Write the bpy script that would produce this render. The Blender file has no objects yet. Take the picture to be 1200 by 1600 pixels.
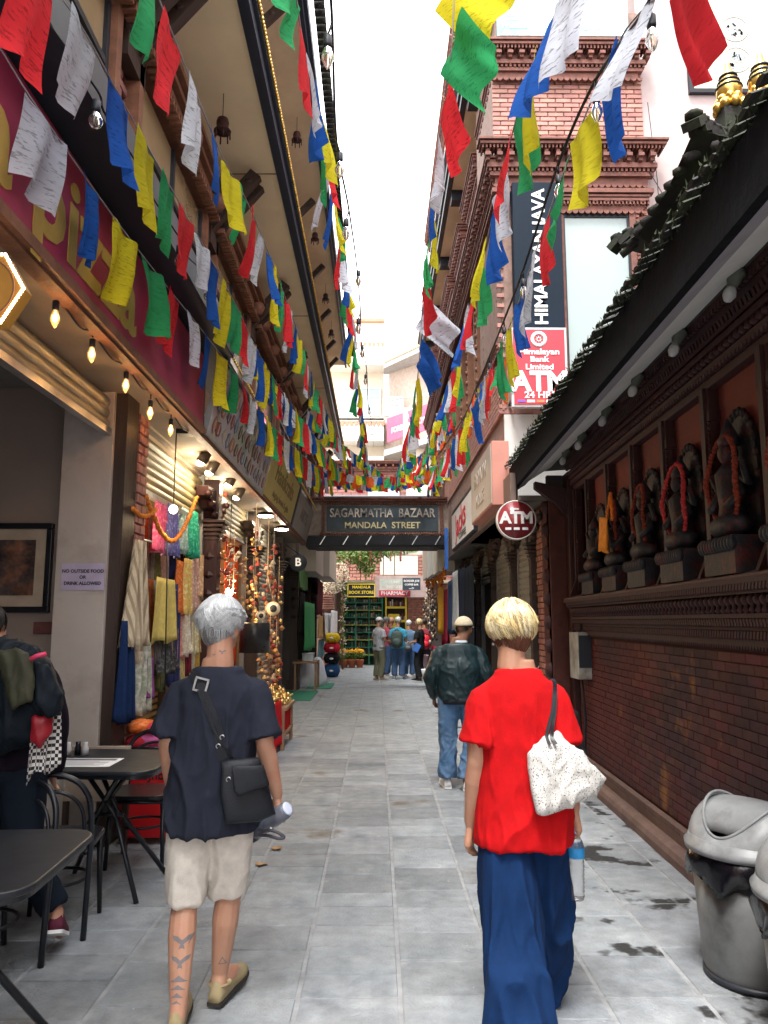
import bpy, math, random
from math import sin, cos, pi, radians, atan, atan2, sqrt
from mathutils import Vector, Matrix, noise
random.seed(7)
S = bpy.context.scene
COL = S.collection
# ---------- camera, world, sun, exposure ----------
F, PIT, YAW, CH = 1200.0, atan(170/1200), atan(10/1188), 1.6
cam = bpy.data.objects.new('camera', bpy.data.cameras.new('camera')); COL.objects.link(cam)
cam.location = (0, 0, CH); cam.rotation_euler = (pi/2+PIT, 0, -YAW)
cam.data.sensor_fit = 'VERTICAL'; cam.data.sensor_height = 36; cam.data.lens = 27
cam.data.clip_start = .05; cam.data.clip_end = 500
S.camera = cam
W = bpy.data.worlds.new('World'); S.world = W; W.use_nodes = True
wn = W.node_tree; wn.nodes.clear()
wo = wn.nodes.new('ShaderNodeOutputWorld'); wb = wn.nodes.new('ShaderNodeBackground')
sky = wn.nodes.new('ShaderNodeTexSky'); sky.sky_type = 'NISHITA'; sky.sun_disc = False
SUN_EL, SUN_AZ = radians(66), radians(200)       # azimuth clockwise from +Y
sky.sun_elevation = SUN_EL; sky.sun_rotation = SUN_AZ; sky.dust_density = 5; sky.air_density = 1.2
hs = wn.nodes.new('ShaderNodeHueSaturation'); hs.inputs['Saturation'].default_value = .22
mx = wn.nodes.new('ShaderNodeMix'); mx.data_type = 'RGBA'; mx.inputs[0].default_value = .75
mx.inputs[7].default_value = (12.5, 12.6, 12.8, 1)                      # thin bright cloud layer
wn.links.new(sky.outputs[0], hs.inputs['Color']); wn.links.new(hs.outputs[0], mx.inputs[6])
wn.links.new(mx.outputs[2], wb.inputs[0]); wb.inputs[1].default_value = .12
wn.links.new(wb.outputs[0], wo.inputs[0])
sl = bpy.data.lights.new('sun', 'SUN'); sl.energy = 1.5; sl.angle = radians(14); sl.color = (1, .97, .93)
sun = bpy.data.objects.new('sun', sl); COL.objects.link(sun)
sd = Vector((sin(SUN_AZ)*cos(SUN_EL), cos(SUN_AZ)*cos(SUN_EL), sin(SUN_EL)))
sun.rotation_euler = sd.to_track_quat('Z', 'Y').to_euler()
S.view_settings.view_transform = 'Standard'; S.view_settings.look = 'None'
S.view_settings.exposure = 2.0; S.view_settings.gamma = 1; S.view_settings.use_curve_mapping = False
S.render.engine = 'CYCLES'
S.cycles.max_bounces = 7; S.cycles.diffuse_bounces = 4; S.cycles.transparent_max_bounces = 12
S.cycles.use_denoising = True; S.cycles.sample_clamp_indirect = 6

# ---------- where a point of the photograph stands ----------
def ray(u, v):
    xc, yc = u-600, 800-v
    Y = F*cos(PIT)-yc*sin(PIT); Z = F*sin(PIT)+yc*cos(PIT)
    return Vector((xc*cos(YAW)+Y*sin(YAW), -xc*sin(YAW)+Y*cos(YAW), Z))
O = Vector((0, 0, CH))
def aty(u, v, y): r = ray(u, v); return O+r*(y/r.y)
def atx(u, v, x): r = ray(u, v); return O+r*(x/r.x)
def atz(u, v, z): r = ray(u, v); return O+r*((z-CH)/r.z)
def proj(p):
    d = Vector(p)-O
    x = d.x*cos(YAW)-d.y*sin(YAW); y = d.x*sin(YAW)+d.y*cos(YAW)
    zz = y*cos(PIT)+d.z*sin(PIT); up = -y*sin(PIT)+d.z*cos(PIT)
    if zz <= .05: return (-9999, -9999, zz)
    return (600+F*x/zz, 800-F*up/zz, zz)
def inview(p, m=60):
    u, v, d = proj(p); return d > .05 and -m < u < 1200+m and -m < v < 1600+m

# ---------- materials ----------
MATS = {}
def mat(name, col=(.5, .5, .5), rough=.7, var=.15, scale=6, bump=0, bscale=30, metal=0, orand=0, huer=0, spec=.3,
        col2=None, c2scale=3, c2amt=.5, trans=0, transl=0, emit=None, estr=0, stretch=(1, 1, 1), stain=None, wave=None, alpha=None, coat=0, sheen=0):
    if name in MATS: return MATS[name]
    m = bpy.data.materials.new(name); m.use_nodes = True; nt = m.node_tree; N = nt.nodes; L = nt.links
    b = N['Principled BSDF']; out = N['Material Output']
    tc = N.new('ShaderNodeNewGeometry'); mp = N.new('ShaderNodeMapping'); mp.inputs['Scale'].default_value = stretch
    L.new(tc.outputs['Position'], mp.inputs[0])
    def nz(sc, det=5, rgh=.6):
        n = N.new('ShaderNodeTexNoise'); n.inputs['Scale'].default_value = sc; n.inputs['Detail'].default_value = det
        n.inputs['Roughness'].default_value = rgh; L.new(mp.outputs[0], n.inputs['Vector']); return n
    def mixc(fac, a, bb, mode='MIX'):
        x = N.new('ShaderNodeMix'); x.data_type = 'RGBA'; x.blend_type = mode
        for s, val in ((0, fac), (6, a), (7, bb)):
            if hasattr(val, 'is_output'): L.new(val, x.inputs[s])
            elif s == 0: x.inputs[0].default_value = val
            else: x.inputs[s].default_value = (*val[:3], 1)
        return x.outputs[2]
    def ramp(src, a, c):
        r = N.new('ShaderNodeMapRange'); r.inputs[1].default_value = a; r.inputs[2].default_value = c; L.new(src, r.inputs[0]); return r.outputs[0]
    c = mixc(0, col, col)
    if col2:
        c = mixc(ramp(nz(c2scale, 6, .65).outputs[0], .62-.25*c2amt, .72-.1*c2amt), col, col2)
    if var:
        n = nz(scale); v = N.new('ShaderNodeMapRange'); v.inputs[1].default_value = .3; v.inputs[2].default_value = .7
        v.inputs[3].default_value = 1-var; v.inputs[4].default_value = 1+var; L.new(n.outputs[0], v.inputs[0])
        h = N.new('ShaderNodeHueSaturation'); L.new(c, h.inputs['Color']); L.new(v.outputs[0], h.inputs['Value']); c = h.outputs[0]
        rr = N.new('ShaderNodeMapRange'); rr.inputs[3].default_value = max(.03, rough-.12); rr.inputs[4].default_value = min(1, rough+.12)
        L.new(n.outputs[0], rr.inputs[0]); L.new(rr.outputs[0], b.inputs['Roughness'])
    else: b.inputs['Roughness'].default_value = rough
    if orand or huer:
        oi = N.new('ShaderNodeObjectInfo'); h = N.new('ShaderNodeHueSaturation'); L.new(c, h.inputs['Color'])
        v = N.new('ShaderNodeMapRange'); v.inputs[3].default_value = 1-orand; v.inputs[4].default_value = 1+orand
        L.new(oi.outputs['Random'], v.inputs[0]); L.new(v.outputs[0], h.inputs['Value'])
        if huer:
            w_ = N.new('ShaderNodeMath'); w_.operation = 'FRACT'; k = N.new('ShaderNodeMath'); k.operation = 'MULTIPLY'; k.inputs[1].default_value = 7.31
            L.new(oi.outputs['Random'], k.inputs[0]); L.new(k.outputs[0], w_.inputs[0])
            v2 = N.new('ShaderNodeMapRange'); v2.inputs[3].default_value = .5-huer; v2.inputs[4].default_value = .5+huer
            L.new(w_.outputs[0], v2.inputs[0]); L.new(v2.outputs[0], h.inputs['Hue'])
        c = h.outputs[0]
    if stain:                                           # list of (colour, scale, lo, hi, xmin, xmax)
        for (sc_, ss, lo, hi, xa, xb) in stain:
            s = ramp(nz(ss, 4, .55).outputs[0], lo, hi)
            if xa is not None:
                sp = N.new('ShaderNodeSeparateXYZ'); L.new(tc.outputs['Position'], sp.inputs[0])
                g = ramp(sp.outputs[0], xa, xb); mu = N.new('ShaderNodeMath'); mu.operation = 'MULTIPLY'; L.new(s, mu.inputs[0]); L.new(g, mu.inputs[1]); s = mu.outputs[0]
            c = mixc(s, c, sc_)
    if wave:                                            # (colour, scale, axis, width)
        w_ = N.new('ShaderNodeTexWave'); w_.inputs['Scale'].default_value = wave[1]; w_.bands_direction = wave[2]; w_.inputs['Distortion'].default_value = wave[3] if len(wave) > 3 else 0
        w_.inputs['Detail'].default_value = 3; L.new(tc.outputs['Position'], w_.inputs['Vector']); c = mixc(ramp(w_.outputs[1], .5, .75), c, wave[0])
    L.new(c, b.inputs['Base Color'])
    b.inputs['Metallic'].default_value = metal; b.inputs['Specular IOR Level'].default_value = spec
    b.inputs['Coat Weight'].default_value = coat; b.inputs['Sheen Weight'].default_value = sheen
    if trans: b.inputs['Transmission Weight'].default_value = trans; b.inputs['IOR'].default_value = 1.33
    if alpha is not None: b.inputs['Alpha'].default_value = alpha
    if emit: b.inputs['Emission Color'].default_value = (*emit, 1); b.inputs['Emission Strength'].default_value = estr
    if bump:
        n = nz(bscale, 6, .6); bp = N.new('ShaderNodeBump'); bp.inputs['Strength'].default_value = bump; bp.inputs['Distance'].default_value = .01
        L.new(n.outputs[0], bp.inputs['Height']); L.new(bp.outputs[0], b.inputs['Normal'])
    if transl:
        t = N.new('ShaderNodeBsdfTranslucent'); L.new(c, t.inputs[0]); ms = N.new('ShaderNodeMixShader'); ms.inputs[0].default_value = transl
        L.new(b.outputs[0], ms.inputs[1]); L.new(t.outputs[0], ms.inputs[2]); L.new(ms.outputs[0], out.inputs[0])
    MATS[name] = m; return m
def lamp(loc, power, col=(1, .78, .5), r=.03, parent=None):
    l = bpy.data.lights.new('lamp_light', 'POINT'); l.energy = power; l.color = col; l.shadow_soft_size = r
    o = bpy.data.objects.new('lamp_light', l); COL.objects.link(o); o.location = loc
    if parent: o.parent = parent; o.matrix_parent_inverse = pinv(parent)
    return o

# ---------- object tree ----------
LOC = set()                                          # things whose parts are laid out in the thing's own frame
def pinv(p):
    if p is None or p.type != 'EMPTY' or p.name in LOC: return Matrix()
    return (Matrix.Translation(p.location) @ p.rotation_euler.to_matrix().to_4x4()).inverted()
def tag(o, label=None, cat=None, group=None, kind=None):
    if label: o['label'] = label
    if cat: o['category'] = cat
    if group: o['group'] = group
    if kind: o['kind'] = kind
    return o
def thing(name, label, cat, loc=(0, 0, 0), group=None):
    o = bpy.data.objects.new(name, None); COL.objects.link(o); o.location = loc; o.empty_display_size = .1
    return tag(o, label, cat, group)
def link(name, me, parent=None, M=None):
    o = bpy.data.objects.new(name, me); COL.objects.link(o)
    if parent: o.parent = parent; o.matrix_parent_inverse = pinv(parent)
    if M is not None: o.matrix_basis = M
    return o
def copy_tree(o, parent=None):
    c = o.copy(); COL.objects.link(c)
    if parent: c.parent = parent
    for ch in list(o.children): copy_tree(ch, c)
    return c

class MB:
    def __init__(s): s.v = []; s.f = []; s.m = []; s.sm = []
    def add(s, vs, fs, mi=0, smooth=False):
        n = len(s.v); s.v += [tuple(p) for p in vs]; s.f += [tuple(i+n for i in f) for f in fs]; s.m += [mi]*len(fs); s.sm += [smooth]*len(fs); return s
    def box(s, x0, x1, y0, y1, z0, z1, mi=0):
        x0, x1 = min(x0, x1), max(x0, x1); y0, y1 = min(y0, y1), max(y0, y1); z0, z1 = min(z0, z1), max(z0, z1)
        return s.add([(x0, y0, z0), (x1, y0, z0), (x1, y1, z0), (x0, y1, z0), (x0, y0, z1), (x1, y0, z1), (x1, y1, z1), (x0, y1, z1)],
                     [(0, 3, 2, 1), (4, 5, 6, 7), (0, 1, 5, 4), (1, 2, 6, 5), (2, 3, 7, 6), (3, 0, 4, 7)], mi)
    def obox(s, c, sx, sy, sz, R=None, mi=0):
        R = R or Matrix.Identity(3); c = Vector(c)
        vs = [c+R @ Vector((a*sx/2, b*sy/2, d*sz/2)) for d in (-1, 1) for (a, b) in ((-1, -1), (1, -1), (1, 1), (-1, 1))]
        return s.add(vs, [(0, 3, 2, 1), (4, 5, 6, 7), (0, 1, 5, 4), (1, 2, 6, 5), (2, 3, 7, 6), (3, 0, 4, 7)], mi)
    def beam(s, a, b, w, h, mi=0, roll=0):
        a, b = Vector(a), Vector(b); d = b-a; R = d.to_track_quat('Y', 'Z').to_matrix() @ Matrix.Rotation(roll, 3, 'Y')
        return s.obox((a+b)/2, w, d.length, h, R, mi)
    def prism(s, poly, axis, a, b, mi=0, smooth=False):
        n = len(poly)
        def P(p, t): return {'x': (t, p[0], p[1]), 'y': (p[0], t, p[1]), 'z': (p[0], p[1], t)}[axis]
        vs = [P(p, a) for p in poly]+[P(p, b) for p in poly]
        s.add(vs, [tuple(range(n))[::-1], tuple(range(n, 2*n))], mi)
        k = len(s.v)-2*n
        s.f += [(k+i, k+(i+1) % n, k+n+(i+1) % n, k+n+i) for i in range(n)]; s.m += [mi]*n; s.sm += [smooth]*n
        return s
    def rings(s, R, mi=0, cap=True, smooth=True):
        n = len(R[0]); vs = [p for r in R for p in r]; fs = []
        for k in range(len(R)-1):
            for i in range(n): fs.append((k*n+i, k*n+(i+1) % n, (k+1)*n+(i+1) % n, (k+1)*n+i))
        if cap: fs += [tuple(range(n))[::-1], tuple((len(R)-1)*n+i for i in range(n))]
        return s.add(vs, fs, mi, smooth)
    def tube(s, pts, r, n=8, mi=0, cap=True, ry=None):
        pts = [Vector(p) for p in pts]; k = len(pts); R = []
        up = Vector((0, 0, 1)); prev = None
        for i, p in enumerate(pts):
            t = (pts[min(i+1, k-1)]-pts[max(i-1, 0)]).normalized()
            if prev is None:
                a = t.cross(up if abs(t.z) < .9 else Vector((0, 1, 0))).normalized()
            else:
                a = (prev-t*prev.dot(t)); a = a.normalized() if a.length > 1e-6 else t.orthogonal().normalized()
            prev = a; b = t.cross(a); rr = r[i] if isinstance(r, (list, tuple)) else r; rb = (ry[i] if isinstance(ry, (list, tuple)) else ry) if ry else rr
            R.append([p+a*(rr*cos(2*pi*j/n))+b*(rb*sin(2*pi*j/n)) for j in range(n)])
        return s.rings(R, mi, cap)
    def lathe(s, prof, c=(0, 0, 0), n=16, mi=0, cap=True, R=None, smooth=True):
        c = Vector(c); R = R or Matrix.Identity(3)
        return s.rings([[c+R @ Vector((max(r, 1e-4)*cos(2*pi*j/n), max(r, 1e-4)*sin(2*pi*j/n), z)) for j in range(n)] for r, z in prof], mi, cap, smooth)
    def ball(s, c, r, nu=12, nv=8, mi=0, R=None):
        rx, ry, rz = r if isinstance(r, (list, tuple)) else (r, r, r); c = Vector(c); R = R or Matrix.Identity(3)
        return s.rings([[c+R @ Vector((rx*sin(t)*cos(2*pi*j/nu), ry*sin(t)*sin(2*pi*j/nu), -rz*cos(t))) for j in range(nu)] for t in [max(.02, min(pi-.02, pi*k/nv)) for k in range(nv+1)]], mi)
    def mesh(s, name, mats):
        me = bpy.data.meshes.new(name); me.from_pydata(s.v, [], s.f)
        for m in (mats if isinstance(mats, (list, tuple)) else [mats]): me.materials.append(m)
        me.polygons.foreach_set('material_index', s.m); me.polygons.foreach_set('use_smooth', s.sm); me.update(); return me
    def build(s, name, mats, parent=None, bevel=0, kind=None, label=None, cat=None, group=None, seg=2):
        o = link(name, s.mesh(name, mats), parent)
        if bevel:
            b = o.modifiers.new('b', 'BEVEL'); b.width = bevel; b.segments = seg; b.limit_method = 'ANGLE'; b.angle_limit = radians(40)
        return tag(o, label, cat, group, kind)
def struct(o): o['kind'] = 'structure'; return o

def piece_mesh(name, m, ch=.12, var=0, seed=0, md=.3):
    """a unit piece, x and z across, front towards -y, arrised at the front"""
    rd = random.Random(seed); j = lambda: rd.uniform(-var, var)
    B = [(-.5, .5, -.5), (.5, .5, -.5), (.5, .5, .5), (-.5, .5, .5)]
    Mi = [(x, -.5+md, z) for x, z in ((-.5, -.5), (.5, -.5), (.5, .5), (-.5, .5))]
    Fr = [(x*(1-min(.08, ch*.6)-abs(j())*.6), -.5, z*(1-ch-abs(j()))) for x, z in ((-.5, -.5), (.5, -.5), (.5, .5), (-.5, .5))]
    mb = MB(); mb.add(B+Mi+Fr, [(8, 9, 10, 11)]+[(i, (i+1) % 4, 4+(i+1) % 4, 4+i)[::-1] for i in range(4)]+[(4+i, 4+(i+1) % 4, 8+(i+1) % 4, 8+i)[::-1] for i in range(4)]+[(0, 1, 2, 3)])
    return mb.mesh(name, m)
def pieces(parent, name, items, meshes, limit=290, rest=None, drop=True):
    """items: matrices. The ones that show largest become parts, the rest one joined part."""
    it = []
    PW = (Matrix.Translation(parent.location) @ parent.rotation_euler.to_matrix().to_4x4()) if parent.name in LOC else Matrix()
    for M in items:
        u, v, d = proj((PW @ M).translation)
        vis = -70 < u < 1270 and -70 < v < 1670 and d > .1
        if drop and not vis: continue
        it.append(((0 if vis else 1), d, M))
    it.sort(key=lambda t: (t[0], t[1])); n = 0; bv = []; bf = []; k = 0
    for i, (a, d, M) in enumerate(it):
        me = meshes[(i*7+int(d*13)) % len(meshes)]
        if i < limit and not a: link(name, me, parent, M)
        else:
            bv += [tuple(M @ w.co) for w in me.vertices]; bf += [tuple(q+k for q in f.vertices) for f in me.polygons]; k = len(bv)
    if bv:
        me = bpy.data.meshes.new(rest or name+'s'); me.from_pydata(bv, [], bf); me.materials.append(meshes[0].materials[0])
        o = link(rest or name+'s', me, parent); o['kind'] = 'stuff'
def brickwall(parent, org, U, w, h, N, bw=.2, bh=.06, gap=.01, depth=.03, meshes=None, limit=0, hole=None, rest='brickwork'):
    """bricks on the plane org + u*U + z, facing N"""
    U = Vector(U).normalized(); N = Vector(N).normalized(); org = Vector(org); out = []
    rd = random.Random(int(w*100+h*10)); r = 0; z = 0
    while z+bh <= h+.001:
        x = -(bw+gap)/2*(r % 2)
        while x < w:
            a, b = max(x, 0), min(x+bw, w)
            if b-a > .03 and not (hole and hole((a+b)/2, z+bh/2)):
                c = org+U*((a+b)/2)+Vector((0, 0, z+bh/2))+N*(rd.uniform(-.1, .1)*depth*.8-depth*.25)
                M = Matrix.Identity(4)
                for i in range(3): M[i][0] = U[i]*(b-a); M[i][1] = -N[i]*depth; M[i][2] = (0, 0, bh)[i]; M[i][3] = c[i]
                out.append(M)
            x += bw+gap
        z += bh+gap; r += 1
    pieces(parent, 'brick', out, meshes, limit, rest)
def text(s, size, loc, R, m, parent, ext=.004, off=0, sx=1, align='CENTER', name='lettering', fit=None):
    c = bpy.data.curves.new('t', 'FONT'); c.body = s; c.size = size; c.align_x = align; c.align_y = 'CENTER'; c.extrude = ext; c.offset = off; c.resolution_u = 3
    t = bpy.data.objects.new('t', c); COL.objects.link(t)
    me = bpy.data.meshes.new_from_object(t.evaluated_get(bpy.context.evaluated_depsgraph_get())); bpy.data.objects.remove(t)
    me.materials.clear(); me.materials.append(m)
    if fit: w = max(v.co.x for v in me.vertices)-min(v.co.x for v in me.vertices); sx = fit/w
    return link(name, me, parent, Matrix.Translation(loc) @ R.to_4x4() @ Matrix.Diagonal((sx, 1, 1, 1)))
R_CAM = Matrix(((1, 0, 0), (0, 0, -1), (0, 1, 0)))           # upright, facing -y
R_PX = Matrix(((0, 0, 1), (1, 0, 0), (0, 1, 0)))             # upright, facing +x, reads towards +y
R_NX = Matrix(((0, 0, -1), (-1, 0, 0), (0, 1, 0)))           # upright, facing -x, reads towards -y
def wavy(a, b, h, n=14, rows=8, amp=.03, freq=5, flare=1.0, seed=0, taper=1.0, thick=.004):
    """a hung cloth from a to b (top edge) of height h, with folds that deepen downwards"""
    rd = random.Random(seed); a, b = Vector(a), Vector(b); d = b-a; L_ = d.length; nn = Vector((-d.y, d.x, 0)).normalized(); mb = MB(); vs = []
    ph, p2 = rd.uniform(0, 6), rd.uniform(0, 6); c = (a+b)/2
    for k in range(rows+1):
        t = k/rows; w = taper+(flare-taper)*t
        for i in range(n+1):
            s_ = i/n
            p = c+(a+d*s_-c)*w; amp_ = amp*(.35+.65*t)
            off = amp_*(sin(freq*2*pi*s_+ph+.5*sin(3*t+p2))+.4*sin(freq*3.7*pi*s_+p2+t*2))
            vs.append(p+nn*off+Vector((0, 0, -h*t+(.02*sin(s_*9+ph) if k == rows else 0))))
    fs = [(k*(n+1)+i, k*(n+1)+i+1, (k+1)*(n+1)+i+1, (k+1)*(n+1)+i) for k in range(rows) for i in range(n)]
    m = len(vs); vs2 = [v+nn*thick for v in vs]; edge = []
    border = [i for i in range(n+1)]+[k*(n+1)+n for k in range(1, rows+1)]+[rows*(n+1)+i for i in range(n-1, -1, -1)]+[k*(n+1) for k in range(rows-1, 0, -1)]
    for q in range(len(border)): p_, r_ = border[q], border[(q+1) % len(border)]; edge.append((p_, m+p_, m+r_, r_))
    mb.add(vs+vs2, fs+[tuple(m+i for i in f[::-1]) for f in fs]+edge, 0, True); return mb
def smooth_path(P, n=10):
    P = [Vector(p) for p in P]; out = []
    for i in range(len(P)-1):
        p0, p1, p2, p3 = P[max(i-1, 0)], P[i], P[i+1], P[min(i+2, len(P)-1)]
        for k in range(n): t = k/n; out.append(.5*((2*p1)+(p2-p0)*t+(2*p0-5*p1+4*p2-p3)*t*t+(3*p1-p0-3*p2+p3)*t*t*t))
    return out+[P[-1]]
# ================= materials of the place =================
GROUT = mat('grout', (.255, .262, .268), .9, .25, 9, .4)
STONE = mat('paving_stone', (.195, .212, .228), .6, .22, 9, .9, 60, orand=.22, huer=.012, col2=(.255, .268, .278), c2scale=2.2, c2amt=.9,
            stain=[((.03, .03, .03), 2.3, .565, .60, .85, 1.2), ((.12, .10, .075), 1.1, .63, .70, None, None), ((.36, .37, .37), 30, .71, .74, None, None), ((.28, .29, .30), 4, .60, .72, None, None), ((.13, .15, .17), 2.6, .60, .75, None, None)])
BRICK = mat('fired_brick', (.34, .145, .105), .8, .25, 8, .4, 60, orand=.28, huer=.012, col2=(.22, .10, .085), c2scale=5, c2amt=.8)
BRICKP = mat('rose_brick', (.40, .20, .165), .8, .2, 7, .3, 60, orand=.16, huer=.01, col2=(.34, .18, .155), c2scale=4, c2amt=.6)
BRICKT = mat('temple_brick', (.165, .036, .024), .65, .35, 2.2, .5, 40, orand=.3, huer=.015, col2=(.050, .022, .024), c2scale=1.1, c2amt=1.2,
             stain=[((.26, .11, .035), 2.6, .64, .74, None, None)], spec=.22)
MORTAR = mat('mortar', (.26, .17, .14), .9, .25, 10, .3)
MORTARD = mat('dark_mortar', (.075, .024, .018), .85, .3, 8, .3)
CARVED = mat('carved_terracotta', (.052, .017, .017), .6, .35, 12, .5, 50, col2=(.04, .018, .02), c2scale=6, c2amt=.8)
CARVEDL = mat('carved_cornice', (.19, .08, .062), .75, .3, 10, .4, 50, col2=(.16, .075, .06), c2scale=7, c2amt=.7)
TIMBER = mat('dark_timber', (.045, .028, .022), .55, .3, 6, .5, 30, stretch=(1, 1, .2))
TIMBERR = mat('red_timber', (.038, .012, .011), .5, .3, 6, .5, 30, stretch=(1, 1, .2))
TIMBERB = mat('brown_timber', (.19, .085, .05), .6, .3, 8, .5, 40)
BLACKP = mat('black_paint', (.022, .025, .032), .45, .2, 5)
CREAM = mat('cream_plaster', (.95, .80, .53), .85, .07, 1.3, .15, 15, col2=(.86, .70, .45), c2scale=.9, c2amt=.4)
WHITEP = mat('white_plaster', (.62, .61, .58), .85, .12, 2, .2, 20)
PINKP = mat('pale_pink_plaster', (.50, .41, .40), .85, .08, 1.2, .2, 14, col2=(.42, .34, .33), c2scale=1, c2amt=.5)
OFFW = mat('soffit_paint', (.86, .86, .82), .7, .1, 2, .2, 10)
GREYW = mat('grey_wall', (.26, .24, .23), .8, .12, 1.5, .1, 20)
PILLARW = mat('worn_pillar_paint', (.42, .37, .33), .7, .1, 1.4, .15, 15, col2=(.32, .27, .24), c2scale=2, c2amt=.6)
SHUT = mat('shutter_metal', (.33, .31, .26), .42, .2, 4, .1, 30, metal=.55, orand=.06)
GLASSD = mat('window_glass', (.10, .13, .14), .08, 0, spec=1.0, coat=.6)
GLASSP = mat('pale_window_film', (.30, .37, .36), .15, .05, 1, spec=.5, coat=.2)
GLASSW = mat('reflection_tinted_glass', (.40, .30, .17), .1, .2, .8, spec=1, coat=.6)  # yellow reflection in the panes is put into their base colour
STEEL = mat('steel', (.45, .46, .47), .35, .2, 9, metal=.8)
CABLE = mat('black_cable', (.015, .017, .022), .5, 0)
GOLD = mat('gilded_metal', (.72, .47, .12), .3, .25, 20, metal=.9)
BRASS = mat('brass', (.62, .43, .16), .32, .3, 14, metal=.85, orand=.25)
TILE = mat('roof_tile', (.032, .03, .03), .8, .35, 9, .6, 40, orand=.3, col2=(.035, .045, .02), c2scale=7, c2amt=.7)
MOSS = mat('moss', (.022, .03, .012), .95, .5, 30)
WHITE = mat('white_paint', (.78, .78, .77), .5, .05, 4)
BM = [piece_mesh('brick_shape', BRICK, .1, .05, i) for i in range(4)]
BMP = [piece_mesh('rose_brick_shape', BRICKP, .1, .04, i) for i in range(4)]
BMT = [piece_mesh('temple_brick_shape', BRICKT, .05, .05, i, .12) for i in range(5)]

# ================= ground =================
g = MB(); g.box(-60, 60, -20, 140, -.3, -.007); struct(g.build('ground', GROUT))
pv = struct(thing('pavement', 'grey stone paving laid down the lane', None)); del pv['label']
slabs = [piece_mesh('paving_shape', STONE, .03, .014, i, .09) for i in range(6)]
xs = [-3.8, -3.3, -2.9, -2.48, -2.05, -1.62, -1.19, -.77, -.34, .10, .53, .97, 1.4, 1.83, 2.3, 2.8]
items = []
for i in range(len(xs)-1):
    y = 1.6+random.random()*.3
    while y < 31:
        L_ = random.choice((.22, .27, .3, .34, .42)); a, b = xs[i]+.009, xs[i+1]-.009
        if .97 <= xs[i] < 2.3: L_ = random.choice((.42, .5, .6))
        z = random.uniform(-.005, 0)
        R = Matrix.Rotation(random.uniform(-.009, .009), 3, 'X') @ Matrix.Rotation(random.uniform(-.006, .006), 3, 'Y') @ Matrix.Rotation(random.uniform(-.004, .004), 3, 'Z')
        M = Matrix.Identity(4)
        cols = (R @ Vector((b-a, 0, 0)), R @ Vector((0, 0, -.06)), R @ Vector((0, L_-.009, 0)))
        for r in range(3):
            for c in range(3): M[r][c] = cols[c][r]
            M[r][3] = ((a+b)/2, y+L_/2, z-.03)[r]
        items.append(M); y += L_
pieces(pv, 'paving_stone', items, slabs, 290, 'far_paving')
# scraps on the stones
SCR = mat('dry_leaf', (.33, .2, .09), .8, .3, 30)
for i, (u, v) in enumerate(((432, 1326), (408, 1350))):
    p = atz(u, v, .006); m = MB(); n = 7
    pts = [(p.x+.05*cos(2*pi*k/n)*random.uniform(.5, 1.2), p.y+.04*sin(2*pi*k/n)*random.uniform(.5, 1.2), .004+random.uniform(0, .018)) for k in range(n)]
    m.add(pts+[(p.x, p.y, .012)]+[(a, b, c-.003) for a, b, c in pts], [(k, (k+1) % n, n) for k in range(n)]+[tuple(range(n+1, 2*n+1))[::-1]])
    m.build('leaf_litter', SCR, None, cat='dry leaf', label=('curled brown dry leaf on the paving just right of the grey-haired walker', 'broken brown leaf scrap lying beside the cream shorts', 'flattened pale leaf scrap on the paving between the two walkers', 'dark leaf scrap on the stones behind the woman in red')[i])

# ================= small temple on the right =================
TA = atan(.033)
tp = thing('temple_building', 'long brick temple wall with statue niches, carved bands and low tiled eave', 'temple', (1.95, 0, 0))
tp.rotation_euler = (0, 0, -TA); LOC.add(tp.name)
m = MB(); m.box(.006, .5, 1.0, 8.62, 0, 1.5); m.box(.095, .6, 1.0, 8.04, 1.5, 3.5); m.box(.23, .6, 8.04, 8.62, 1.5, 3.5); m.build('mortar_core', MORTARD, tp)
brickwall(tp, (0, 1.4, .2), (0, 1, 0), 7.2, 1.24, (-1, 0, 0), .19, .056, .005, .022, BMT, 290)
m = MB()
m.prism([(-.18, 0), (-.18, .05), (-.165, .085), (-.13, .105), (-.09, .10), (-.06, .08), (-.06, 0)], 'y', 1.2, 8.6); m.box(-.06, .02, 1.2, 8.6, 0, .14)
for i in range(int(7.2/.034)): y = 1.3+i*.034; m.obox((-.035, y, .165), .05, .024, .045, Matrix.Rotation(.5, 3, 'X'))
m.build('plinth_moulding', mat('worn_kerb', (.15, .095, .08), .8, .3, 6, .4, 30, col2=(.13, .08, .06), c2amt=.8), tp, kind='stuff')
m = MB()                                            # carved bands under the niches
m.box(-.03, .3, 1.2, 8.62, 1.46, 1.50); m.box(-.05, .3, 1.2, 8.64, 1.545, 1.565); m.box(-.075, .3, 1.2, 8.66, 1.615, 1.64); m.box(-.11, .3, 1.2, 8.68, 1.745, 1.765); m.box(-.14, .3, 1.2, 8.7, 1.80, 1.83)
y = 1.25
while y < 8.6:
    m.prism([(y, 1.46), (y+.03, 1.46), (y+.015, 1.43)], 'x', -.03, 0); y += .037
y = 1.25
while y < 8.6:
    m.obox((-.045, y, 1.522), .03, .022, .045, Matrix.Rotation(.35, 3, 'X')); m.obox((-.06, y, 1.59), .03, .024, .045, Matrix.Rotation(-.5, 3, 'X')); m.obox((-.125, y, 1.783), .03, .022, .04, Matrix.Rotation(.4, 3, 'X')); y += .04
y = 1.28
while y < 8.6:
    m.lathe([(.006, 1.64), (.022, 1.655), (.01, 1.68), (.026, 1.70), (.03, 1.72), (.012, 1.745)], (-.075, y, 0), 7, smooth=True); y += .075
m.build('carved_band', CARVED, tp, kind='stuff')
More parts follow.
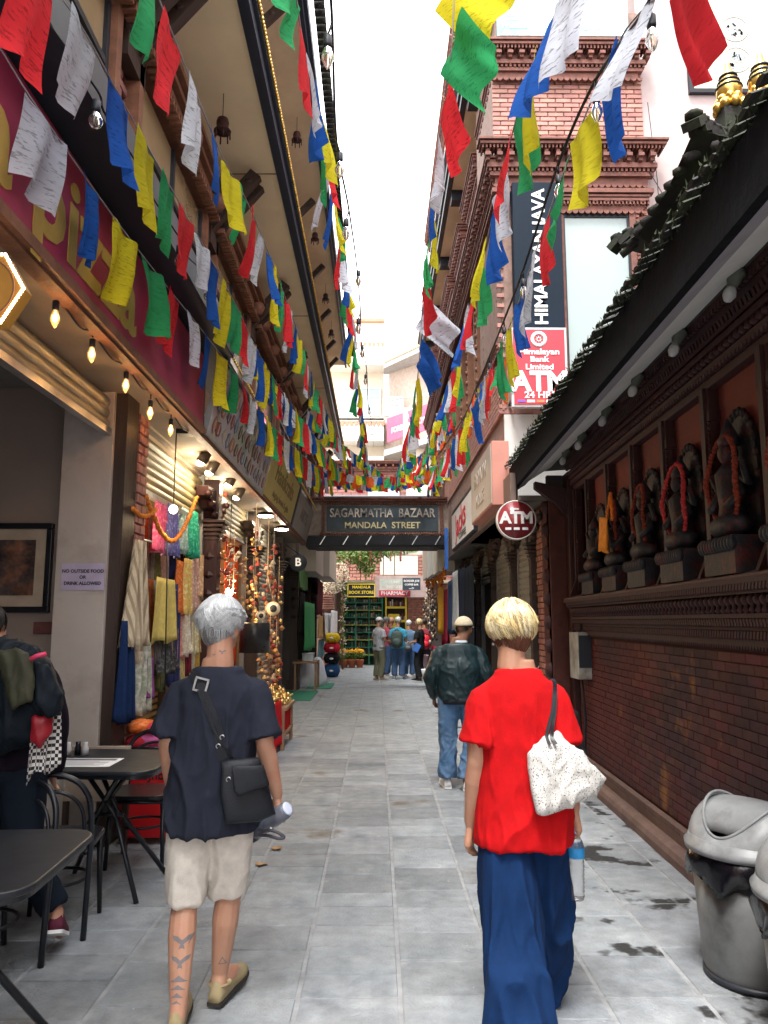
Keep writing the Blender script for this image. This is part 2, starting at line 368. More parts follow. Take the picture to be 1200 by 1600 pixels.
m = MB(); m.prism([(-.14, 1.83), (-.14, 1.845), (.065, 1.90), (.09, 1.90), (.09, 1.8), (.0, 1.8)], 'y', 1.2, 8.68); m.build('niche_sill', mat('sill_stone', (.13, .08, .065), .75, .3, 5, .5, 30, col2=(.12, .08, .07), c2amt=.8), tp, .006)
NB = mat('niche_paint', (.17, .032, .02), .7, .25, 3, .3, 25, col2=(.12, .035, .03), c2scale=2.5, c2amt=.8)
m = MB(); m.box(.07, .09, 1.2, 8.0, 1.95, 3.1); m.build('niche_back', NB, tp)
posts = [1.6, 2.4, 3.2, 4.0, 4.8, 5.6, 6.4, 7.2, 8.0, 8.58]
for y in posts:                                     # niche posts with stepped outlines and curved feet
    m = MB(); m.box(0, .07, y-.06, y+.06, 1.93, 3.08); m.box(-.02, .0, y-.03, y+.03, 2.0, 3.08); m.box(-.005, .07, y-.075, y+.075, 2.86, 2.93)
    m.prism([(-.02, 2.05), (-.10, 1.86), (-.06, 1.84), (.02, 1.88), (.02, 2.05)], 'y', y-.022, y+.022)
    for k in range(26): m.ball((.0, y-.055, 2.0+k*.034), (.012, .01, .014), 6, 4)
    m.build('niche_post', TIMBERR, tp)
m = MB()                                            # lattice in the last bay
m.box(.2, .22, 8.05, 8.53, 1.93, 3.08, 0)
for k in range(12): m.beam((.18, 8.05, 1.95+k*.095), (.18, 8.53, 2.05+k*.095), .02, .02)
for k in range(9): m.beam((.165, 8.08+k*.055, 1.95), (.165, 8.08+k*.055, 3.08), .012, .02)
m.build('lattice', TIMBER, tp)
m = MB()                                            # layered carved beam
for i, (dx, z0, z1) in enumerate(((0, 3.07, 3.13), (-.03, 3.15, 3.19), (-.055, 3.25, 3.29), (-.08, 3.36, 3.41), (-.10, 3.44, 3.5))): m.box(dx, .4, 1.2, 8.66+i*.02, z0, z1)
y = 1.3
while y < 8.6:
    m.obox((-.02, y, 3.14), .03, .026, .03, Matrix.Rotation(.5, 3, 'X')); m.obox((-.075, y, 3.325), .03, .026, .06, Matrix.Rotation(-.5, 3, 'X')); m.obox((-.095, y, 3.425), .02, .03, .03); y += .05
y = 1.3
while y < 8.6:
    m.lathe([(.004, 3.19), (.028, 3.205), (.022, 3.23), (.008, 3.25)], (-.04, y, 0), 6); y += .07
m.build('carved_beam', CARVED, tp, kind='stuff')
m = MB(); m.prism([(-.10, 3.49), (-.40, 3.30), (-.40, 3.32), (-.10, 3.51)], 'y', 1.0, 9.3); m.build('soffit_board', OFFW, tp)
m = MB(); m.prism([(-.40, 3.296), (-.55, 3.205), (-.55, 3.235), (-.40, 3.326)], 'y', 1.0, 9.55); m.build('eave_board', mat('eave_grey', (.40, .39, .42), .8, .15, 4), tp)
m = MB(); m.prism([(-.552, 3.19), (-.60, 3.19), (-.60, 3.50), (-.552, 3.50)], 'y', 1.0, 9.6); m.build('fascia', mat('fascia_black', (.010, .011, .014), .9, .3, 6, .6, 25, spec=.1), tp)
m = MB(); m.prism([(-.60, 3.50), (1.6, 4.45), (1.6, 3.6), (-.5, 3.45)], 'y', 1.0, 9.55); m.build('roof_bed', mat('roof_bed', (.05, .045, .04), .9), tp)
tm = []
for s_ in range(3):
    mb = MB(); mb.prism([(-.043, 0), (-.03, .013), (0, .018), (.03, .013), (.043, 0), (0, -.005)], 'y', 0, .22); tm.append(mb.mesh('roof_tile_shape', TILE))
items = []
for r in range(5):
    for i in range(int(8.4/.092)):
        rd = random.uniform
        R = (Matrix.Rotation(-pi/2+rd(-.06, .06), 3, 'Z') @ Matrix.Rotation(.40+rd(-.06, .1), 3, 'X'))
        M = Matrix.Translation((-.66+r*.2+rd(-.02, .02), 1.1+i*.092+rd(-.008, .008), 3.50+r*.086+rd(-.004, .012))) @ R.to_4x4(); items.append(M)
pieces(tp, 'roof_tile', items, tm, 70, 'upper_roof_tiles')
m = MB()
for i in range(1500):
    y = random.uniform(1.0, 9.6); x = -.64+random.uniform(-.03, .06); z = 3.50+random.uniform(-.03, .05); h = random.uniform(.01, .045)
    a = random.uniform(0, 6.3); m.add([(x, y, z), (x+.012*cos(a), y+.012*sin(a), z), (x+random.uniform(-.02, .02), y+random.uniform(-.02, .02), z+h)], [(0, 1, 2)])
m.build('eave_moss', MOSS, tp, kind='stuff')
m = MB()                                            # end bracket in the dark corner of the eave
m.prism([(0, 3.1), (-.42, 3.2), (-.42, 3.12), (-.2, 2.95), (0, 2.7)], 'y', 8.72, 8.84); m.box(-.06, .2, 8.66, 8.9, 0, 3.3); m.build('corner_post', TIMBERR, tp, .008)
# hip roofs with gilded finials rising over the eave
for i, (cx, cy, cz, sc) in enumerate(((2.42, 4.55, 4.12, 1.0), (2.93, 5.45, 4.33, .85))):
    t = thing('pavilion_roof', ('upturned grey tiled hip roof with two gilded finials above the temple eave', 'lower upturned tiled hip roof behind the gilded one, single finial')[i], 'roof', (cx, cy, 3.6))
    m = MB(); H = .68*sc; R_ = []
    for k, (f, z) in enumerate(((1.0, .02), (.86, .10), (.6, .26), (.3, .42), (.05, .5))):
        ring = []
        for q in range(16):
            a = 2*pi*q/16+pi/4; s_ = 1/max(abs(cos(a)), abs(sin(a))); corner = (s_-1)/.414
            ring.append((cx+f*H*cos(a)*s_, cy+f*H*sin(a)*s_, cz+z*sc+(.14*corner*f**3)*sc))
        R_.append(ring)
    m.rings(R_, smooth=False); m.build('roof_slab', TILE, t)
    m = MB(); m.box(cx-H*.5, cx+H*.5, cy-H*.5, cy+H*.5, 3.6, cz+.04); m.build('wall', TIMBER, t)
    for q in range(4):                              # ridges as stacked tiles
        a = pi/4+q*pi/2; m = MB()
        for k in range(9):
            f = .25+.75*k/8; z = .5-.48*f+.14*f**3
            m.obox((cx+f*H*1.414*cos(a), cy+f*H*1.414*sin(a), cz+(z+.03)*sc), .13, .10, .05, Matrix.Rotation(a, 3, 'Z') @ Matrix.Rotation(-.25+.9*f*f, 3, 'Y'))
            m.ball((cx+f*H*1.414*cos(a), cy+f*H*1.414*sin(a), cz+(z+.075)*sc), (.055, .055, .03), 8, 5)
        m.build('ridge', TILE, t)
    for k in range(9):
        for sd_, nm in ((-1, 0), (1, 1)):
            yy = cy+(-.85+1.7*k/8)*H; m = MB()
            m.tube([(cx-H*1.02, yy, cz+.05), (cx-H*.7, cy+(yy-cy)*.8, cz+.19*sc), (cx-H*.3, cy+(yy-cy)*.35, cz+.44*sc)], .028, 6) if sd_ < 0 else m.tube([(cx+(yy-cy), cy-H*1.02, cz+.05), (cx+(yy-cy)*.8, cy-H*.7, cz+.19*sc), (cx+(yy-cy)*.35, cy-H*.3, cz+.44*sc)], .028, 6)
            m.build('roof_tile', TILE, t)
    for j, (fx, fy) in enumerate(((cx-H*.45, cy-H*.5), (cx-H*.22, cy-H*.62)) if i == 0 else ((cx-H*.7, cy-.1),)):
        f = thing('finial', ('gilded finial with black rings, taller one on the temple corner roof', 'gilded finial beside the taller one near the brick corner', 'small gilded finial half hidden behind the mossy eave')[i*2+j], 'finial', (fx, fy, cz), 'gilded finials on the temple roof')
        z0 = cz+.50*sc if i == 0 else cz+.3
        q = .95 if i == 0 else .7
        m = MB(); m.box(fx-.07*q, fx+.07*q, fy-.07*q, fy+.07*q, cz, z0); m.build('base', TILE, f)
        m = MB()
        for a in range(8): m.ball((fx+.075*q*cos(a*pi/4), fy+.075*q*sin(a*pi/4), z0+.03), .036*q, 8, 6); m.ball((fx+.06*q*cos(a*pi/4+.4), fy+.06*q*sin(a*pi/4+.4), z0+.075), .03*q, 8, 6)
        m.lathe([(.05*q, z0+.07), (.075*q, z0+.10*q), (.078*q, z0+.15*q), (.06*q, z0+.2*q), (.04*q, z0+.26*q), (.02*q, z0+.3*q), (.018*q, z0+.33*q), (.001, z0+.37*q)], (fx, fy, 0), 14); m.build('spire', GOLD, f)
        m = MB()
        for zz, rr in ((.16, .08), (.2, .066), (.24, .054)): m.lathe([(rr*q, z0+zz*q-.007), (rr*q+.004, z0+zz*q), (rr*q, z0+zz*q+.007)], (fx, fy, 0), 14)
        m.build('rings', BLACKP, f)
# lamps under the eave
BULB = mat('frosted_bulb', (.62, .62, .60), .15, 0, transl=.3)
NECK = mat('lamp_grey', (.11, .12, .10), .6, .2, 20)
l0 = None
for i, y in enumerate((3.05, 3.9, 4.76, 5.66, 6.56, 7.5, 8.25)):
    lab = ('partly hidden eave lamp nearest the camera', 'largest visible eave lamp, over the first statue niche', 'eave lamp second along the temple soffit', 'eave lamp third along, over the third niche', 'eave lamp fourth along the pale soffit', 'eave lamp fifth along, near the lattice bay', 'smallest farthest eave lamp by the dark corner post')[i]
    p = tp.matrix_basis @ Vector((-.16, y, 3.42))
    if l0 is None:
        l0 = thing('eave_lamp', lab, 'lamp', (0, 0, 0), 'lamps under the temple eave')
        m = MB(); m.lathe([(.05, .05), (.05, .03), (.03, -.03), (.026, -.05)], (0, 0, 0), 12); m.tube([(.05, 0, .05), (.0, 0, .02)], .012, 6); m.build('socket', NECK, l0)
        m = MB(); m.lathe([(.02, -.045), (.034, -.075), (.036, -.10), (.02, -.13), (.002, -.137)], (0, 0, 0), 12); m.build('bulb', BULB, l0)
        t = l0
    else: t = copy_tree(l0)
    t.location = p; t['label'] = lab; t.rotation_euler = (0, .35, 0)
# statues and garlands
STAT = mat('dark_stone_statue', (.017, .018, .022), .5, .4, 14, .6, 40, col2=(.09, .02, .014), c2scale=9, c2amt=.5)
MARI = mat('marigold_orange', (.72, .20, .02), .8, .35, 60)
MARID = mat('dull_garland', (.19, .03, .014), .8, .4, 60)
def garland(pts, r, name='garland', m_=MARI, label='', group=None, n=None):
    mb = MB(); rd = random.Random(len(pts))
    L_ = [Vector(p) for p in pts]
    for i in range(len(L_)-1):
        a, b = L_[i], L_[i+1]; k = max(1, int((b-a).length/(r*1.1)))
        for j in range(k):
            p = a.lerp(b, j/k); mb.ball(p+Vector([rd.uniform(-.2, .2)*r for _ in range(3)]), r*rd.uniform(.85, 1.15), 7, 5)
    return mb.build(name, m_, None, label=label, cat='garland', group=group)
def tpw(x, y, z): return tp.matrix_basis @ Vector((x, y, z))
tp.matrix_basis = Matrix.Translation(tp.location) @ Matrix.Rotation(-TA, 4, 'Z')
for i, y in enumerate((2.8, 3.6, 4.4, 5.2, 6.0, 6.8, 7.6)):
    H = (.72, .74, .78, .72, .70, .66, .62)[i]; c = tpw(-.02, y, 1.95)
    st = thing('statue', ('dark seated stone statue in the niche closest to the camera', 'dark stone statue in the niche behind the first post', 'black stone statue wearing a long rust garland, largest in view', 'stone statue with red upper body in the second visible niche', 'slim black statue with flat arched top in the third visible niche', 'small statue draped with a bright orange cloth', 'low dark statue beside the lattice bay')[i], 'statue', c)
    m = MB(); m.prism([(c.x-.11, c.y-.2), (c.x+.085, c.y-.2), (c.x+.085, c.y+.2), (c.x-.11, c.y+.2)], 'z', 1.86, 2.0)
    for k in range(11): m.ball((c.x-.12, c.y-.19+.038*k, 2.03), (.03, .02, .045), 7, 5)
    m.box(c.x-.11, c.x+.085, c.y-.19, c.y+.19, 2.0, 2.075); m.build('pedestal', STAT, st)
    m = MB(); b = 2.07
    m.ball((c.x-.03, c.y, b+.07), (.10, .19, .08), 14, 8); m.tube([(c.x, c.y, b+.05), (c.x-.01, c.y, b+.17*H/.7), (c.x, c.y, b+.34*H/.7), (c.x, c.y, b+.40*H/.7)], [.10, .075, .10, .05], 12)
    m.ball((c.x-.02, c.y, b+.45*H/.7), (.06, .055, .07), 12, 8)
    m.lathe([(.06, b+.49*H/.7), (.065, b+.52*H/.7), (.035, b+.58*H/.7), (.005, b+.64*H/.7)], (c.x-.01, c.y, 0), 10)
    for s_ in (-1, 1):
        m.tube([(c.x, c.y+s_*.09, b+.34), (c.x-.03, c.y+s_*.15, b+.24), (c.x-.10, c.y+s_*.10, b+.17)], [.035, .03, .022], 8)
        m.tube([(c.x, c.y+s_*.09, b+.35), (c.x, c.y+s_*.19, b+.30), (c.x-.04, c.y+s_*.2, b+.42)], [.03, .024, .02], 8)
    m.build('figure', STAT, st)
    m = MB(); k = 13; ar = [(c.y+.2*cos(pi*q/k), b+.35+.36*H/.7*max(0, sin(pi*q/k))**.8) for q in range(k+1)]
    m.prism([(c.y+.2, b)]+ar+[(c.y-.2, b)], 'x', c.x+.05, c.x+.085)
    for q in range(k+1): m.ball((c.x+.05, ar[q][0], ar[q][1]), (.02, .025, .03), 6, 5)
    m.build('halo', STAT, st)
    if i in (0, 1, 2, 3, 4, 5):
        def gp(w, lo, hi): return [(c.x-.08+.04*abs(cos(a)), c.y+w*sin(a), hi-(hi-lo)*(1-cos(a))/2) for a in [2*pi*q/22 for q in range(23)]]
        garland(gp(.19 if i < 4 else .13, b+(.06 if i < 4 else .1), b+.60), .017, m_=MARID if i != 3 else mat('red_garland', (.40, .03, .03), .7, .3, 40),
                label=('rust garland on the statue closest to the camera', 'rust flower garland on the statue by the second post', 'long rust flower garland looped round the largest statue', 'red garland hung on the second visible niche statue', 'thin dull garland on the flat-topped statue', 'thin orange garland hanging below the small saffron-draped statue')[i], group='garlands on the temple statues')
    if i == 5:
        m = wavy((c.x-.14, c.y-.16, b+.42), (c.x-.14, c.y+.08, b+.46), .30, 10, 8, .02, 2, seed=4); m.build('cloth', mat('saffron_cloth', (.78, .28, .03), .7, .2, 20), None, label='saffron cloth draped over the small statue in the fourth niche', cat='cloth')
        garland([(c.x-.08, c.y-.09, b+.42), (c.x-.06, c.y, b+.66), (c.x-.08, c.y+.09, b+.42)], .016, label='bright orange garland over the head of the draped statue')
# meter box at the end of the brick face
bx = thing('meter_box', 'grey metal meter box fixed at the far end of the temple wall', 'meter box', tpw(-.06, 8.2, .96)); M_ = mat('meter_grey', (.33, .33, .29), .5, .35, 8, .2, 20, col2=(.14, .09, .06), c2amt=.5)
c = tpw(-.07, 8.22, 1.24); m = MB(); m.box(c.x-.08, c.x+.08, c.y-.17, c.y+.17, 1.0, 1.48); m.build('case', M_, bx, .006)
m = MB(); m.box(c.x-.07, c.x+.07, c.y-.186, c.y-.172, 1.12, 1.45); m.build('door', BLACKP, bx); m = MB(); m.tube([(c.x, c.y, 1.0), (c.x+.02, c.y, .6), (c.x+.03, c.y+.1, .1)], .012, 6); m.tube([(c.x, c.y, 1.48), (c.x+.05, c.y, 1.9)], .012, 6); m.build('conduit', CABLE, bx)
# ================= helpers for shop rows =================
def slat_mesh(L_, m):
    mb = MB(); n = 5; pr = [(.018*sin(pi*k/n), -.04+.08*k/n) for k in range(n+1)]
    mb.prism([(-.004, -.04)]+pr+[(-.004, .04)], 'y', -L_/2, L_/2, 0, False); return mb.mesh('slat_shape', m)
def shutter(label, x, y0, y1, z0, z1, face, m=None, group='roller shutters along the lane', rails=True):
    t = thing('roller_shutter', label, 'roller shutter', (x, (y0+y1)/2, z0), group)
    me = slat_mesh(y1-y0-.06, m or SHUT); z = z0+.09; R = Matrix.Identity(4) if face > 0 else Matrix.Rotation(pi, 4, 'Z')
    while z < z1-.03: link('slat', me, t, Matrix.Translation((x, (y0+y1)/2, z)) @ R); z += .082
    q = MB(); q.box(x-.03, x+.03, y0, y1, z0, z0+.05); q.build('bottom_rail', STEEL, t)
    for yy in ((y0, y1) if rails else ()): q = MB(); q.box(x-.035, x+.035, yy-.03, yy+.03, 0, z1); q.build('guide_rail', mat('rail_grey', (.2, .2, .2), .5), t)
    return t
def post(parent, x, y, z1, w=.2, s=1, m=None, zb=0, capz=None):
    """carved post with a stepped foot and a bracket capital; s: towards the street"""
    m = m or TIMBER; q = MB(); h = w/2; capz = capz or z1-.75
    q.box(x-h*1.5, x+h*1.5, y-h*1.5, y+h*1.5, zb, zb+.22); q.box(x-h*1.25, x+h*1.25, y-h*1.25, y+h*1.25, zb+.22, zb+.34); q.box(x-h, x+h, y-h, y+h, zb+.34, z1)
    for k in range(4): q.lathe([(h*1.0, capz-.9+k*.22), (h*1.32, capz-.86+k*.22), (h*1.0, capz-.80+k*.22)], (x, y, 0), 8, smooth=False)
    for k in range(5): q.box(x-h*(1.1+.22*k), x+h*(1.1+.22*k), y-h*(1.1+.22*k), y+h*(1.1+.22*k), capz+.05*k, capz+.05*k+.035)
    for d in (-1, 1):                                # scrolled bracket arms along the lane
        pr = [(0, capz+.25), (.12, capz+.27), (.18, capz+.34), (.30, capz+.36), (.36, capz+.44), (.52, capz+.47), (.56, capz+.58), (0, capz+.6)]
        q.prism([(y+d*a, b) for a, b in pr], 'x', x-h*.7, x+h*.7)
        for k, (a, b) in enumerate(((.15, .30), (.33, .40), (.50, .50))): q.ball((x+s*h*.6, y+d*a, capz+b), (.05, .06, .045), 8, 6)
    q.build('post', m, parent, .006)
def scallops(q, ax, a, b, c, z, step=.09, h=.05, t=.02, s=-1):
    """row of hanging scallops, along x (at y=c) or along y (at x=c)"""
    p = a
    while p < b-step/2:
        pr = [(p, z), (p+step, z), (p+step*.85, z-h*.7), (p+step*.5, z-h), (p+step*.15, z-h*.7)]
        q.prism(pr, 'y' if ax == 'x' else 'x', c, c+s*t); p += step
def cornice(q, ax, a, b, c, z, H=.4, s=-1, step=.16, P=.22):
    """carved Newari cornice along x at y=c (or along y at x=c), s: outward side"""
    def B(p0, p1, o, z0, z1):
        lo, hi = sorted((c, c+s*o)); (q.box(p0, p1, lo, hi, z0, z1) if ax == 'x' else q.box(lo, hi, p0, p1, z0, z1))
    B(a-P, b+P, P, z-.03, z); B(a-P*.9, b+P*.9, P*.9, z-.08, z-.045); B(a-P*.5, b+P*.5, P*.5, z-H*.62, z-H*.5); B(a-P*.35, b+P*.35, P*.35, z-H*.8, z-H*.7); B(a-.02, b+.02, .04, z-H, z-.0)
    p = a-P*.8
    while p < b+P*.8:
        B(p, p+.022, P*.82, z-.13, z-.08); p += .05
    p = a-P*.6
    while p < b+P*.6:
        B(p, p+.05, P*.7, z-H*.5, z-.13); B(p-.012, p+.062, P*.86, z-H*.42, z-H*.34); p += step
    p = a-P*.4
    while p < b+P*.4:
        B(p, p+.03, P*.42, z-H*.7, z-H*.62); p += .06
    scallops(q, ax, a-.05, b+.05, c+s*.04, z-H, .085, .045, .03, s)

# ================= building beyond the temple, right =================
rb = thing('brick_building', 'rose brick corner building with carved cornices and cream soffit on the right', 'building', (2.6, 10, 0))
EY = 9.8
m = MB(); m.box(1.67, 6.0, EY+.04, 14, 3.0, 4.9); m.box(1.67, 3.7, EY+.04, 12, 4.9, 10.2); m.box(2.12, 4.5, 12, 24, 4.9, 12.4); m.box(1.67, 4.5, 14, 24, 3.3, 4.9); m.build('wall', MORTAR, rb)
m = MB(); m.box(3.7, 9, EY+.12, 12, 3, 15); m.build('pink_wall', PINKP, rb)
def endhole(x, z):
    zz = z+4.3; xx = x+1.6
    return (2.5 < xx < 3.45 and 4.5 < zz < 7.2) or 7.5 < zz < 8.05 or 9.1 < zz < 9.6 or (1.7 < xx < 2.4 and 4.35 < zz < 7.4) or zz > 9.6
brickwall(rb, (1.6, EY+.02, 4.3), (1, 0, 0), 2.1, 5.9, (0, -1, 0), .21, .058, .012, .03, BMP, 290, endhole)
brickwall(rb, (1.65, EY, 4.35), (0, 1, 0), 14.2, .66, (-1, 0, 0), .21, .058, .012, .03, BMP, 0, rest='street_brickwork')
m = MB(); cornice(m, 'x', 1.62, 3.62, EY, 9.6, .5, -1); cornice(m, 'x', 1.62, 3.68, EY, 8.08, .58, -1, P=.26); scallops(m, 'x', 1.6, 3.7, EY-.02, 8.2, .085, .04)
m.box(1.55, 3.75, EY-.12, EY, 7.36, 7.42)
m.build('end_cornice', CARVEDL, rb, kind='stuff')
m = MB(); cornice(m, 'x', 2.35, 3.6, EY, 7.34, .22, -1, P=.1); m.box(2.42, 2.52, EY-.05, EY+.02, 4.6, 7.12); m.box(3.42, 3.52, EY-.05, EY+.02, 4.6, 7.12)
for k in range(42): m.box(2.40, 2.44, EY-.08, EY-.05, 4.62+k*.06, 4.65+k*.06); m.box(3.50, 3.54, EY-.08, EY-.05, 4.62+k*.06, 4.65+k*.06)
wf = m.build('window', CARVEDL, rb)
m = MB(); m.box(2.52, 2.545, EY-.02, EY+.03, 4.6, 7.12); m.box(3.395, 3.42, EY-.02, EY+.03, 4.6, 7.12); m.box(2.545, 3.395, EY-.02, EY+.03, 7.05, 7.12); m.box(2.545, 3.395, EY-.02, EY+.03, 4.6, 4.66); m.build('frame', BLACKP, wf)
m = MB(); m.box(2.545, 3.395, EY+.0, EY+.015, 4.66, 7.05); m.build('pane', GLASSP, wf)
# the lane side: bays, cornices, soffit
m = MB(); m.box(1.50, 2.14, 9.85, 24.2, 10.3, 10.34); m.build('soffit', CREAM, rb)
m = MB(); m.box(1.40, 1.50, 9.8, 24.3, 10.26, 10.55); m.box(1.36, 1.40, 9.8, 24.3, 10.42, 10.62); m.build('fascia', BLACKP, rb)
m = MB(); m.box(1.30, 2.2, 9.8, 24.3, 10.62, 10.68); m.build('gutter', mat('gutter_grey', (.35, .35, .37), .6), rb)
for y in (11.7, 14.7, 17.6, 20.5, 23.2): m = MB(); m.box(1.50, 2.12, y-.13, y+.13, 10.08, 10.3); m.build('rafter', BLACKP, rb)
m = MB()
cornice(m, 'y', 9.9, 24, 1.66, 7.9, .5, -1, step=.2, P=.2); cornice(m, 'y', 10, 24, 1.70, 5.3, .3, -1, P=.12)
for k in range(6):
    y = 10.2+k*2.4; cornice(m, 'y', y, y+1.5, 1.86, 9.7, .55, -1, P=.24)
m.build('lane_cornice', CARVEDL, rb, kind='stuff')
m = MB(); m.box(1.66, 2.12, 9.86, 24, 7.9, 7.96); m.build('ledge', CARVEDL, rb)
for k in range(6):
    y = 10.3+k*2.4
    for (z0, z1, X) in ((5.35, 7.35, 1.82), (8.05, 9.15, 1.96)):
        m = MB(); m.box(X-.12, 2.14, y-.1, y, z0, z1); m.box(X-.12, 2.14, y+1.3, y+1.4, z0, z1); m.box(X-.12, X, y, y+1.3, z1-.12, z1); m.box(X-.16, X, y-.15, y+1.45, z0-.1, z0)
        m.box(X-.08, X-.02, y+.62, y+.68, z0, z1-.12)
        for j in range(10): m.ball((X-.13, y-.05, z0+.1+j*(z1-z0)/10), (.03, .04, .05), 6, 5); m.ball((X-.13, y+1.35, z0+.1+j*(z1-z0)/10), (.03, .04, .05), 6, 5)
        w = m.build('window', TIMBERB, rb); m = MB(); m.box(X-.01, X+.01, y, y+1.3, z0, z1-.12); m.build('pane', GLASSW, w)
    m = MB(); m.box(1.95, 2.12, y+1.45, y+2.15, 5.0, 9.6); m.build('pier', BRICKP, rb)
m = MB()
for k in range(200): m.box(1.60, 1.66, 18.6, 19.4, 4.4+k*.03, 4.415+k*.03) if k < 40 else None
m.build('ribbed_pilaster', CARVEDL, rb, kind='stuff')
# upper storey far behind the eave with plants
ub = thing('setback_storey', 'pinkish upper storey with carved cornices above the right eave', 'building', (2.6, 18, 10.7))
m = MB(); m.box(1.75, 3.5, 11, 24, 10.7, 16); m.build('wall', PINKP, ub); m = MB()
for z in (12.2, 14.2): cornice(m, 'y', 11.2, 24, 1.74, z, .5, -1, P=.2)
m.build('cornice', CARVEDL, ub, kind='stuff')
for k in range(4): m = MB(); m.box(1.70, 1.76, 12+k*3, 13.2+k*3, 12.4, 13.6); w = m.build('window', TIMBERB, ub); m = MB(); m.box(1.692, 1.70, 12.1+k*3, 13.1+k*3, 12.5, 13.5); m.build('pane', GLASSD, w)
# framed window with emblems, high on the pink wall
t = thing('window_poster', 'black framed pale window with two round emblems on the pink wall', 'window', (4.85, EY+.1, 8.7))
m = MB(); m.box(4.4, 5.9, EY+.05, EY+.12, 8.98, 9.04); m.box(4.4, 4.46, EY+.05, EY+.12, 9.04, 11.5); m.build('frame', BLACKP, t)
m = MB(); m.box(4.46, 5.9, EY+.07, EY+.12, 9.04, 11.5); m.build('pane', mat('yellowish_film', (.62, .58, .45), .3, .05, 2), t)
EM = mat('emblem_grey', (.36, .40, .42), .5)
for zc in (9.5, 9.98):
    m = MB(); m.lathe([(.20, 0), (.20, .004), (.185, .004), (.185, 0)], (5.1, EY+.068, zc), 24, R=R_CAM, cap=False)
    for k in range(14): m.obox((5.1+random.uniform(-.1, .1), EY+.066, zc+random.uniform(-.1, .1)), random.uniform(.03, .1), .004, random.uniform(.02, .05), Matrix.Rotation(random.uniform(0, 3), 3, 'Y'))
    m.build('emblem', EM, t)
# banner
t = thing('banner', 'faded teal yoga centre banner above the top brick cornice', 'banner', (2.65, EY-.12, 9.7))
m = MB(); m.box(1.66, 3.5, EY-.14, EY-.12, 9.68, 11.2, 0); m.build('sheet', mat('teal_print', (.16, .40, .42), .5, .25, 1.2, col2=(.38, .50, .40), c2scale=1.0, c2amt=.9), t)
LT = mat('pale_lettering', (.82, .84, .82), .6)
for s_, z_, a_, sz in (('Mandala Yoga & Nature Healing Center', 10.32, 2.56, .115), ('Services        Training', 10.18, 2.3, .09), ('Website: www.mandalayogathamel.com', 9.83, 2.6, .11)):
    text(s_, sz, (a_, EY-.145, z_), R_CAM, LT, t, .002)
for k in range(9): m = MB(); m.box(1.75+.9*(k % 2), 2.3+.9*(k % 2)+random.uniform(-.1, .2), EY-.144, EY-.14, 9.93+.028*k, 9.94+.028*k); m.build('small_print', LT, t)
m = MB()
for k in range(9): a = 1.7+k*.2; m.prism([(a, 9.685), (a+.2, 9.685), (a+.1, 9.685+random.uniform(.05, .1))], 'y', EY-.147, EY-.14)
m.build('mountain_print', mat('mountain_print', (.75, .78, .8), .6), t)
# vertical coffee sign
t = thing('vertical_sign', 'tall dark navy sign with white lettering running upwards', 'sign', (2.05, EY-.1, 5.35))
m = MB(); m.box(1.80, 2.45, EY-.22, EY-.06, 5.33, 7.44); m.build('panel', mat('navy_panel', (.010, .018, .030), .6, .1, 2, spec=.1), t, .008)
text('HIMALAYAN JAVA', .235, (2.15, EY-.225, 6.38), R_CAM @ Matrix.Rotation(pi/2, 3, 'Z'), WHITE, t, .004, .006)
# bank sign
t = thing('bank_sign', 'red and white bank ATM 24 hours sign on the brick corner', 'sign', (2.05, 9.5, 4.27))
RED = mat('sign_red', (.62, .05, .07), .4, .08, 2); m = MB(); m.box(1.70, 2.42, 9.42, 9.5, 4.28, 5.33); m.build('frame', mat('sign_rim', (.6, .6, .6), .4), t, .005)
m = MB(); m.box(1.73, 2.39, 9.41, 9.42, 4.31, 5.30); m.build('face', RED, t)
m = MB(); m.lathe([(.105, 0), (.105, .004), (.06, .004), (.06, 0)], (2.06, 9.408, 5.17), 28, R=R_CAM, cap=False)
for k in range(8): a = k*pi/4; m.prism([(2.06+.05*cos(a)+.0, 5.17+.05*sin(a)), (2.06+.018*cos(a+.4), 5.17+.018*sin(a+.4)), (2.06+.018*cos(a-.4), 5.17+.018*sin(a-.4))], 'y', 9.404, 9.409)
m.build('emblem', WHITE, t)
for s_, z_, sz in (('Himalayan', 5.0, .105), ('Bank', 4.9, .10), ('Limited', 4.8, .10)): text(s_, sz, (2.06, 9.405, z_), R_CAM, WHITE, t, .003, .003, 1.2)
text('ATM', .36, (2.06, 9.405, 4.60), R_CAM, WHITE, t, .003, .014, .95); text('24 HRS', .12, (2.06, 9.405, 4.43), R_CAM, WHITE, t, .003, .003, 1.1)
for k, c_ in enumerate(((.2, .1, .4), (.7, .7, .7), (.7, .2, .1), (.7, .7, .7), (.1, .1, .5))): m = MB(); m.box(1.77+k*.12, 1.87+k*.12, 9.404, 9.41, 4.335, 4.37); m.build('card_mark', mat('card_mark%d' % k, c_, .5), t)
m = MB(); m.box(1.72, 1.75, 9.5, EY+.02, 4.4, 4.43); m.box(2.36, 2.39, 9.5, EY+.02, 4.4, 4.43); m.box(1.72, 1.75, 9.5, EY+.02, 5.2, 5.23); m.box(2.36, 2.39, 9.5, EY+.02, 5.2, 5.23); m.build('mount', BLACKP, t)
# whitish patch of wall and cables
m = MB(); m.box(1.66, 3.6, EY-.02, EY+.03, 3.2, 4.28); m.build('plaster_patch', WHITEP, rb)
for i, (a, b) in enumerate(((aty(1012, 160, 9.7), aty(1035, 395, 9.7)), (aty(1010, 260, 9.7), aty(1050, 330, 9.7)), (aty(1050, 330, 9.7), aty(1020, 400, 9.7)))):
    m = MB(); m.tube([a, (a+b)/2+Vector((.03, 0, -.05)), b], .006, 5); m.build('wall_cable', CABLE, rb)
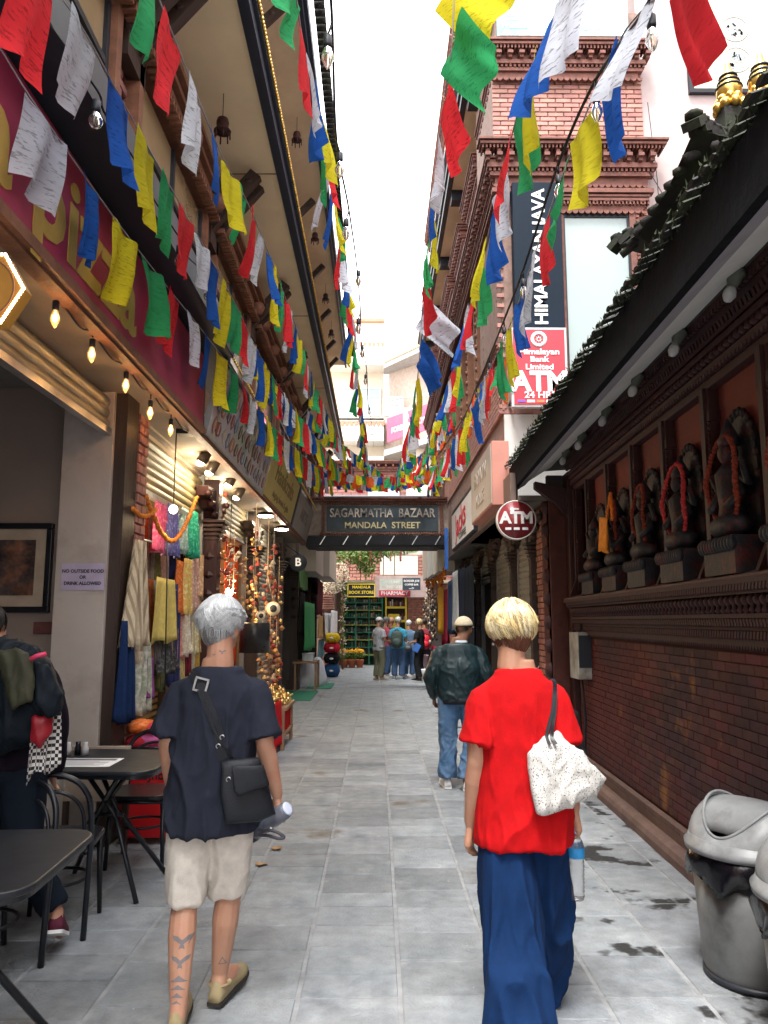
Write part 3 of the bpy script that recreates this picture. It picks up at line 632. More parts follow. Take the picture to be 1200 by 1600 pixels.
# long dull lane-side signs
t = thing('box_sign', 'faded pink box sign standing out from the right shop front', 'sign', (1.55, 10, 3.0))
m = MB(); m.box(1.44, 1.66, 9.5, 11.6, 3.04, 3.86); m.build('box', mat('faded_pink', (.50, .22, .17), .6, .1, 2), t, .006)
m = MB(); m.box(1.432, 1.44, 9.53, 11.57, 3.07, 3.83); m.build('face', mat('faded_face', (.52, .47, .42), .6, .12, 2), t)
text('FASHION', .3, (1.43, 10.6, 3.6), R_NX, mat('faded_text', (.40, .36, .32), .6), t, .002, .004); text('HOUSE', .26, (1.43, 10.6, 3.28), R_NX, MATS['faded_text'], t, .002, .004)
t = thing('script_sign', 'white sign with red script lettering in a black frame on the right', 'sign', (1.55, 13.5, 3.1))
m = MB(); m.box(1.52, 1.62, 12.0, 15.6, 3.0, 3.78); m.build('frame', BLACKP, t); m = MB(); m.box(1.512, 1.52, 12.08, 15.5, 3.04, 3.70); m.build('face', WHITE, t)
text('Jacks', .62, (1.508, 13.9, 3.42), R_NX @ Matrix.Rotation(.08, 3, 'Z'), mat('script_red', (.5, .03, .05), .5), t, .002, .012, 1.4)
text('COFFEE', .16, (1.508, 13.6, 3.14), R_NX, CABLE, t, .002, 0, 2)
t = thing('round_sign', 'round dark red ATM sign hanging under the box sign', 'sign', (1.66, 9.0, 2.5))
c = aty(806, 813, 9.0); m = MB(); m.lathe([(.235, -.04), (.235, .04), (.22, .045), (.22, .04)], c, 36, R=R_CAM); m.build('rim', mat('rim_white', (.6, .58, .55), .5), t)
m = MB(); m.lathe([(.219, .0), (.219, .046)], c, 36, R=R_CAM); m.build('face', mat('dark_red_face', (.25, .03, .035), .3, .15, 4, coat=.5), t)
text('ATM', .19, c+Vector((0, -.05, .02)), R_CAM, WHITE, t, .003, .008); m = MB()
for k in (-1, 0, 1): m.box(c.x+k*.1-.035, c.x+k*.1+.035, c.y-.05, c.y-.046, c.z-.12, c.z-.09)
m.box(c.x-.03, c.x+.03, c.y-.05, c.y-.046, c.z+.12, c.z+.14); m.build('small_marks', WHITE, t); m = MB(); m.tube([c+Vector((.02, 0, .23)), c+Vector((.02, 0, .6))], .012, 6); m.build('hanger', CABLE, t)
# right shop row
rs = thing('shop_row', 'dark carved timber shop fronts with shutters past the temple on the right', 'shop front', (2.2, 13, 0))
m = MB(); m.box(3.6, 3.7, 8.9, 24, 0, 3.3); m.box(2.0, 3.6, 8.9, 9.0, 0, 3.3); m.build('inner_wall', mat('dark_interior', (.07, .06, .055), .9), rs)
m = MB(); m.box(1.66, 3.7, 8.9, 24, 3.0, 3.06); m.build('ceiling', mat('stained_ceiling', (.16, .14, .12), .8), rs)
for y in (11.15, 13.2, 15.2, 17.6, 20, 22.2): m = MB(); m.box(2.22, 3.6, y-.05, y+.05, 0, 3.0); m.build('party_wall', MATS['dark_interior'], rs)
for y in (9.75, 11.2, 13.2, 15.2, 17.5): post(rs, 2.0, y, 3.0, .13, -1, capz=2.35)
m = MB(); m.box(2.02, 2.12, 9.05, 9.25, 0, 3.0); m.build('pale_pilaster', mat('pale_post', (.32, .25, .2), .7, .15, 3), rs)
m = MB(); m.box(2.0, 2.2, 8.86, 9.62, 0, 3.0); m.build('mortar_bed', MORTARD, rs)
brickwall(rs, (2.0, 9.27, .1), (0, 1, 0), .34, 2.85, (-1, 0, 0), .15, .06, .012, .04, BM, 60)
for k in range(10): m = MB(); m.ball((2.0, 9.0, .5+k*.27), (.07, .07, .09), 8, 6); m.build('carved_knob', CARVED, rs)
shutter('closed beige roller shutter behind the blonde woman, nearest on the right', 2.06, 9.85, 11.1, .02, 3.0, -1)
shutter('closed beige roller shutter between the second pair of dark posts on the right', 2.06, 11.3, 13.1, .02, 3.0, -1)
shutter('half raised roller shutter beside the hanging dark clothes on the right', 2.06, 13.3, 15.1, 2.3, 3.0, -1)
shutter('beige shutter just past the dark doorway on the right', 2.06, 15.3, 17.4, 2.4, 3.0, -1)
m = MB(); m.box(1.46, 1.53, 16.6, 16.72, 2.7, 3.6); m.build('blue_post', mat('blue_paint', (.03, .12, .42), .5), rs)
m = MB(); m.box(1.58, 1.66, 9.0, 24, 2.98, 3.35); m.build('sign_band', mat('band_brown', (.17, .12, .1), .7), rs)
# ================= left side: cafe bay, shop row, upper floors =================
lb = thing('shop_building', 'brick shop building along the left with two cream soffits over the lane', 'building', (-2.5, 10, 0))
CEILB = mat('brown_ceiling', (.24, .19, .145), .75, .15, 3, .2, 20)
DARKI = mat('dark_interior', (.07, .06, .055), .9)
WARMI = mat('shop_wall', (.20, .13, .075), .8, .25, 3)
m = MB(); m.box(-4.6, -2.40, 6.0, 6.12, 0, 3.6); m.box(-4.7, -4.6, .2, 6.1, 0, 3.6); m.box(-4.6, -2.05, .1, .2, 0, 3.6); m.build('cafe_wall', mat('cafe_wall_paint', (.24, .19, .16), .8, .1, 1.5, .1, 20), lb)
m = MB(); m.box(-2.40, -2.02, 5.74, 6.12, 0, 3.4); m.build('pillar', PILLARW, lb, .006)
m = MB(); m.box(-2.02, -1.93, 5.78, 6.06, 0, 3.36); m.build('black_post', TIMBER, lb)
m = MB(); m.box(-4.6, -2.1, .2, 6.0, 3.45, 3.5); m.build('cafe_ceiling', mat('cafe_ceiling', (.2, .19, .18), .8), lb)
m = MB(); m.box(-2.12, -1.6, .2, 17.3, 3.345, 3.37); m.build('sign_soffit', CEILB, lb)
m = MB(); m.box(-1.70, -1.62, .2, 17.3, 3.28, 3.345); m.build('sign_rail', TIMBERB, lb)
shutter('grey roller shutter half rolled above the cafe opening', -2.06, .4, 5.74, 3.0, 3.34, 1, group='roller shutters rolled part way up on the left', rails=False)
brickwall(lb, (-1.935, 6.08, 0), (0, 1, 0), .24, 3.3, (1, 0, 0), .12, .07, .012, .05, BM, 0, rest='pier_brickwork')
bays = [(6.35, 9.05), (9.35, 12.15), (12.45, 15.35), (15.65, 18.4), (18.7, 21.6), (21.9, 24.2)]
for i, (a, b) in enumerate(bays):
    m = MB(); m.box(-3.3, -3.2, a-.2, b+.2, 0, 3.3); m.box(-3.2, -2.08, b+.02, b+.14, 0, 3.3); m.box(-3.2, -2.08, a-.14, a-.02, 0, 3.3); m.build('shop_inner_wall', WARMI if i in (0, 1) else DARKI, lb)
    m = MB(); m.box(-3.2, -2.1, a-.14, b+.14, 3.3, 3.34); m.build('shop_ceiling', CEILB, lb)
    post(lb, -2.0, b+.15, 3.28, .2, 1, TIMBERR if i == 0 else TIMBER, capz=2.55)
m = MB(); m.box(-2.2, -1.85, 17.3, 24.3, 3.0, 4.15); m.build('shop_lintel', mat('lintel_plaster', (.30, .25, .21), .8), lb)
shutter('rolled up olive shutter above the scarf shop', -2.1, 6.35, 9.05, 2.72, 3.32, 1, mat('shutter_olive', (.22, .18, .095), .55, .2, 4, metal=.1, orand=.08), 'roller shutters rolled part way up on the left')
shutter('rolled up shutter above the brassware shop', -2.1, 9.4, 12.1, 2.78, 3.32, 1, MATS['shutter_olive'], 'roller shutters rolled part way up on the left')
shutter('fully closed roller shutter on the left behind the hanging toys', -2.08, 12.5, 15.3, .02, 3.32, 1)
# sign boards
t = thing('pizza_sign', 'long maroon sign with ochre pizza lettering over the cafe', 'sign', (-1.6, 4, 3.34))
m = MB(); m.box(-1.72, -1.60, .6, 6.86, 3.36, 4.02); m.build('board', mat('maroon', (.34, .035, .085), .55, .1, 1.5), t, .004)
m = MB(); m.box(-1.73, -1.585, .6, 6.88, 3.30, 3.36); m.build('frame', TIMBERB, t)
text('pizza', .66, (-1.596, 4.86, 3.645), R_PX, mat('ochre_lettering', (.46, .30, .07), .6), t, .003, .014, align='RIGHT', fit=1.52); text('a', .66, (-1.596, 3.12, 3.645), R_PX, MATS['ochre_lettering'], t, .003, .014, align='RIGHT', fit=.30)
m = MB(); m.box(-1.85, -1.62, 6.88, 7.0, 3.3, 4.05); m.build('end_board', BLACKP, t)
t = thing('picture_sign', 'grey photo sign of bags and trinkets leaning over the lane', 'sign', (-1.55, 8.7, 3.36))
def lean(y, z): return Vector((-1.6+(z-3.36)*.24, y, z))
def leanboard(y0, y1, z0, z1, off, th, m_, name, par):
    q = MB(); a = [lean(y0, z0), lean(y1, z0), lean(y1, z1), lean(y0, z1)]; n = Vector((1, 0, -.24)).normalized()
    q.add([p+n*off for p in a]+[p+n*(off-th) for p in a], [(0, 1, 2, 3), (7, 6, 5, 4)]+[(i, i+4, (i+1) % 4+4, (i+1) % 4) for i in range(4)]); return q.build(name, m_, par)
leanboard(7.03, 10.55, 3.36, 4.02, 0, .06, mat('photo_grey', (.40, .40, .42), .3, .15, 2, coat=.4), 'face', t)
leanboard(7.0, 10.58, 3.32, 3.36, .01, .08, STEEL, 'lower_rim', t); leanboard(7.0, 10.58, 4.02, 4.06, .02, .1, BLACKP, 'upper_rim', t)
PC = [mat('print_%d' % k, c_, .35, .3, 12) for k, c_ in enumerate(((.22, .035, .04), (.10, .06, .05), (.30, .13, .08), (.05, .05, .06), (.12, .17, .25), (.45, .40, .34)))]
n_ = Vector((1, 0, -.24)).normalized(); dz = Vector((.24, 0, 1)).normalized(); dy = Vector((0, 1, 0))
for r in range(3):
    for k in range(15):
        y = 7.2+k*.225+random.uniform(-.03, .03); z = 3.47+r*.2; c = lean(y, z)+n_*.003; h = random.uniform(.075, .10); w = random.uniform(.06, .11)
        q = MB(); N_ = random.choice((4, 5, 6, 8)); a0 = random.uniform(0, 1); pts = [c+dy*w*cos(a0+2*pi*j/N_)*random.uniform(.8, 1.2)+dz*h*sin(a0+2*pi*j/N_) for j in range(N_)]
        q.add(pts+[p+n_*.003 for p in pts], [tuple(range(N_, 2*N_))]+[(j, (j+1) % N_, N_+(j+1) % N_, N_+j) for j in range(N_)])
        q.add([c+dy*a+dz*b+n_*.004 for a, b in ((-w*.2, -h*.6), (w*.2, -h*.6), (w*.15, h*.7), (-w*.1, h*.7))], [(0, 1, 2, 3)], 1); q.build('print', [PC[(k*3+r*2+int(y*7)) % 6], PC[5]], t)
t = thing('yellow_sign', 'mustard yellow sign with faded brown script further along on the left', 'sign', (-1.55, 12.3, 3.36))
leanboard(10.62, 14.0, 3.36, 4.06, 0, .06, mat('mustard', (.46, .38, .13), .6, .12, 2), 'face', t); leanboard(10.6, 14.04, 3.32, 3.36, .01, .08, TIMBERB, 'rim', t)
Rl = Matrix(((0, dz.x, n_.x), (1, 0, 0), (0, dz.z, n_.z)))
text('Handicrafts', .40, lean(12.3, 3.8)+n_*.004, Rl, mat('faded_brown', (.22, .15, .06), .6), t, .002, .004, 1.2); text('singing bowls & gifts', .16, lean(12.3, 3.5)+n_*.004, Rl, MATS['faded_brown'], t, .002, 0, 1.5)
leanboard(14.04, 14.16, 3.30, 4.1, .02, .12, BLACKP, 'end_post', t)
t = thing('grey_sign', 'grey weathered sign board next to the street name gantry', 'sign', (-1.55, 15.7, 3.36))
leanboard(14.2, 17.2, 3.36, 4.02, 0, .06, mat('dull_grey_sign', (.30, .28, .25), .5, .25, 3), 'face', t); text('ARTS', .34, lean(15.7, 3.7)+n_*.004, Rl, mat('dim_text', (.18, .16, .14), .6), t, .002, .003, 1.6)
# big black beam above the red sign
m = MB(); m.box(-1.86, -1.36, .3, 7.0, 4.06, 4.20); m.box(-1.42, -1.36, .3, 7.0, 4.20, 4.30); m.box(-1.86, -1.5, 7.0, 17.3, 4.08, 4.2); m.build('canopy_beam', mat('canopy_black', (.018, .022, .032), .4, .2, 3), lb)
# first floor wall with windows, piers, brackets
WB = mat('purple_brick', (.26, .12, .11), .75, .2, 6, .4, 40, stain=None); X1 = -1.88
m = MB(); m.box(-2.2, X1-.03, .5, 24.2, 4.2, 9.35); m.build('wall', MORTAR, lb)
wins = [(2.6+2.75*k, 4.75+2.75*k) for k in range(8)]
def h1(x, z):
    yy = x+.5; return any(a-.1 < yy < b+.1 for a, b in wins) and .15 < z < 1.9
brickwall(lb, (X1, .5, 4.2), (0, 1, 0), 23.5, 2.25, (1, 0, 0), .2, .062, .012, .03, [piece_mesh('purple_brick_shape', WB, .1, .04, i) for i in range(3)], 240, h1)
for k, (a, b) in enumerate(wins):
    m = MB(); m.box(X1-.02, X1+.10, a-.1, a, 4.3, 6.0); m.box(X1-.02, X1+.10, b, b+.1, 4.3, 6.0); m.box(X1-.02, X1+.14, a-.15, b+.15, 4.25, 4.36)
    for j, (o, z) in enumerate(((.12, 5.86), (.17, 5.93), (.22, 6.0), (.27, 6.07))): m.box(X1-.02, X1+o, a-.2, b+.2, z, z+.055)
    y = a-.2
    while y < b+.2: m.box(X1+.10, X1+.2, y, y+.04, 5.80, 5.855); y += .08
    for j in range(3): y = a+(b-a)*j/2; m.ball((X1+.2, y, 5.93), (.1, .09, .10), 10, 7)
    w = m.build('window', TIMBERB, lb)
    m = MB(); m.box(X1-.01, X1+.05, a, a+.05, 4.36, 5.8); m.box(X1-.01, X1+.05, b-.05, b, 4.36, 5.8); m.box(X1-.01, X1+.05, (a+b)/2-.03, (a+b)/2+.03, 4.36, 5.8); m.box(X1-.008, X1+.048, a+.05, b-.05, 5.3, 5.35); m.build('frame', BLACKP, w)
    m = MB(); m.box(X1, X1+.02, a+.05, b-.05, 4.36, 5.8); m.build('pane', GLASSW, w)
    y = b+.3; m = MB()                              # twin dark struts on every pier
    for d in (0, .22):
        m.beam((X1, y+d, 5.75), (X1+.55, y+d, 6.42), .10, .14)
        for j in range(5): m.ball((X1+.1*j+.07, y+d, 5.84+j*.12), (.07, .07, .05), 8, 5)
    m.box(X1, X1+.1, y-.08, y+.32, 5.6, 5.8); m.build('strut', TIMBER, lb)
m = MB(); m.box(X1-.05, -1.06, .6, 21.5, 6.5, 6.56); m.build('soffit', CREAM, lb)
m = MB()
for y in (4.1, 7.9, 11.9, 15.8, 19.6): m.box(X1, -1.07, y-.008, y+.008, 6.492, 6.5)
m.build('soffit_joint', mat('joint_brown', (.3, .22, .13), .8), lb)
m = MB(); m.box(-1.06, -1.02, .6, 21.5, 6.44, 6.80); m.box(-1.02, -.985, .6, 21.5, 6.56, 6.72); m.box(-1.12, -1.06, .6, 21.5, 6.47, 6.499); m.box(-1.88, -1.06, .6, 21.5, 6.76, 6.80); m.build('balcony_fascia', mat('blue_black_fascia', (.03, .038, .06), .4, .2, 4), lb)
m = MB(); m.box(X1-.1, -1.0, .6, 22.5, 9.3, 9.36); m.build('soffit', CREAM, lb)
m = MB(); m.box(-1.0, -.95, .6, 22.6, 9.24, 9.55); m.box(-.95, -.90, .6, 22.6, 9.36, 9.55); m.build('eave_fascia', MATS['blue_black_fascia'], lb)
m = MB(); m.prism([(-.92, 9.56), (-.92, 9.60), (-2.2, 10.3), (-2.2, 9.56)], 'y', .6, 22.6); m.build('roof', TILE, lb)
items = [Matrix.Translation((-.84, .7+i*.13, 9.58)) @ Matrix.Rotation(pi/2, 4, 'Z') for i in range(168)]
pieces(lb, 'eave_tile', items, [MB().lathe([(.05, 0), (.05, .14)], (0, 0, 0), 8, R=Matrix.Rotation(pi/2, 3, 'X')).mesh('eave_tile_shape', TILE)], 170)
m = MB(); m.box(X1-.03, X1+.0, .6, 22.4, 6.8, 9.3); m.build('upper_wall', mat('upper_plaster', (.5, .36, .24), .8, .1, 2), lb)
for k in range(8):
    a, b = wins[k]; m = MB(); m.box(X1, X1+.12, a-.1, b+.1, 8.55, 8.72); m.box(X1, X1+.18, a-.15, b+.15, 8.72, 8.8); m.box(X1, X1+.08, a-.1, a, 7.2, 8.55); m.box(X1, X1+.08, b, b+.1, 7.2, 8.55); w = m.build('window', TIMBERB, lb)
    m = MB(); m.box(X1, X1+.03, a, b, 7.2, 8.55); m.build('pane', GLASSD, w)
for y in (7.7, 8.6, 13.1, 15.7, 18.1, 20.2, 21.6):
    m = MB(); m.beam((X1, y, 8.45), (-1.18, y, 9.2), .09, .11)
    for j in range(7): m.ball((X1+.1*j+.06, y, 8.53+j*.105), (.06, .065, .05), 8, 5)
    m.build('strut', TIMBER, lb)
# rope light of gilt beads
q = MB()
for i in range(430): q.ball((-.972, 2.5+i*.044, 6.60+.004*sin(i*1.3)), (.018, .02, .022), 6, 4)
q.build('rope_light', GOLD, None, label='gilt beaded rope light along the edge of the lower left balcony', cat='rope light')
q = MB()
for i in range(150): q.ball((-1.39, 7.0+i*.07, 4.10), (.014, .018, .018), 6, 4)
q.build('rope_light', GOLD, None, label='beaded rope light along the top of the photo sign', cat='rope light')
# little bells under the left eaves
bell0 = None
for i, (x, y, z, lab) in enumerate(((-1.3, 7.1, 9.0, 'hanging eave bell nearest the top of the picture on the left'), (-1.25, 10.9, 9.0, 'eave bell between the struts, second along'), (-1.22, 14.0, 9.0, 'eave bell third along the upper left soffit'), (-1.2, 16.8, 9.0, 'eave bell fourth along the upper left soffit'), (-1.2, 19.0, 9.0, 'farthest eave bell on the upper left soffit'), (-1.45, 6.6, 6.2, 'bell on a wire under the lower left soffit'))):
    if bell0 is None:
        bell0 = t = thing('eave_bell', lab, 'bell', (0, 0, 0), 'bells hanging under the left eaves')
        m = MB(); m.lathe([(.01, .06), (.05, .04), (.06, 0), (.055, -.05), (.08, -.08), (.082, -.09)], (0, 0, 0), 12)
        for k in range(6): m.tube([(.07*cos(k), .07*sin(k), -.08), (.072*cos(k), .072*sin(k), -.17)], .008, 5)
        m.build('body', TIMBERR, t); m = MB(); m.tube([(0, 0, .05), (0, 0, .30)], .004, 5); m.build('wire', CABLE, t)
    else: t = copy_tree(bell0)
    t.location = (x, y, z); t['label'] = lab

# ================= street name gantry =================
ga = thing('street_gantry', 'carved gantry across the lane naming the bazaar and Mandala Street', 'gantry', (.05, 17.4, 3.3))
GR = mat('carved_grey', (.20, .165, .14), .8, .25, 10, .4, 40, col2=(.3, .25, .2), c2amt=.6); GY = 17.4
m = MB(); m.box(-1.62, 1.6, GY, GY+.3, 3.52, 4.30); m.build('panel', GR, ga, .01)
m = MB(); m.box(-1.16, 1.38, GY-.03, GY, 3.62, 4.20); m.build('name_board', mat('slate_board', (.045, .065, .08), .5, .25, 5), ga)
m = MB()
for z in (3.56, 4.25):
    x = -1.3
    while x < 1.52: m.ball((x, GY-.035, z), (.028, .03, .03), 6, 4); x += .055
for x in (-1.24, 1.46):
    z = 3.56
    while z < 4.27: m.obox((x, GY-.03, z), .08, .04, .022, Matrix.Rotation(.5, 3, 'Y')); z += .045
m.box(-1.62, 1.6, GY-.08, GY+.3, 4.30, 4.34); m.box(-1.62, 1.6, GY-.12, GY+.3, 4.36, 4.40); x = -1.58
while x < 1.58: m.obox((x, GY-.08, 4.35), .03, .06, .03, Matrix.Rotation(.6, 3, 'Y')); x += .06
m.build('carved_border', CARVEDL, ga, kind='stuff')
text('SAGARMATHA  BAZAAR', .285, (.11, GY-.032, 4.03), R_CAM, mat('dull_letter', (.62, .56, .48), .6, .4, 2.2, col2=(.09, .09, .09), c2scale=3, c2amt=.8), ga, .02, .004, fit=2.40); text('MANDALA  STREET', .20, (.11, GY-.032, 3.75), R_CAM, mat('cream_letter', (.68, .60, .34), .6), ga, .012, .003, fit=1.72)
m = MB(); m.box(-1.62, 1.6, GY-.1, GY+.9, 3.25, 3.3); m.box(-1.62, 1.6, GY-.12, GY-.06, 3.30, 3.50); m.box(-1.62, 1.6, GY+.8, GY+.9, 3.3, 3.5); m.build('steel_beam', mat('steel_black', (.008, .010, .014), .6), ga)
m = MB()
for k in range(6): x = -1.3+k*.52; m.beam((x, GY-.13, 3.3), (x+.12, GY-.13, 3.5), .025, .02)
m.build('brace', STEEL, ga)

# ================= beyond the gantry =================
fl = thing('left_shop_signs', 'pair of blank beige box signs past the gantry on the left', 'sign', (-1.5, 21, 3)); m = MB(); m.box(-1.9, -1.45, 18.0, 20.6, 2.75, 3.6); m.build('near_box', mat('beige_box', (.38, .33, .28), .7, .12, 2), fl); m = MB(); m.box(-1.7, -1.3, 20.8, 24.2, 2.8, 3.7); m.build('far_box', mat('beige_box2', (.44, .38, .32), .7, .1, 2), fl); m = MB(); m.box(-1.72, -1.28, 20.75, 24.25, 3.7, 3.76); m.build('top_trim', BLACKP, fl)
fr = thing('right_shop_signs', 'row of weathered cream sign boards past the gantry on the right', 'sign', (1.5, 21, 3))
for k, (y0, y1) in enumerate(((17.9, 19.6), (19.7, 22.0), (22.1, 24.2))): m = MB(); m.box(1.42, 1.8, y0, y1, 2.75+.05*k, 3.75); m.build('board', (mat('cream_board', (.5, .44, .36), .7, .15, 3), mat('grey_board', (.42, .42, .40), .6, .25, 4), MATS['beige_box'])[k], fr)
# cross building at the end with the shops
cb = thing('end_building', 'brick building closing the lane with shop front, terrace and railing', 'building', (0, 29, 0)); EB = 28.6
m = MB(); m.box(-6, -1.35, EB, EB+3, 0, 3.1); m.box(1.1, 6, EB, EB+3, 0, 3.1); m.box(-6, 6, EB+2.2, EB+3, 0, 3.1); m.box(-6, 6, EB+.1, EB+3, 3.1, 4.05); m.build('wall', MATS['mortar'], cb)
brickwall(cb, (-3, EB+.06, 3.1), (1, 0, 0), 6, .95, (0, -1, 0), .3, .1, .02, .04, BMP, 0)
brickwall(cb, (1.1, EB-.02, .1), (1, 0, 0), 1.9, 2.95, (0, -1, 0), .25, .08, .015, .05, BM, 0, lambda x, z: .75 < x < 1.35 and z < 2.2)
brickwall(cb, (-1.95, EB-2.3, .1), (1, 0, 0), .45, 2.95, (0, -1, 0), .2, .09, .03, .08, BMP, 0); m = MB(); m.box(-1.95, -1.5, EB-2.28, EB, 0, 3.1); m.build('brick_pier', MORTAR, cb)
for k in range(6): m = MB(); m.box(-2.0+.02*k, -1.45-.02*k, EB-2.4, EB-2.3, 2.0+k*.08, 2.05+k*.08); m.build('stepped_course', BRICKP, cb)
m = MB(); m.box(-2.4, 2.6, EB-.9, EB+.1, 2.96, 3.06); m.build('canopy', mat('canopy_cream', (.55, .48, .36), .7), cb)
m = MB(); m.box(1.85, 2.45, EB-.04, EB+.02, .05, 2.2); m.build('door', DARKI, cb)
GRN = mat('green_shelf', (.04, .24, .15), .5, .2, 5); YEL = mat('yellow_shelf', (.72, .55, .05), .5, .15, 5); BOT = mat('bottle_dark', (.03, .05, .04), .25, .3, 20, orand=.4, huer=.08)
sh = thing('display_shelves', 'green shop shelves packed with rows of dark bottles', 'shelves', (-.6, EB, 0))
for k in range(9): m = MB(); m.box(-1.3, .18, EB-.1, EB+.4, .35+k*.27, .38+k*.27); m.build('shelf', GRN if k % 2 else mat('lime_shelf', (.45, .50, .12), .5), sh)
for x in (-1.3, -.82, -.33, .16): m = MB(); m.box(x, x+.04, EB-.12, EB+.4, 0, 2.75); m.build('upright', GRN, sh)
m = MB(); m.box(-1.34, .24, EB+.4, EB+.44, 0, 2.9); m.build('back_panel', mat('shelf_back', (.04, .09, .06), .7), sh); m = MB(); m.box(-1.34, 1.1, EB-.2, EB-.05, 2.72, 2.95); m.build('top_board', GRN, sh)
q = MB()
for k in range(9):
    x = -1.24
    while x < .12: h = random.uniform(.1, .2); q.box(x, x+random.uniform(.04, .07), EB, EB+.1, .38+k*.27, .38+k*.27+h, random.randrange(4)); x += .09
q.build('bottles', [BOT, mat('bottle_pale', (.35, .36, .28), .3), mat('bottle_amber', (.25, .12, .03), .3), GRN], sh, kind='stuff')
sh = thing('yellow_cabinet', 'yellow shop cabinet with two dark rows behind the tourists', 'shelves', (.6, EB, 0))
for z in (1.55, 2.05, 2.5): m = MB(); m.box(.3, 1.05, EB-.1, EB+.4, z, z+.08); m.build('shelf', YEL, sh)
for x in (.28, 1.02): m = MB(); m.box(x, x+.06, EB-.12, EB+.4, 0, 2.7); m.build('side', YEL, sh)
q = MB(); q.box(.34, 1.02, EB+.3, EB+.35, 0, 2.7, 0)
for z in (.5, 1.0, 1.63, 2.13):
    x = .38
    while x < 1.0: q.box(x, x+.05, EB, EB+.1, z, z+random.uniform(.12, .26), random.randrange(3)); x += .075
q.build('goods', [mat('goods_dark', (.05, .03, .03), .5), mat('goods_brown', (.2, .06, .03), .5), mat('goods_white', (.6, .55, .5), .5)], sh, kind='stuff')
m = MB(); m.box(.4, .8, EB-.14, EB-.1, 1.3, 1.85); m.build('price_board', YEL, sh)
# terrace railing, posters
m = MB()
for z in (4.25, 4.55, 4.85): m.tube([(-3, EB+.1, z), (4, EB+.1, z)], .03, 6)
for k in range(8): m.tube([(-3+k, EB+.1, 4.0), (-3+k, EB+.1, 4.9)], .035, 6)
m.build('railing', BLACKP, cb)
m = MB(); m.box(.1, 1.5, EB-.02, EB+.02, 3.3, 4.0); m.build('white_board', WHITEP, cb); m = MB(); m.box(.3, 2.6, EB+.5, EB+.55, 4.0, 5.4); m.build('white_screen', WHITEP, cb)
def sign(name, label, x0, x1, y, z0, z1, m_, lines, rim=None):
    t = thing(name, label, 'sign', ((x0+x1)/2, y, z0)); q = MB(); q.box(x0, x1, y, y+.06, z0, z1); q.build('panel', m_, t)
    if rim: q = MB(); q.box(x0, x1, y-.02, y, z0, z0+.03); q.box(x0, x1, y-.02, y, z1-.03, z1); q.box(x0, x0+.03, y-.02, y, z0+.03, z1-.03); q.box(x1-.03, x1, y-.02, y, z0+.03, z1-.03); q.build('rim', rim, t)
    for s_, dx, z, sz, mm in lines: text(s_, sz, ((x0+x1)/2+dx, y-.005, z), R_CAM, mm, t, .003, .004)
    return t
a, b = aty(543, 912, 26.5), aty(586, 933, 26.5)
sign('shop_sign', 'black and yellow Mandala store sign above the green shelves', a.x, b.x, 26.5, b.z, a.z, CABLE, (('MANDALA', 0, a.z-.12, .13, YEL), ('BOOK STORE', 0, a.z-.3, .14, YEL)), YEL)
PNK = mat('pink_panel', (.62, .22, .24), .5)
a, b = aty(593, 905, 25.5), aty(640, 932, 25.5)
sign('pharmacy_sign', 'pale sign with a red PHARMACY strip over the tourists', a.x, b.x, 25.5, b.z, a.z, mat('pale_green_panel', (.55, .62, .56), .5), (('BISCUITS', 0, (a.z+b.z)/2+.02, .13, mat('pale_letter', (.75, .78, .7), .5)), ('CLINIC', 0, a.z-.1, .12, MATS['pale_letter'])))
sign('pharmacy_strip', 'red strip sign reading PHARMACY in white', a.x-.02, b.x+.02, 25.42, b.z, b.z+.2, mat('strip_red', (.62, .06, .10), .5), (('PHARMACY', 0, b.z+.1, .17, WHITE),))
a, b = aty(629, 903, 25.2), aty(657, 922, 25.2)
sign('arrow_sign', 'small dark sign with white lines and an arrow', a.x, b.x, 25.2, b.z, a.z, mat('slate_sign', (.05, .07, .09), .5), (('BORDER JOE', 0, a.z-.1, .09, WHITE), ('COFFEE BAR', 0, a.z-.22, .08, WHITE), ('-->', 0, a.z-.34, .14, WHITE)))
m = MB(); m.box(a.x-.9, b.x+.25, 25.6, 25.7, b.z-.22, a.z+.1); m.build('sign_backing', mat('pink_grey_back', (.5, .38, .36), .6), None, label='pinkish backing board behind the pharmacy signs', cat='board')
# far white apartment
ap = thing('apartment_building', 'cream apartment block with stacked balconies closing the view', 'building', (-.5, 38, 0)); AY = 38.0
m = MB(); m.box(-5.5, 1.2, AY, AY+6, 3, 14.6); m.box(1.2, 5, AY-3, AY+6, 3, 11.5); m.build('wall', mat('apartment_cream', (.66, .58, .47), .85, .05, 1), ap)
WH2 = mat('apartment_white', (.70, .68, .64), .8, .05, 1); SC = mat('terracotta_trim', (.45, .2, .13), .8)
def fz(v, y=AY): return aty(600, v, y).z
m = MB(); z = fz(655, 37); m.box(-5.5, .35, 36.8, 38, z-.1, z+.05); z2 = fz(545, 37)
for (va, vb) in ((480, 500), (545, 572), (655, 690), (715, 720)): za, zb = fz(vb, 37), fz(va, 37); m.box(-5.5, .3, 36.8, 38, za, zb)
m.build('balcony', WH2, ap)
m = MB()
for v in (535, 658): scallops(m, 'x', -3.6, .3, 36.78, fz(v, 36.8), .22, .28, .03)
m.box(-3.2, .35, 36.5, 36.8, fz(502, 36.5), fz(498, 36.5)); m.build('trim', SC, ap, kind='stuff')
m = MB()
for (va, vb) in ((510, 600-50), (660, 705)):        # angled balcony on the right of it
    za, zb = fz(vb, 35.5), fz(va, 35.5)
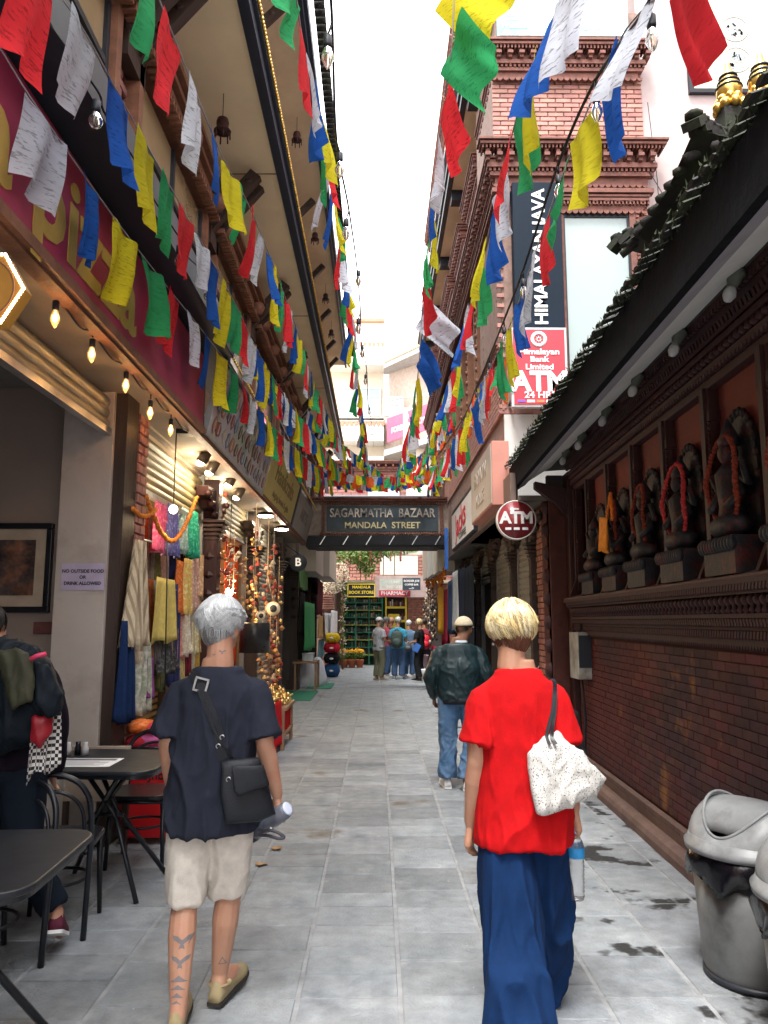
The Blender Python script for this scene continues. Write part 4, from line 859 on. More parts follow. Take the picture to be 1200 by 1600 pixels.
m.prism([(.3, 36.8), (2.6, 33.5), (4, 33.5), (4, 38), (.3, 38)], 'z', fz(556, 35), fz(548, 35)); m.build('angled_slab', mat('slab_grey', (.35, .34, .34), .7), ap); m = MB(); m.prism([(.3, 36.8), (2.6, 33.5), (4, 33.5), (4, 38), (.3, 38)], 'z', fz(700, 35), fz(690, 35)); m.build('angled_slab', mat('slab_grey', (.35, .34, .34), .7), ap)
m = MB(); m.prism([(.3, 36.7), (2.6, 33.4), (2.65, 33.45), (.35, 36.8)], 'z', fz(548, 35), fz(515, 35)); m.build('parapet', mat('parapet_yellow', (.62, .50, .26), .8), ap)
m = MB()
for v in (500, 488): m.tube([(.3, 36.7, fz(v, 36.7)), (2.6, 33.4, fz(v, 35))], .03, 6)
for v in (628,): m.tube([(.3, 36.7, fz(v, 36.7)), (2.6, 33.4, fz(v, 35))], .03, 6)
m.build('handrail', STEEL, ap)
m = MB(); m.prism([(.35, 37.9), (1.9, 36.2), (4, 36.2), (4, 38)], 'z', fz(690, 36), fz(556, 36)); m.build('angled_wall', mat('tan_wall', (.45, .36, .31), .8), ap)
for (u0, u1, v0, v1) in ((541, 595, 606, 650), (610, 630, 620, 660)):
    a, b = aty(u0, v0, AY-.05 if u0 < 600 else 36.4), aty(u1, v1, AY-.05 if u0 < 600 else 36.4); y = a.y; m = MB()
    m.box(a.x, b.x, y-.05, y, a.z-.06, a.z); m.box(a.x, b.x, y-.05, y, b.z, b.z+.06)
    for k in range(4): x = a.x+(b.x-a.x-.05)*k/3; m.box(x, x+.05, y-.05, y, b.z+.06, a.z-.06)
    m.box(a.x, b.x, y-.045, y-.005, (a.z*2+b.z)/3, (a.z*2+b.z)/3+.05); w = m.build('window', STEEL, ap); m = MB(); m.box(a.x, b.x, y-.015, y+.01, b.z, a.z); m.build('pane', GLASSP, w)
m = MB(); m.box(.28, .55, 36.6, 36.75, fz(650, 36.6), fz(585, 36.6)); m.build('white_column', WH2, ap)
for k, (u, v) in enumerate(((506, 487), (606, 458), (650, 458), (625, 505))): p = aty(u, v, 39 if v < 500 else 36.6); m = MB(); m.box(p.x-(.9 if k == 1 else .25), p.x+(.9 if k == 1 else .25), p.y, p.y+.2, p.z-.35, p.z+.1); m.build('roof_vent', mat('vent_grey', (.4, .4, .42), .7), ap)
t = thing('restaurant_sign', 'slanted pink sign with white lettering on the far balcony', 'sign', (1.4, 35, 7))
an = atan2(-3.3, 2.3); Rp = Matrix.Rotation(an, 3, 'Z'); c = Vector((1.45, 35.0, (fz(640, 35)+fz(683, 35))/2)); m = MB(); m.obox(c, 3.4, .06, fz(643, 35)-fz(682, 35), Rp); m.build('panel', mat('hot_pink', (.72, .10, .18), .5), t)
Rt = Rp @ R_CAM; nn = Rp @ Vector((0, -1, 0)); text('FOREST & PLATE', .36, c+nn*.04+Vector((0, 0, -.1)), Rt, WHITE, t, .004, .006)
m = MB()
for a in (-.5, 0, .5): m.obox(c+nn*.04+Vector((.12*sin(a), 0, .32)), .08, .01, .22, Rp @ Matrix.Rotation(a, 3, 'Y'))
m.build('leaf_emblem', WHITE, t)
# brick terrace storey between gantry and apartment
tb = thing('terrace_building', 'brick terrace storey with steel rails just above the gantry', 'building', (0, 31, 4)); m = MB(); m.box(-3.5, 1.2, 31.6, 33, 4, 8.2); m.build('wall', MATS['mortar'], tb)
brickwall(tb, (-3.5, 31.58, 5.2), (1, 0, 0), 4.7, 2.9, (0, -1, 0), .35, .12, .02, .04, BMP, 0)
m = MB(); cornice(m, 'x', -3.4, 1.1, 31.6, 8.2, .5, -1, P=.3, step=.3); m.build('cornice', CARVEDL, tb, kind='stuff')
m = MB(); m.box(-.4, .9, 31.4, 31.5, 5.0, 7.2); m.build('door', WH2, tb)
m = MB()
for z in (6.6, 5.9, 5.5): m.tube([(-3, 30.8, z), (3, 30.8, z)], .05, 6)
for x in (-3, -1.5, 0, 1.5, 3): m.tube([(x, 30.8, 4), (x, 30.8, 6.6)], .05, 6)
m.build('rail', mat('rail_blue', (.09, .13, .16), .5), tb)
# backdrop houses so the lane closes from other angles
for i, (x0, x1, y0, y1, h) in enumerate(((-9, -4.7, 0, 30, 9.5), (6, 12, 2, 30, 12), (-14, -5.5, 36, 50, 12), (5.2, 14, 34, 50, 10), (-9, -2.05, -14, .1, 8), (3, 9, -14, 1, 8))):
    t = thing('house', ('plain plastered house mass behind the left shops', 'plain plastered house mass behind the right shops', 'low house beyond the left end of the lane', 'house beyond the right end of the lane', 'plain house behind the camera on the left', 'plain house behind the camera on the right')[i], 'house', ((x0+x1)/2, (y0+y1)/2, 0)); m = MB(); m.box(x0, x1, y0, y1, 0, h); m.build('wall', (CREAM, PINKP, CREAM, PINKP, mat('house_brick', (.35, .2, .15), .8), MATS['pale_pink_plaster'])[i], t)
# ================= cafe tables and chairs =================
BLK = mat('black_lacquer', (.008, .010, .014), .32, .15, 8, spec=.4)
TOPM = mat('table_laminate', (.012, .014, .018), .4, .1, 6, spec=.3)
def rrect(w, d, r, n=6): return [(sx*(w/2-r)+r*cos(a0+pi/2*k/n), sy*(d/2-r)+r*sin(a0+pi/2*k/n)) for sx, sy, a0 in ((1, 1, 0), (-1, 1, pi/2), (-1, -1, pi), (1, -1, 3*pi/2)) for k in range(n+1)]
def make_chair(label):
    t = thing('cafe_chair', label, 'chair', (0, 0, 0), 'black bentwood style cafe chairs')
    m = MB(); m.prism(rrect(.42, .42, .12), 'z', .435, .465); m.build('seat', BLK, t, .008)
    m = MB(); m.tube(smooth_path([(-.19, -.19, 0), (-.205, -.2, .44), (-.205, -.22, .62), (-.185, -.235, .72), (-.12, -.25, .795), (0, -.255, .825), (.12, -.25, .795), (.185, -.235, .72), (.205, -.22, .62), (.205, -.2, .44), (.19, -.19, 0)], 4), .015, 10); m.build('back_hoop', BLK, t)
    m = MB(); m.tube(smooth_path([(-.17, -.19, .46), (-.17, -.215, .60), (-.14, -.23, .68), (-.08, -.245, .725), (0, -.25, .74), (.08, -.245, .725), (.14, -.23, .68), (.17, -.215, .60), (.17, -.19, .46)], 4), .010, 8); m.build('inner_hoop', BLK, t)
    for s_ in (-1, 1): m = MB(); m.tube([(s_*.185, .185, 0), (s_*.17, .17, .44)], [.013, .018], 8); m.build('leg', BLK, t)
    m = MB(); m.tube([(.16*cos(a), .16*sin(a), .25) for a in [2*pi*k/20 for k in range(21)]], .009, 6); m.build('stretcher', BLK, t)
    m = MB()
    for s_ in (-1, 1): m.tube([(s_*.18, -.19, .42), (s_*.18, .17, .42)], .012, 6); m.tube([(-.17, s_*.18, .42), (.17, s_*.18, .42)], .012, 6)
    m.build('seat_frame', BLK, t); return t
ch0 = make_chair('black chair behind the nearest table, its hoop cut by the picture edge')
for i, (x, y, r, lab) in enumerate(((-1.80, 3.72, pi-.25, None), (-1.70, 4.33, .12, 'black chair facing away in the middle, between the two cafe tables'), (-1.58, 5.45, pi, 'black chair on the far side of the second table, by the red suitcase'), (-2.4, 4.9, -pi/2, 'black chair against the cafe wall side of the second table'))):
    t = ch0 if i == 0 else copy_tree(ch0); t.location = (x, y, 0); t.rotation_euler = (0, 0, r)
    if lab: t['label'] = lab
def make_table(label, s=1):
    t = thing('cafe_table', label, 'table', (0, 0, 0), 'black cafe tables')
    m = MB(); m.prism(rrect(.78, .78, .13, 8), 'z', .722, .748); m.build('table_top', TOPM, t, .009, seg=3)
    m = MB(); m.prism(rrect(.74, .74, .12, 8), 'z', .700, .722); m.build('apron', BLK, t)
    for a, b in ((-1, -1), (1, -1), (1, 1), (-1, 1)): m = MB(); m.tube([(a*.30, b*.26, 0), (a*.08, b*.05, .40), (a*.05, b*.03, .44), (-a*.13, b*.10, .72)], .015, 8); m.build('leg', BLK, t)
    m = MB(); m.tube([(-.10, 0, .42), (.10, 0, .42)], .013, 8); m.build('crossbar', BLK, t); return t
t1 = make_table('nearest black table, only its rounded right corner in the picture'); t1.location = (-1.52, 2.95, 0); t1.rotation_euler = (0, 0, .04)
t2 = copy_tree(t1); t2['label'] = 'second black table, with a white menu sheet lying on it'; t2.location = (-1.66, 4.95, 0); t2.rotation_euler = (0, 0, -.06)
m = MB(); m.box(-1.98, -1.58, 4.70, 4.98, .7485, .7505); mn = m.build('menu_sheet', WHITE, None, label='white printed menu sheet on the second cafe table', cat='menu'); m = MB(); m.box(-1.95, -1.61, 4.90, 4.96, .7508, .7512)
for k in range(7): m.box(-1.95, -1.66+random.uniform(-.05, .04), 4.735+k*.022, 4.741+k*.022, .7508, .7512)
m.build('print', mat('menu_print', (.12, .12, .14), .6), mn)
t = thing('condiment_set', 'little glass shakers standing beside the menu sheet', 'shakers', (-1.9, 5.1, .75))
for k in range(3): m = MB(); m.lathe([(.02, .75), (.022, .79), (.015, .81), (.016, .83)], (-1.98+.055*k, 5.1+.02*(k % 2), 0), 10); m.build('shaker', (mat('shaker_glass', (.5, .5, .5), .2), BLK, MATS['shaker_glass'])[k], t)
# low cafe board between the tables
t = thing('menu_board', 'small tan board leaning low behind the middle chair', 'board', (-1.95, 5.5, 0)); m = MB(); m.box(-2.2, -1.75, 5.62, 5.66, .35, .72); m.build('panel', mat('tan_board', (.34, .27, .21), .7), t); m = MB(); m.box(-2.2, -2.17, 5.62, 5.67, 0, .35); m.box(-1.78, -1.75, 5.62, 5.67, 0, .35); m.build('stand', TIMBER, t); text('MOMO', .1, (-2.0, 5.617, .63), R_CAM, CABLE, t, .001)
# picture, notice, switch plate in the cafe
t = thing('framed_picture', 'framed dark landscape picture with pale mount on the cafe wall', 'picture', (-2.95, 5.97, 1.66)); a, b = aty(85, 818, 5.98), aty(85, 957, 5.98)
X0, X1_, Z0, Z1 = -3.5, a.x, b.z, a.z; m = MB(); w = .045
m.box(X0, X1_, 5.95, 6.0, Z0, Z0+w); m.box(X0, X1_, 5.95, 6.0, Z1-w, Z1); m.box(X0, X0+w, 5.95, 6.0, Z0+w, Z1-w); m.box(X1_-w, X1_, 5.95, 6.0, Z0+w, Z1-w); m.build('frame', BLK, t, .006)
m = MB(); m.box(X0+w, X1_-w, 5.975, 6.0, Z0+w, Z1-w); m.build('mount', mat('mount_cream', (.42, .34, .25), .7), t)
m = MB(); m.box(X0+.13, X1_-.13, 5.968, 5.975, Z0+.13, Z1-.13); m.build('print', mat('dark_print', (.06, .05, .05), .2, .6, 9, col2=(.22, .10, .06), c2scale=7, c2amt=.7, coat=.5), t)
t = thing('paper_notice', 'lilac paper notice banning outside food taped to the pillar', 'notice', (-2.2, 5.73, 2.0)); a, b = aty(97, 880, 5.735), aty(162, 922, 5.735)
m = MB(); m.box(a.x, b.x, 5.734, 5.738, b.z, a.z); m.build('sheet', mat('lilac_paper', (.40, .34, .46), .7), t); cx = (a.x+b.x)/2
for k, s_ in enumerate(('NO OUTSIDE FOOD', 'OR', 'DRINK ALLOWED')): text(s_, .034, (cx, 5.732, a.z-.06-.045*k), R_CAM, CABLE, t, .0005, .001)
m = MB(); p = aty(67, 981, 5.97); m.box(p.x-.075, p.x+.075, 5.97, 6.0, p.z-.045, p.z+.045); m.box(p.x-.05, p.x-.01, 5.962, 5.97, p.z-.02, p.z+.02); m.build('switch_plate', mat('maroon_plate', (.12, .04, .035), .5), None, .004, label='dark red switch plate under the framed picture', cat='switch')
# ================= litter bins =================
BIN = mat('bin_grey', (.12, .125, .125), .42, .25, 5, .08, 60, spec=.5, col2=(.06, .06, .06), c2scale=3, c2amt=.5); LID = mat('lid_grey', (.22, .23, .235), .38, .18, 6, .05, 60, col2=(.14, .14, .14), c2scale=4, c2amt=.5)
POLY = mat('bin_liner', (.004, .004, .006), .2, .3, 15, .35, 18, spec=.5)
def make_bin(label):
    t = thing('litter_bin', label, 'bin', (0, 0, 0), 'grey swing lid bins by the temple wall')
    m = MB(); m.lathe([(.215, 0), (.225, .03), (.232, .05), (.262, .52)], (0, 0, 0), 48); m.build('body', BIN, t)
    m = MB(); m.lathe([(.22, -.0), (.235, .005), (.235, .02), (.222, .03)], (0, 0, 0), 48); m.build('foot_ring', BLACKP, t)
    m = MB(); R_ = []
    for k, (r, z) in enumerate(((.255, .56), (.272, .55), (.282, .50), (.279, .45), (.270, .42), (.262, .43))):
        R_.append([((r+.012*sin(7*a+k)*(k > 1)+.006*sin(17*a+2*k))*cos(a), (r+.012*sin(7*a+k)*(k > 1)+.006*sin(17*a+2*k))*sin(a), z+.022*sin(5*a+1)*(k > 2)+.01*sin(13*a)*(k > 1)) for a in [2*pi*j/90 for j in range(90)]])
    m.rings(R_, cap=False); m.build('liner', POLY, t)
    m = MB(); m.lathe([(.262, .545), (.286, .55), (.290, .575), (.275, .585), (.268, .61), (.262, .612), (.255, .60)], (0, 0, 0), 56, cap=False); m.build('rim', LID, t)
    m = MB(); R_ = []; nA = 64                      # hood: a shell from the round rim up to the arched mouth
    for k in range(9):
        f = k/8; ring = []
        for j in range(nA):
            a = 2*pi*j/nA; B = Vector((.268*cos(a), .268*sin(a), .60)); T = Vector((.225*cos(a), .172*sin(a), .625+.15*sin(a)**2)); p = B.lerp(T, f); g = .035*sin(pi*f)*abs(sin(a)); ring.append((p.x*(1+g), p.y*(1+g*3), p.z+g*.4))
        R_.append(ring)
    m.rings(R_, cap=False); o = m.build('hood', LID, t); so = o.modifiers.new('s', 'SOLIDIFY'); so.thickness = .01
    m = MB(); m.tube([(.225*cos(a), .172*sin(a), .627+.15*sin(a)**2) for a in [2*pi*j/64 for j in range(65)]], .0075, 8); m.build('mouth_edge', LID, t)
    m = MB(); vs = []
    for i in range(25):
        x = -1+2*i/24
        for j in range(11): y = -1+.2*j; z = .585+.185*sqrt(max(0, 1-(x*.98)**2))*(1-.06*y*y); xx = x*.20+.012; vs.append((xx*cos(.10)+(z-.6)*sin(.1), y*(.155-.02*abs(x)**4), .6+(z-.6)*cos(.1)-xx*sin(.10)+.0))
    m.add(vs, [(i*11+j, i*11+j+1, (i+1)*11+j+1, (i+1)*11+j) for i in range(24) for j in range(10)], 0, True); o = m.build('flap', LID, t); so = o.modifiers.new('s', 'SOLIDIFY'); so.thickness = .006
    m = MB(); m.lathe([(.24, .50), (.24, .60)], (0, 0, 0), 40); m.build('inner_shade_plug', BLACKP, t)  # black plug standing in for the shade inside the hollow bin
    return t
b0 = make_bin('grey swing lid bin standing whole beside the temple wall'); b0.location = (1.735, 3.74, 0); b0.rotation_euler = (0, 0, .5)
b1 = copy_tree(b0); b1['label'] = 'nearer grey bin, cut off by the right edge'; b1.location = (1.745, 3.10, 0); b1.rotation_euler = (0, 0, .9)
# ================= hung cloth =================
CL = {}
def cl(name, c, tr=.1, **k): return mat('cloth_'+name, c, .9, .14, 22, .25, 220, sheen=.0, spec=.15, transl=tr, **k)
def hang(name, label, cat, u0, v0, u1, v1, x, m_, seed=0, group=None, amp=.03, freq=4, flare=1.0, taper=1.0, n=30):
    a, b = atx(u0, v0, x), atx(u1, v0, x); zb = atx(u0, v1, x).z; b.z = a.z
    q = wavy(a, b, max(.1, a.z-zb), n, 10, amp, freq, flare, seed, taper); return q.build(name, m_, None, label=label, cat=cat, group=group)
CREAMC = cl('cream', (.62, .52, .36)); G = 'scarves hung in the first shop on the left'
hang('scarf', 'long cream striped scarf on a hanger at the front post of the scarf shop', 'scarf', 200, 838, 238, 1015, -1.86, cl('stripe', (.58, .48, .34), wave=((.33, .26, .17), 14, 'Y')), 1, G, .045, 3, .8, .35)
hang('scarf', 'second cream shawl folded over behind the front hanger', 'scarf', 208, 860, 234, 1040, -1.89, CREAMC, 2, G, .04, 3, .7, .5)
hang('scarf', 'deep blue scarf trailing low beside the dark pier', 'scarf', 188, 970, 213, 1130, -1.88, cl('blue', (.010, .026, .085)), 3, G, .04, 3, .9, .6)
hang('scarf', 'green and white patterned scarf hanging low by the blue one', 'scarf', 212, 1005, 240, 1120, -1.87, cl('patterned', (.28, .33, .24), col2=(.55, .5, .45), c2scale=22, c2amt=.8), 4, G, .04, 3, .9, .6)
hang('scarf', 'thin purple scarf tail next to the patterned one', 'scarf', 228, 1030, 240, 1095, -1.86, cl('purple', (.22, .05, .2)), 5, G, .02, 2)
hang('sweater', 'yellow knitted sweater on show in the scarf shop', 'sweater', 240, 900, 276, 1005, -2.0, cl('yellow', (.68, .55, .16)), 6, None, .02, 2, 1.05, .8)
for i, (u0, v0, u1, v1, c_, lab) in enumerate(((205, 805, 222, 850, (.45, .08, .1), 'red patterned scarf high by the shop corner'), (243, 775, 262, 860, (.62, .10, .22), 'pink ikat scarf under the garland left end'), (262, 785, 280, 865, (.16, .16, .42), 'violet scarf hanging behind the orange garland'),
        (281, 790, 296, 862, (.28, .42, .38), 'grey green floral scarf in the garland loop'), (297, 795, 309, 870, (.02, .28, .17), 'emerald scarf at the garland right end'), (277, 875, 288, 960, (.6, .14, .03), 'knotted orange scarf on the middle rail'), (289, 872, 300, 960, (.66, .42, .13), 'knotted golden scarf on the middle rail'),
        (300, 870, 311, 955, (.55, .3, .25), 'knotted pink and cream scarf on the middle rail'), (312, 866, 331, 935, (.42, .26, .15), 'brown woven bag hanging near the carved post'), (276, 955, 285, 1030, (.5, .2, .15), 'dusty red lower scarf'), (286, 955, 296, 1025, (.6, .5, .36), 'pale lower scarf beside the walker head'),
        (297, 955, 311, 1022, (.5, .42, .24), 'straw coloured lower scarf'), (246, 1005, 275, 1055, (.05, .05, .05), 'black garment under the yellow sweater'))):
    hang('scarf', lab, 'scarf', u0, v0, u1, v1, -2.06-.03*(i % 2), cl('c%d' % i, c_, col2=tuple(min(.8, q*2+.1) for q in c_), c2scale=30, c2amt=.5), 10+i, G, .04, 4, 1.15, .8)
garland([atx(228+(308-228)*k/20, 775+70*sin(pi*k/20), -1.93) for k in range(21)], .022, m_=mat('marigold_dim', (.62, .20, .03), .8, .4, 60), label='thick orange marigold garland looping over the scarf shop front')
garland([atx(208+(245-208)*k/8, 795+12*sin(pi*k/8), -1.92) for k in range(9)], .02, m_=MATS['marigold_dim'], label='short orange garland end by the black post')
rd_ = random.Random(5); k = 0
for row, (x_, z0_, hh) in enumerate(((-2.25, 2.62, .75), (-2.12, 1.98, .9), (-2.55, 1.75, 1.1))):
    y_ = 6.6+row*.1
    while y_ < 8.9:
        w_0 = rd_.uniform(.14, .24); nm, c_ = (('cream', (.42, .36, .26)), ('mustard', (.40, .25, .05)), ('rust', (.30, .09, .03)), ('grey', (.20, .19, .18)), ('olive', (.14, .14, .06)), ('pale rose', (.42, .24, .20)), ('indigo', (.04, .05, .14)), ('straw', (.46, .36, .16)), ('wine', (.16, .02, .03)))[k % 9]
        o = wavy((x_, y_, z0_), (x_+.05, y_+w_0, z0_), hh*rd_.uniform(.8, 1.2), 26, 10, .035, 4, 1.0, 200+k, .8); o.build('scarf', cl('m_'+nm, c_, col2=tuple(q*.6 for q in c_), c2scale=26, c2amt=.6), None, label='%s %s hanging on the %s rail inside the scarf shop, %s' % (nm, ('scarf', 'shawl', 'tunic')[k % 3], ('upper', 'front', 'rear')[row], ('near the pier', 'left of the middle', 'mid rail', 'right of the middle', 'towards the carved post', 'by the carved post')[min(5, int((y_-6.6)/.4))]), cat='scarf', group=G)
        y_ += w_0+.05; k += 1
m = MB(); m.tube([atx(262, 830, -1.92), atx(257, 1125, -1.92)], .006, 6); m.build('hanging_pole', CABLE, None, label='thin black pole hanging in front of the scarves', cat='pole')
for (u0, u1, v) in ((200, 330, 868), (270, 330, 950)): m = MB(); m.tube([atx(u0, v-30, -2.1), atx(u1, v, -2.1)], .01, 6); m.build('clothes_rail', STEEL, None, label='steel rail carrying the %s scarves' % ('upper' if v == 868 else 'lower'), cat='rail')
lattice = MB()
for k in range(14): lattice.box(-2.5, -2.48, 6.4, 8.9, .35+k*.07, .39+k*.07)
lattice.build('slatted_screen', mat('straw_yellow', (.50, .36, .14), .7, .2, 9), None, kind='stuff', label='straw coloured slatted screen low in the scarf shop', cat='screen')
for i in range(24):                                  # folded stock on the back shelves
    y = 6.5+(i % 8)*.32; z = .5+(i//8)*.75; m = MB(); m.box(-3.15, -2.85, y, y+.26, z, z+.3)
    for k in range(4): m.box(-2.86, -2.84, y-.003, y+.263, z+.02+k*.07, z+.07+k*.07)
    m.build('folded_cloth', cl('fold%d' % (i % 6), ((.5, .1, .08), (.55, .35, .1), (.1, .25, .3), (.5, .4, .3), (.3, .06, .2), (.12, .3, .12))[i % 6]), None, label='%s folded cloth, %s back shelf of the scarf shop, %s' % (('red', 'ochre', 'teal', 'beige', 'plum', 'green')[i % 6], ('lowest', 'middle', 'top')[i//8], 'towards the pier' if i % 8 < 4 else 'towards the carved post'), cat='folded cloth', group='folded cloth at the back of the scarf shop')
# suitcase and bundles by the shop
t = thing('suitcase', 'bright red suitcase standing behind the second table', 'suitcase', (-1.72, 5.95, 0)); RS = mat('red_case', (.55, .012, .016), .35, .1, 4, coat=.3)
m = MB(); m.prism(rrect(.40, .26, .06), 'z', .04, .60); q = m.build('body', RS, t, .015); q.location = (-1.70, 5.98, 0)
m = MB(); m.tube([(-1.86, 5.92, .6), (-1.86, 5.92, .66), (-1.56, 5.92, .66), (-1.56, 5.92, .6)], .012, 8); m.build('handle', BLK, t)
for dx in (-.14, .14): m = MB(); m.lathe([(.03, -.015), (.03, .015)], (-1.70+dx, 5.9, .032), 12, R=Matrix.Rotation(pi/2, 3, 'Y')); m.build('wheel', BLK, t)
text('hrdoJhop', .09, (-1.68, 5.845, .48), R_CAM, CABLE, t, .001, .002)
for i, (u, v, rx, rz, c_, lab) in enumerate(((222, 1136, .09, .06, (.62, .13, .02), 'rolled orange blanket on the luggage pile'), (245, 1137, .08, .05, (.55, .05, .06), 'red bundle beside the orange roll'), (243, 1155, .11, .06, (.55, .12, .30), 'pink and white quilted bundle under the rolls'), (222, 1160, .10, .07, (.35, .02, .03), 'dark red bag at the left of the bundles'), (240, 1180, .14, .06, (.12, .03, .16), 'purple patterned bag resting on the red suitcase'))):
    p = aty(u, v, 6.1); m = MB(); R_ = []
    for k in range(11):
        f = -1+2*k/10; r = sqrt(max(.02, 1-f*f*.9)); R_.append([(p.x+rx*1.2*f, p.y+.12*r*cos(a)*(1+.1*sin(5*a+k)), p.z+rz*r*sin(a)*(1+.08*sin(4*a+k*2))) for a in [2*pi*j/18 for j in range(18)]])
    m.rings(R_); m.build('bundle', cl('b%d' % i, c_, col2=tuple(min(.8, q*1.5+.15) for q in c_), c2scale=16, c2amt=.4), None, label=lab, cat='bundle')
# ================= brassware shop (second bay) =================
m = MB(); m.box(-2.9, -2.85, 9.5, 12.1, .1, 3.2); m.build('red_drape', cl('reddrape', (.5, .03, .015)), None, label='glowing red drape at the back of the brassware shop', cat='drape')
hang('drape', 'orange red cloth hung beside the carved post of the brassware shop', 'drape', 353, 845, 383, 1050, -2.2, cl('orred', (.55, .06, .015)), 61, amp=.02)
SKIN_DRUM = mat('drum_skin', (.72, .60, .40), .6); DK = mat('drum_patch', (.03, .03, .03), .6)
for i, (u, v, r) in enumerate(((426, 951, .105), (407, 962, .06))):
    c = atx(u, v, -1.5); t = thing('drum', ('larger cream hand drum with black patch hanging at the stall', 'smaller cream hand drum hanging left of the larger one')[i], 'drum', c, 'hand drums'); R = Matrix.Rotation(.3, 3, 'Z') @ Matrix.Rotation(pi/2, 3, 'X')
    m = MB(); m.lathe([(r*.85, -.14*r/.1), (r, 0), (r*.98, .05)], c, 20, R=R); m.build('shell', SKIN_DRUM, t); m = MB(); m.lathe([(r*.5, .05), (r*.5, .056)], c, 18, R=R); m.build('patch', DK, t); m = MB(); m.lathe([(r*.98, .045), (r*1.03, .05), (r*.98, .055)], c, 20, R=R, cap=False); m.build('hoop', TIMBERB, t)
    m = MB(); m.tube([c+Vector((0, 0, r)), c+Vector((-.05, -.2, .45))], .005, 5); m.tube([c+Vector((-.05, -.2, .45)), Vector((c.x-.05, c.y-.2, 3.1))], .005, 5); m.build('cord', mat('rope_tan', (.4, .3, .18), .8), t)
c = atx(392, 1005, -1.62); m = MB(); m.lathe([(.20, -.28), (.20, .1), (.19, .11)], c+Vector((0, .3, .15)), 24); m.build('black_barrel', mat('barrel_black', (.02, .02, .022), .3, .2, 5), None, label='black cylindrical drum behind the walker in the brassware shop', cat='drum')
WIRE = mat('tan_cord', (.35, .27, .17), .8); pal = [mat('trinket%d' % i, c_, .4, .3, 30) for i, c_ in enumerate(((.34, .22, .09), (.40, .19, .06), (.24, .04, .03), (.42, .36, .27), (.14, .07, .04), (.26, .17, .10)))]
i = 0
for (u, v0, v1, x) in ((400, 830, 1000, -1.75), (418, 880, 1010, -1.62), (428, 850, 1060, -1.55), (436, 900, 1075, -1.5), (422, 985, 1070, -1.5), (410, 1000, 1075, -1.62), (345, 760, 900, -2.0), (356, 850, 920, -1.95), (366, 860, 925, -1.95), (432, 1000, 1090, -1.45), (396, 900, 990, -1.9), (385, 870, 960, -2.0)):
    a, b = atx(u, v0, x), atx(u, v1, x); t = thing('trinket_string', 'string of small %s trinkets hanging %s' % (('gilt', 'orange', 'red', 'pale', 'copper', 'pink')[i % 6], ('left of the two drums', 'just above the small drum', 'right of the larger drum', 'at the stall edge by the shutter', 'over the brass table, left of its edge', 'behind the walker shoulder', 'under the spotlights', 'left of the bright bulb', 'right of the bright bulb', 'lowest, over the brass table', 'beside the black barrel', 'deep by the red drape')[i]), 'trinkets', (a.x, a.y, b.z))
    m = MB(); m.tube([(a.x, a.y, a.z+.3), (a.x, a.y, b.z)], .004, 5); m.build('cord', WIRE, t); z = a.z
    while z > b.z:
        m = MB(); h = random.uniform(.035, .075); k = random.randrange(4); cx, cy = a.x+random.uniform(-.06, .06), a.y+random.uniform(-.12, .12)
        if k == 0: m.lathe([(.008, h), (.02, h*.8), (.035, h*.3), (.045, 0)], (cx, cy, z-h), 10)
        elif k == 1: m.ball((cx, cy, z-h/2), (.035, .035, h/2), 8, 6)
        elif k == 2: m.ball((cx, cy, z-h*.3), .026, 8, 6); m.tube([(cx, cy, z-h*.3), (cx, cy, z-h*1.1)], [.03, .02], 7); m.tube([(cx, cy-.05, z-h*.6), (cx, cy+.05, z-h*.6)], .01, 5)
        else: m.lathe([(.01, h), (.05, h*.5), (.01, 0)], (cx, cy, z-h), 8)
        m.build('charm', pal[(i+random.randrange(3)) % 6] if i % 3 else (BRASS, pal[1], pal[2])[random.randrange(3)], t); z -= random.uniform(.5, 1.15)*h+.008
    i += 1
# brass tables
def stall(label, x0, x1, y0, y1, h, c_):
    t = thing('market_table', label, 'table', ((x0+x1)/2, (y0+y1)/2, 0)); m = MB(); m.box(x0, x1, y0, y1, h-.04, h); m.build('table_top', mat('stall_wood', (.28, .17, .1), .7, .2, 6), t)
    for x in (x0+.03, x1-.05):
        for y in (y0+.03, y1-.03): m = MB(); m.box(x-.02, x+.025, y-.025, y+.025, 0, h-.04); m.build('leg', MATS['stall_wood'], t)
    m = wavy((x1-.06, y0+.02, h-.04), (x1-.06, y1, h-.04), h-.16, 16, 6, .015, 4); m.build('skirt', cl('stallred', (.55, .012, .02)), t); m = MB(); m.box(x0, x1-.02, y0, y1, .16, .19); m.build('lower_shelf', MATS['stall_wood'], t); return t
stall('wooden table heaped with brass trinkets above red cloth', -1.85, -1.14, 9.9, 10.9, .52, 0)
stall('second red-skirted stall table a little nearer, behind the walker', -1.95, -1.28, 8.55, 9.35, .48, 0)
def trinket(kind, q=1):
    m = MB()
    if kind == 0: m.lathe([(.035, 0), (.04, .02), (.015, .04), (.03, .07), (.032, .09), (.01, .11), (.004, .15)], (0, 0, 0), 8)
    elif kind == 1: m.lathe([(.02, 0), (.045, .03), (.055, .06), (.05, .06)], (0, 0, 0), 10)
    elif kind == 2: m.ball((0, 0, .035), (.04, .035, .035), 8, 5); m.ball((0, 0, .085), (.022, .022, .025), 7, 5); m.tube([(-.05, 0, .05), (0, 0, .06), (.05, 0, .09)], .01, 5)
    else: m.lathe([(.04, 0), (.03, .05), (.012, .07), (.012, .09), (.004, .1)], (0, 0, 0), 8); m.ball((0, 0, .1), .012, 6, 4)
    return m.mesh('trinket_shape', BRASS)
TM = [trinket(k) for k in range(4)]
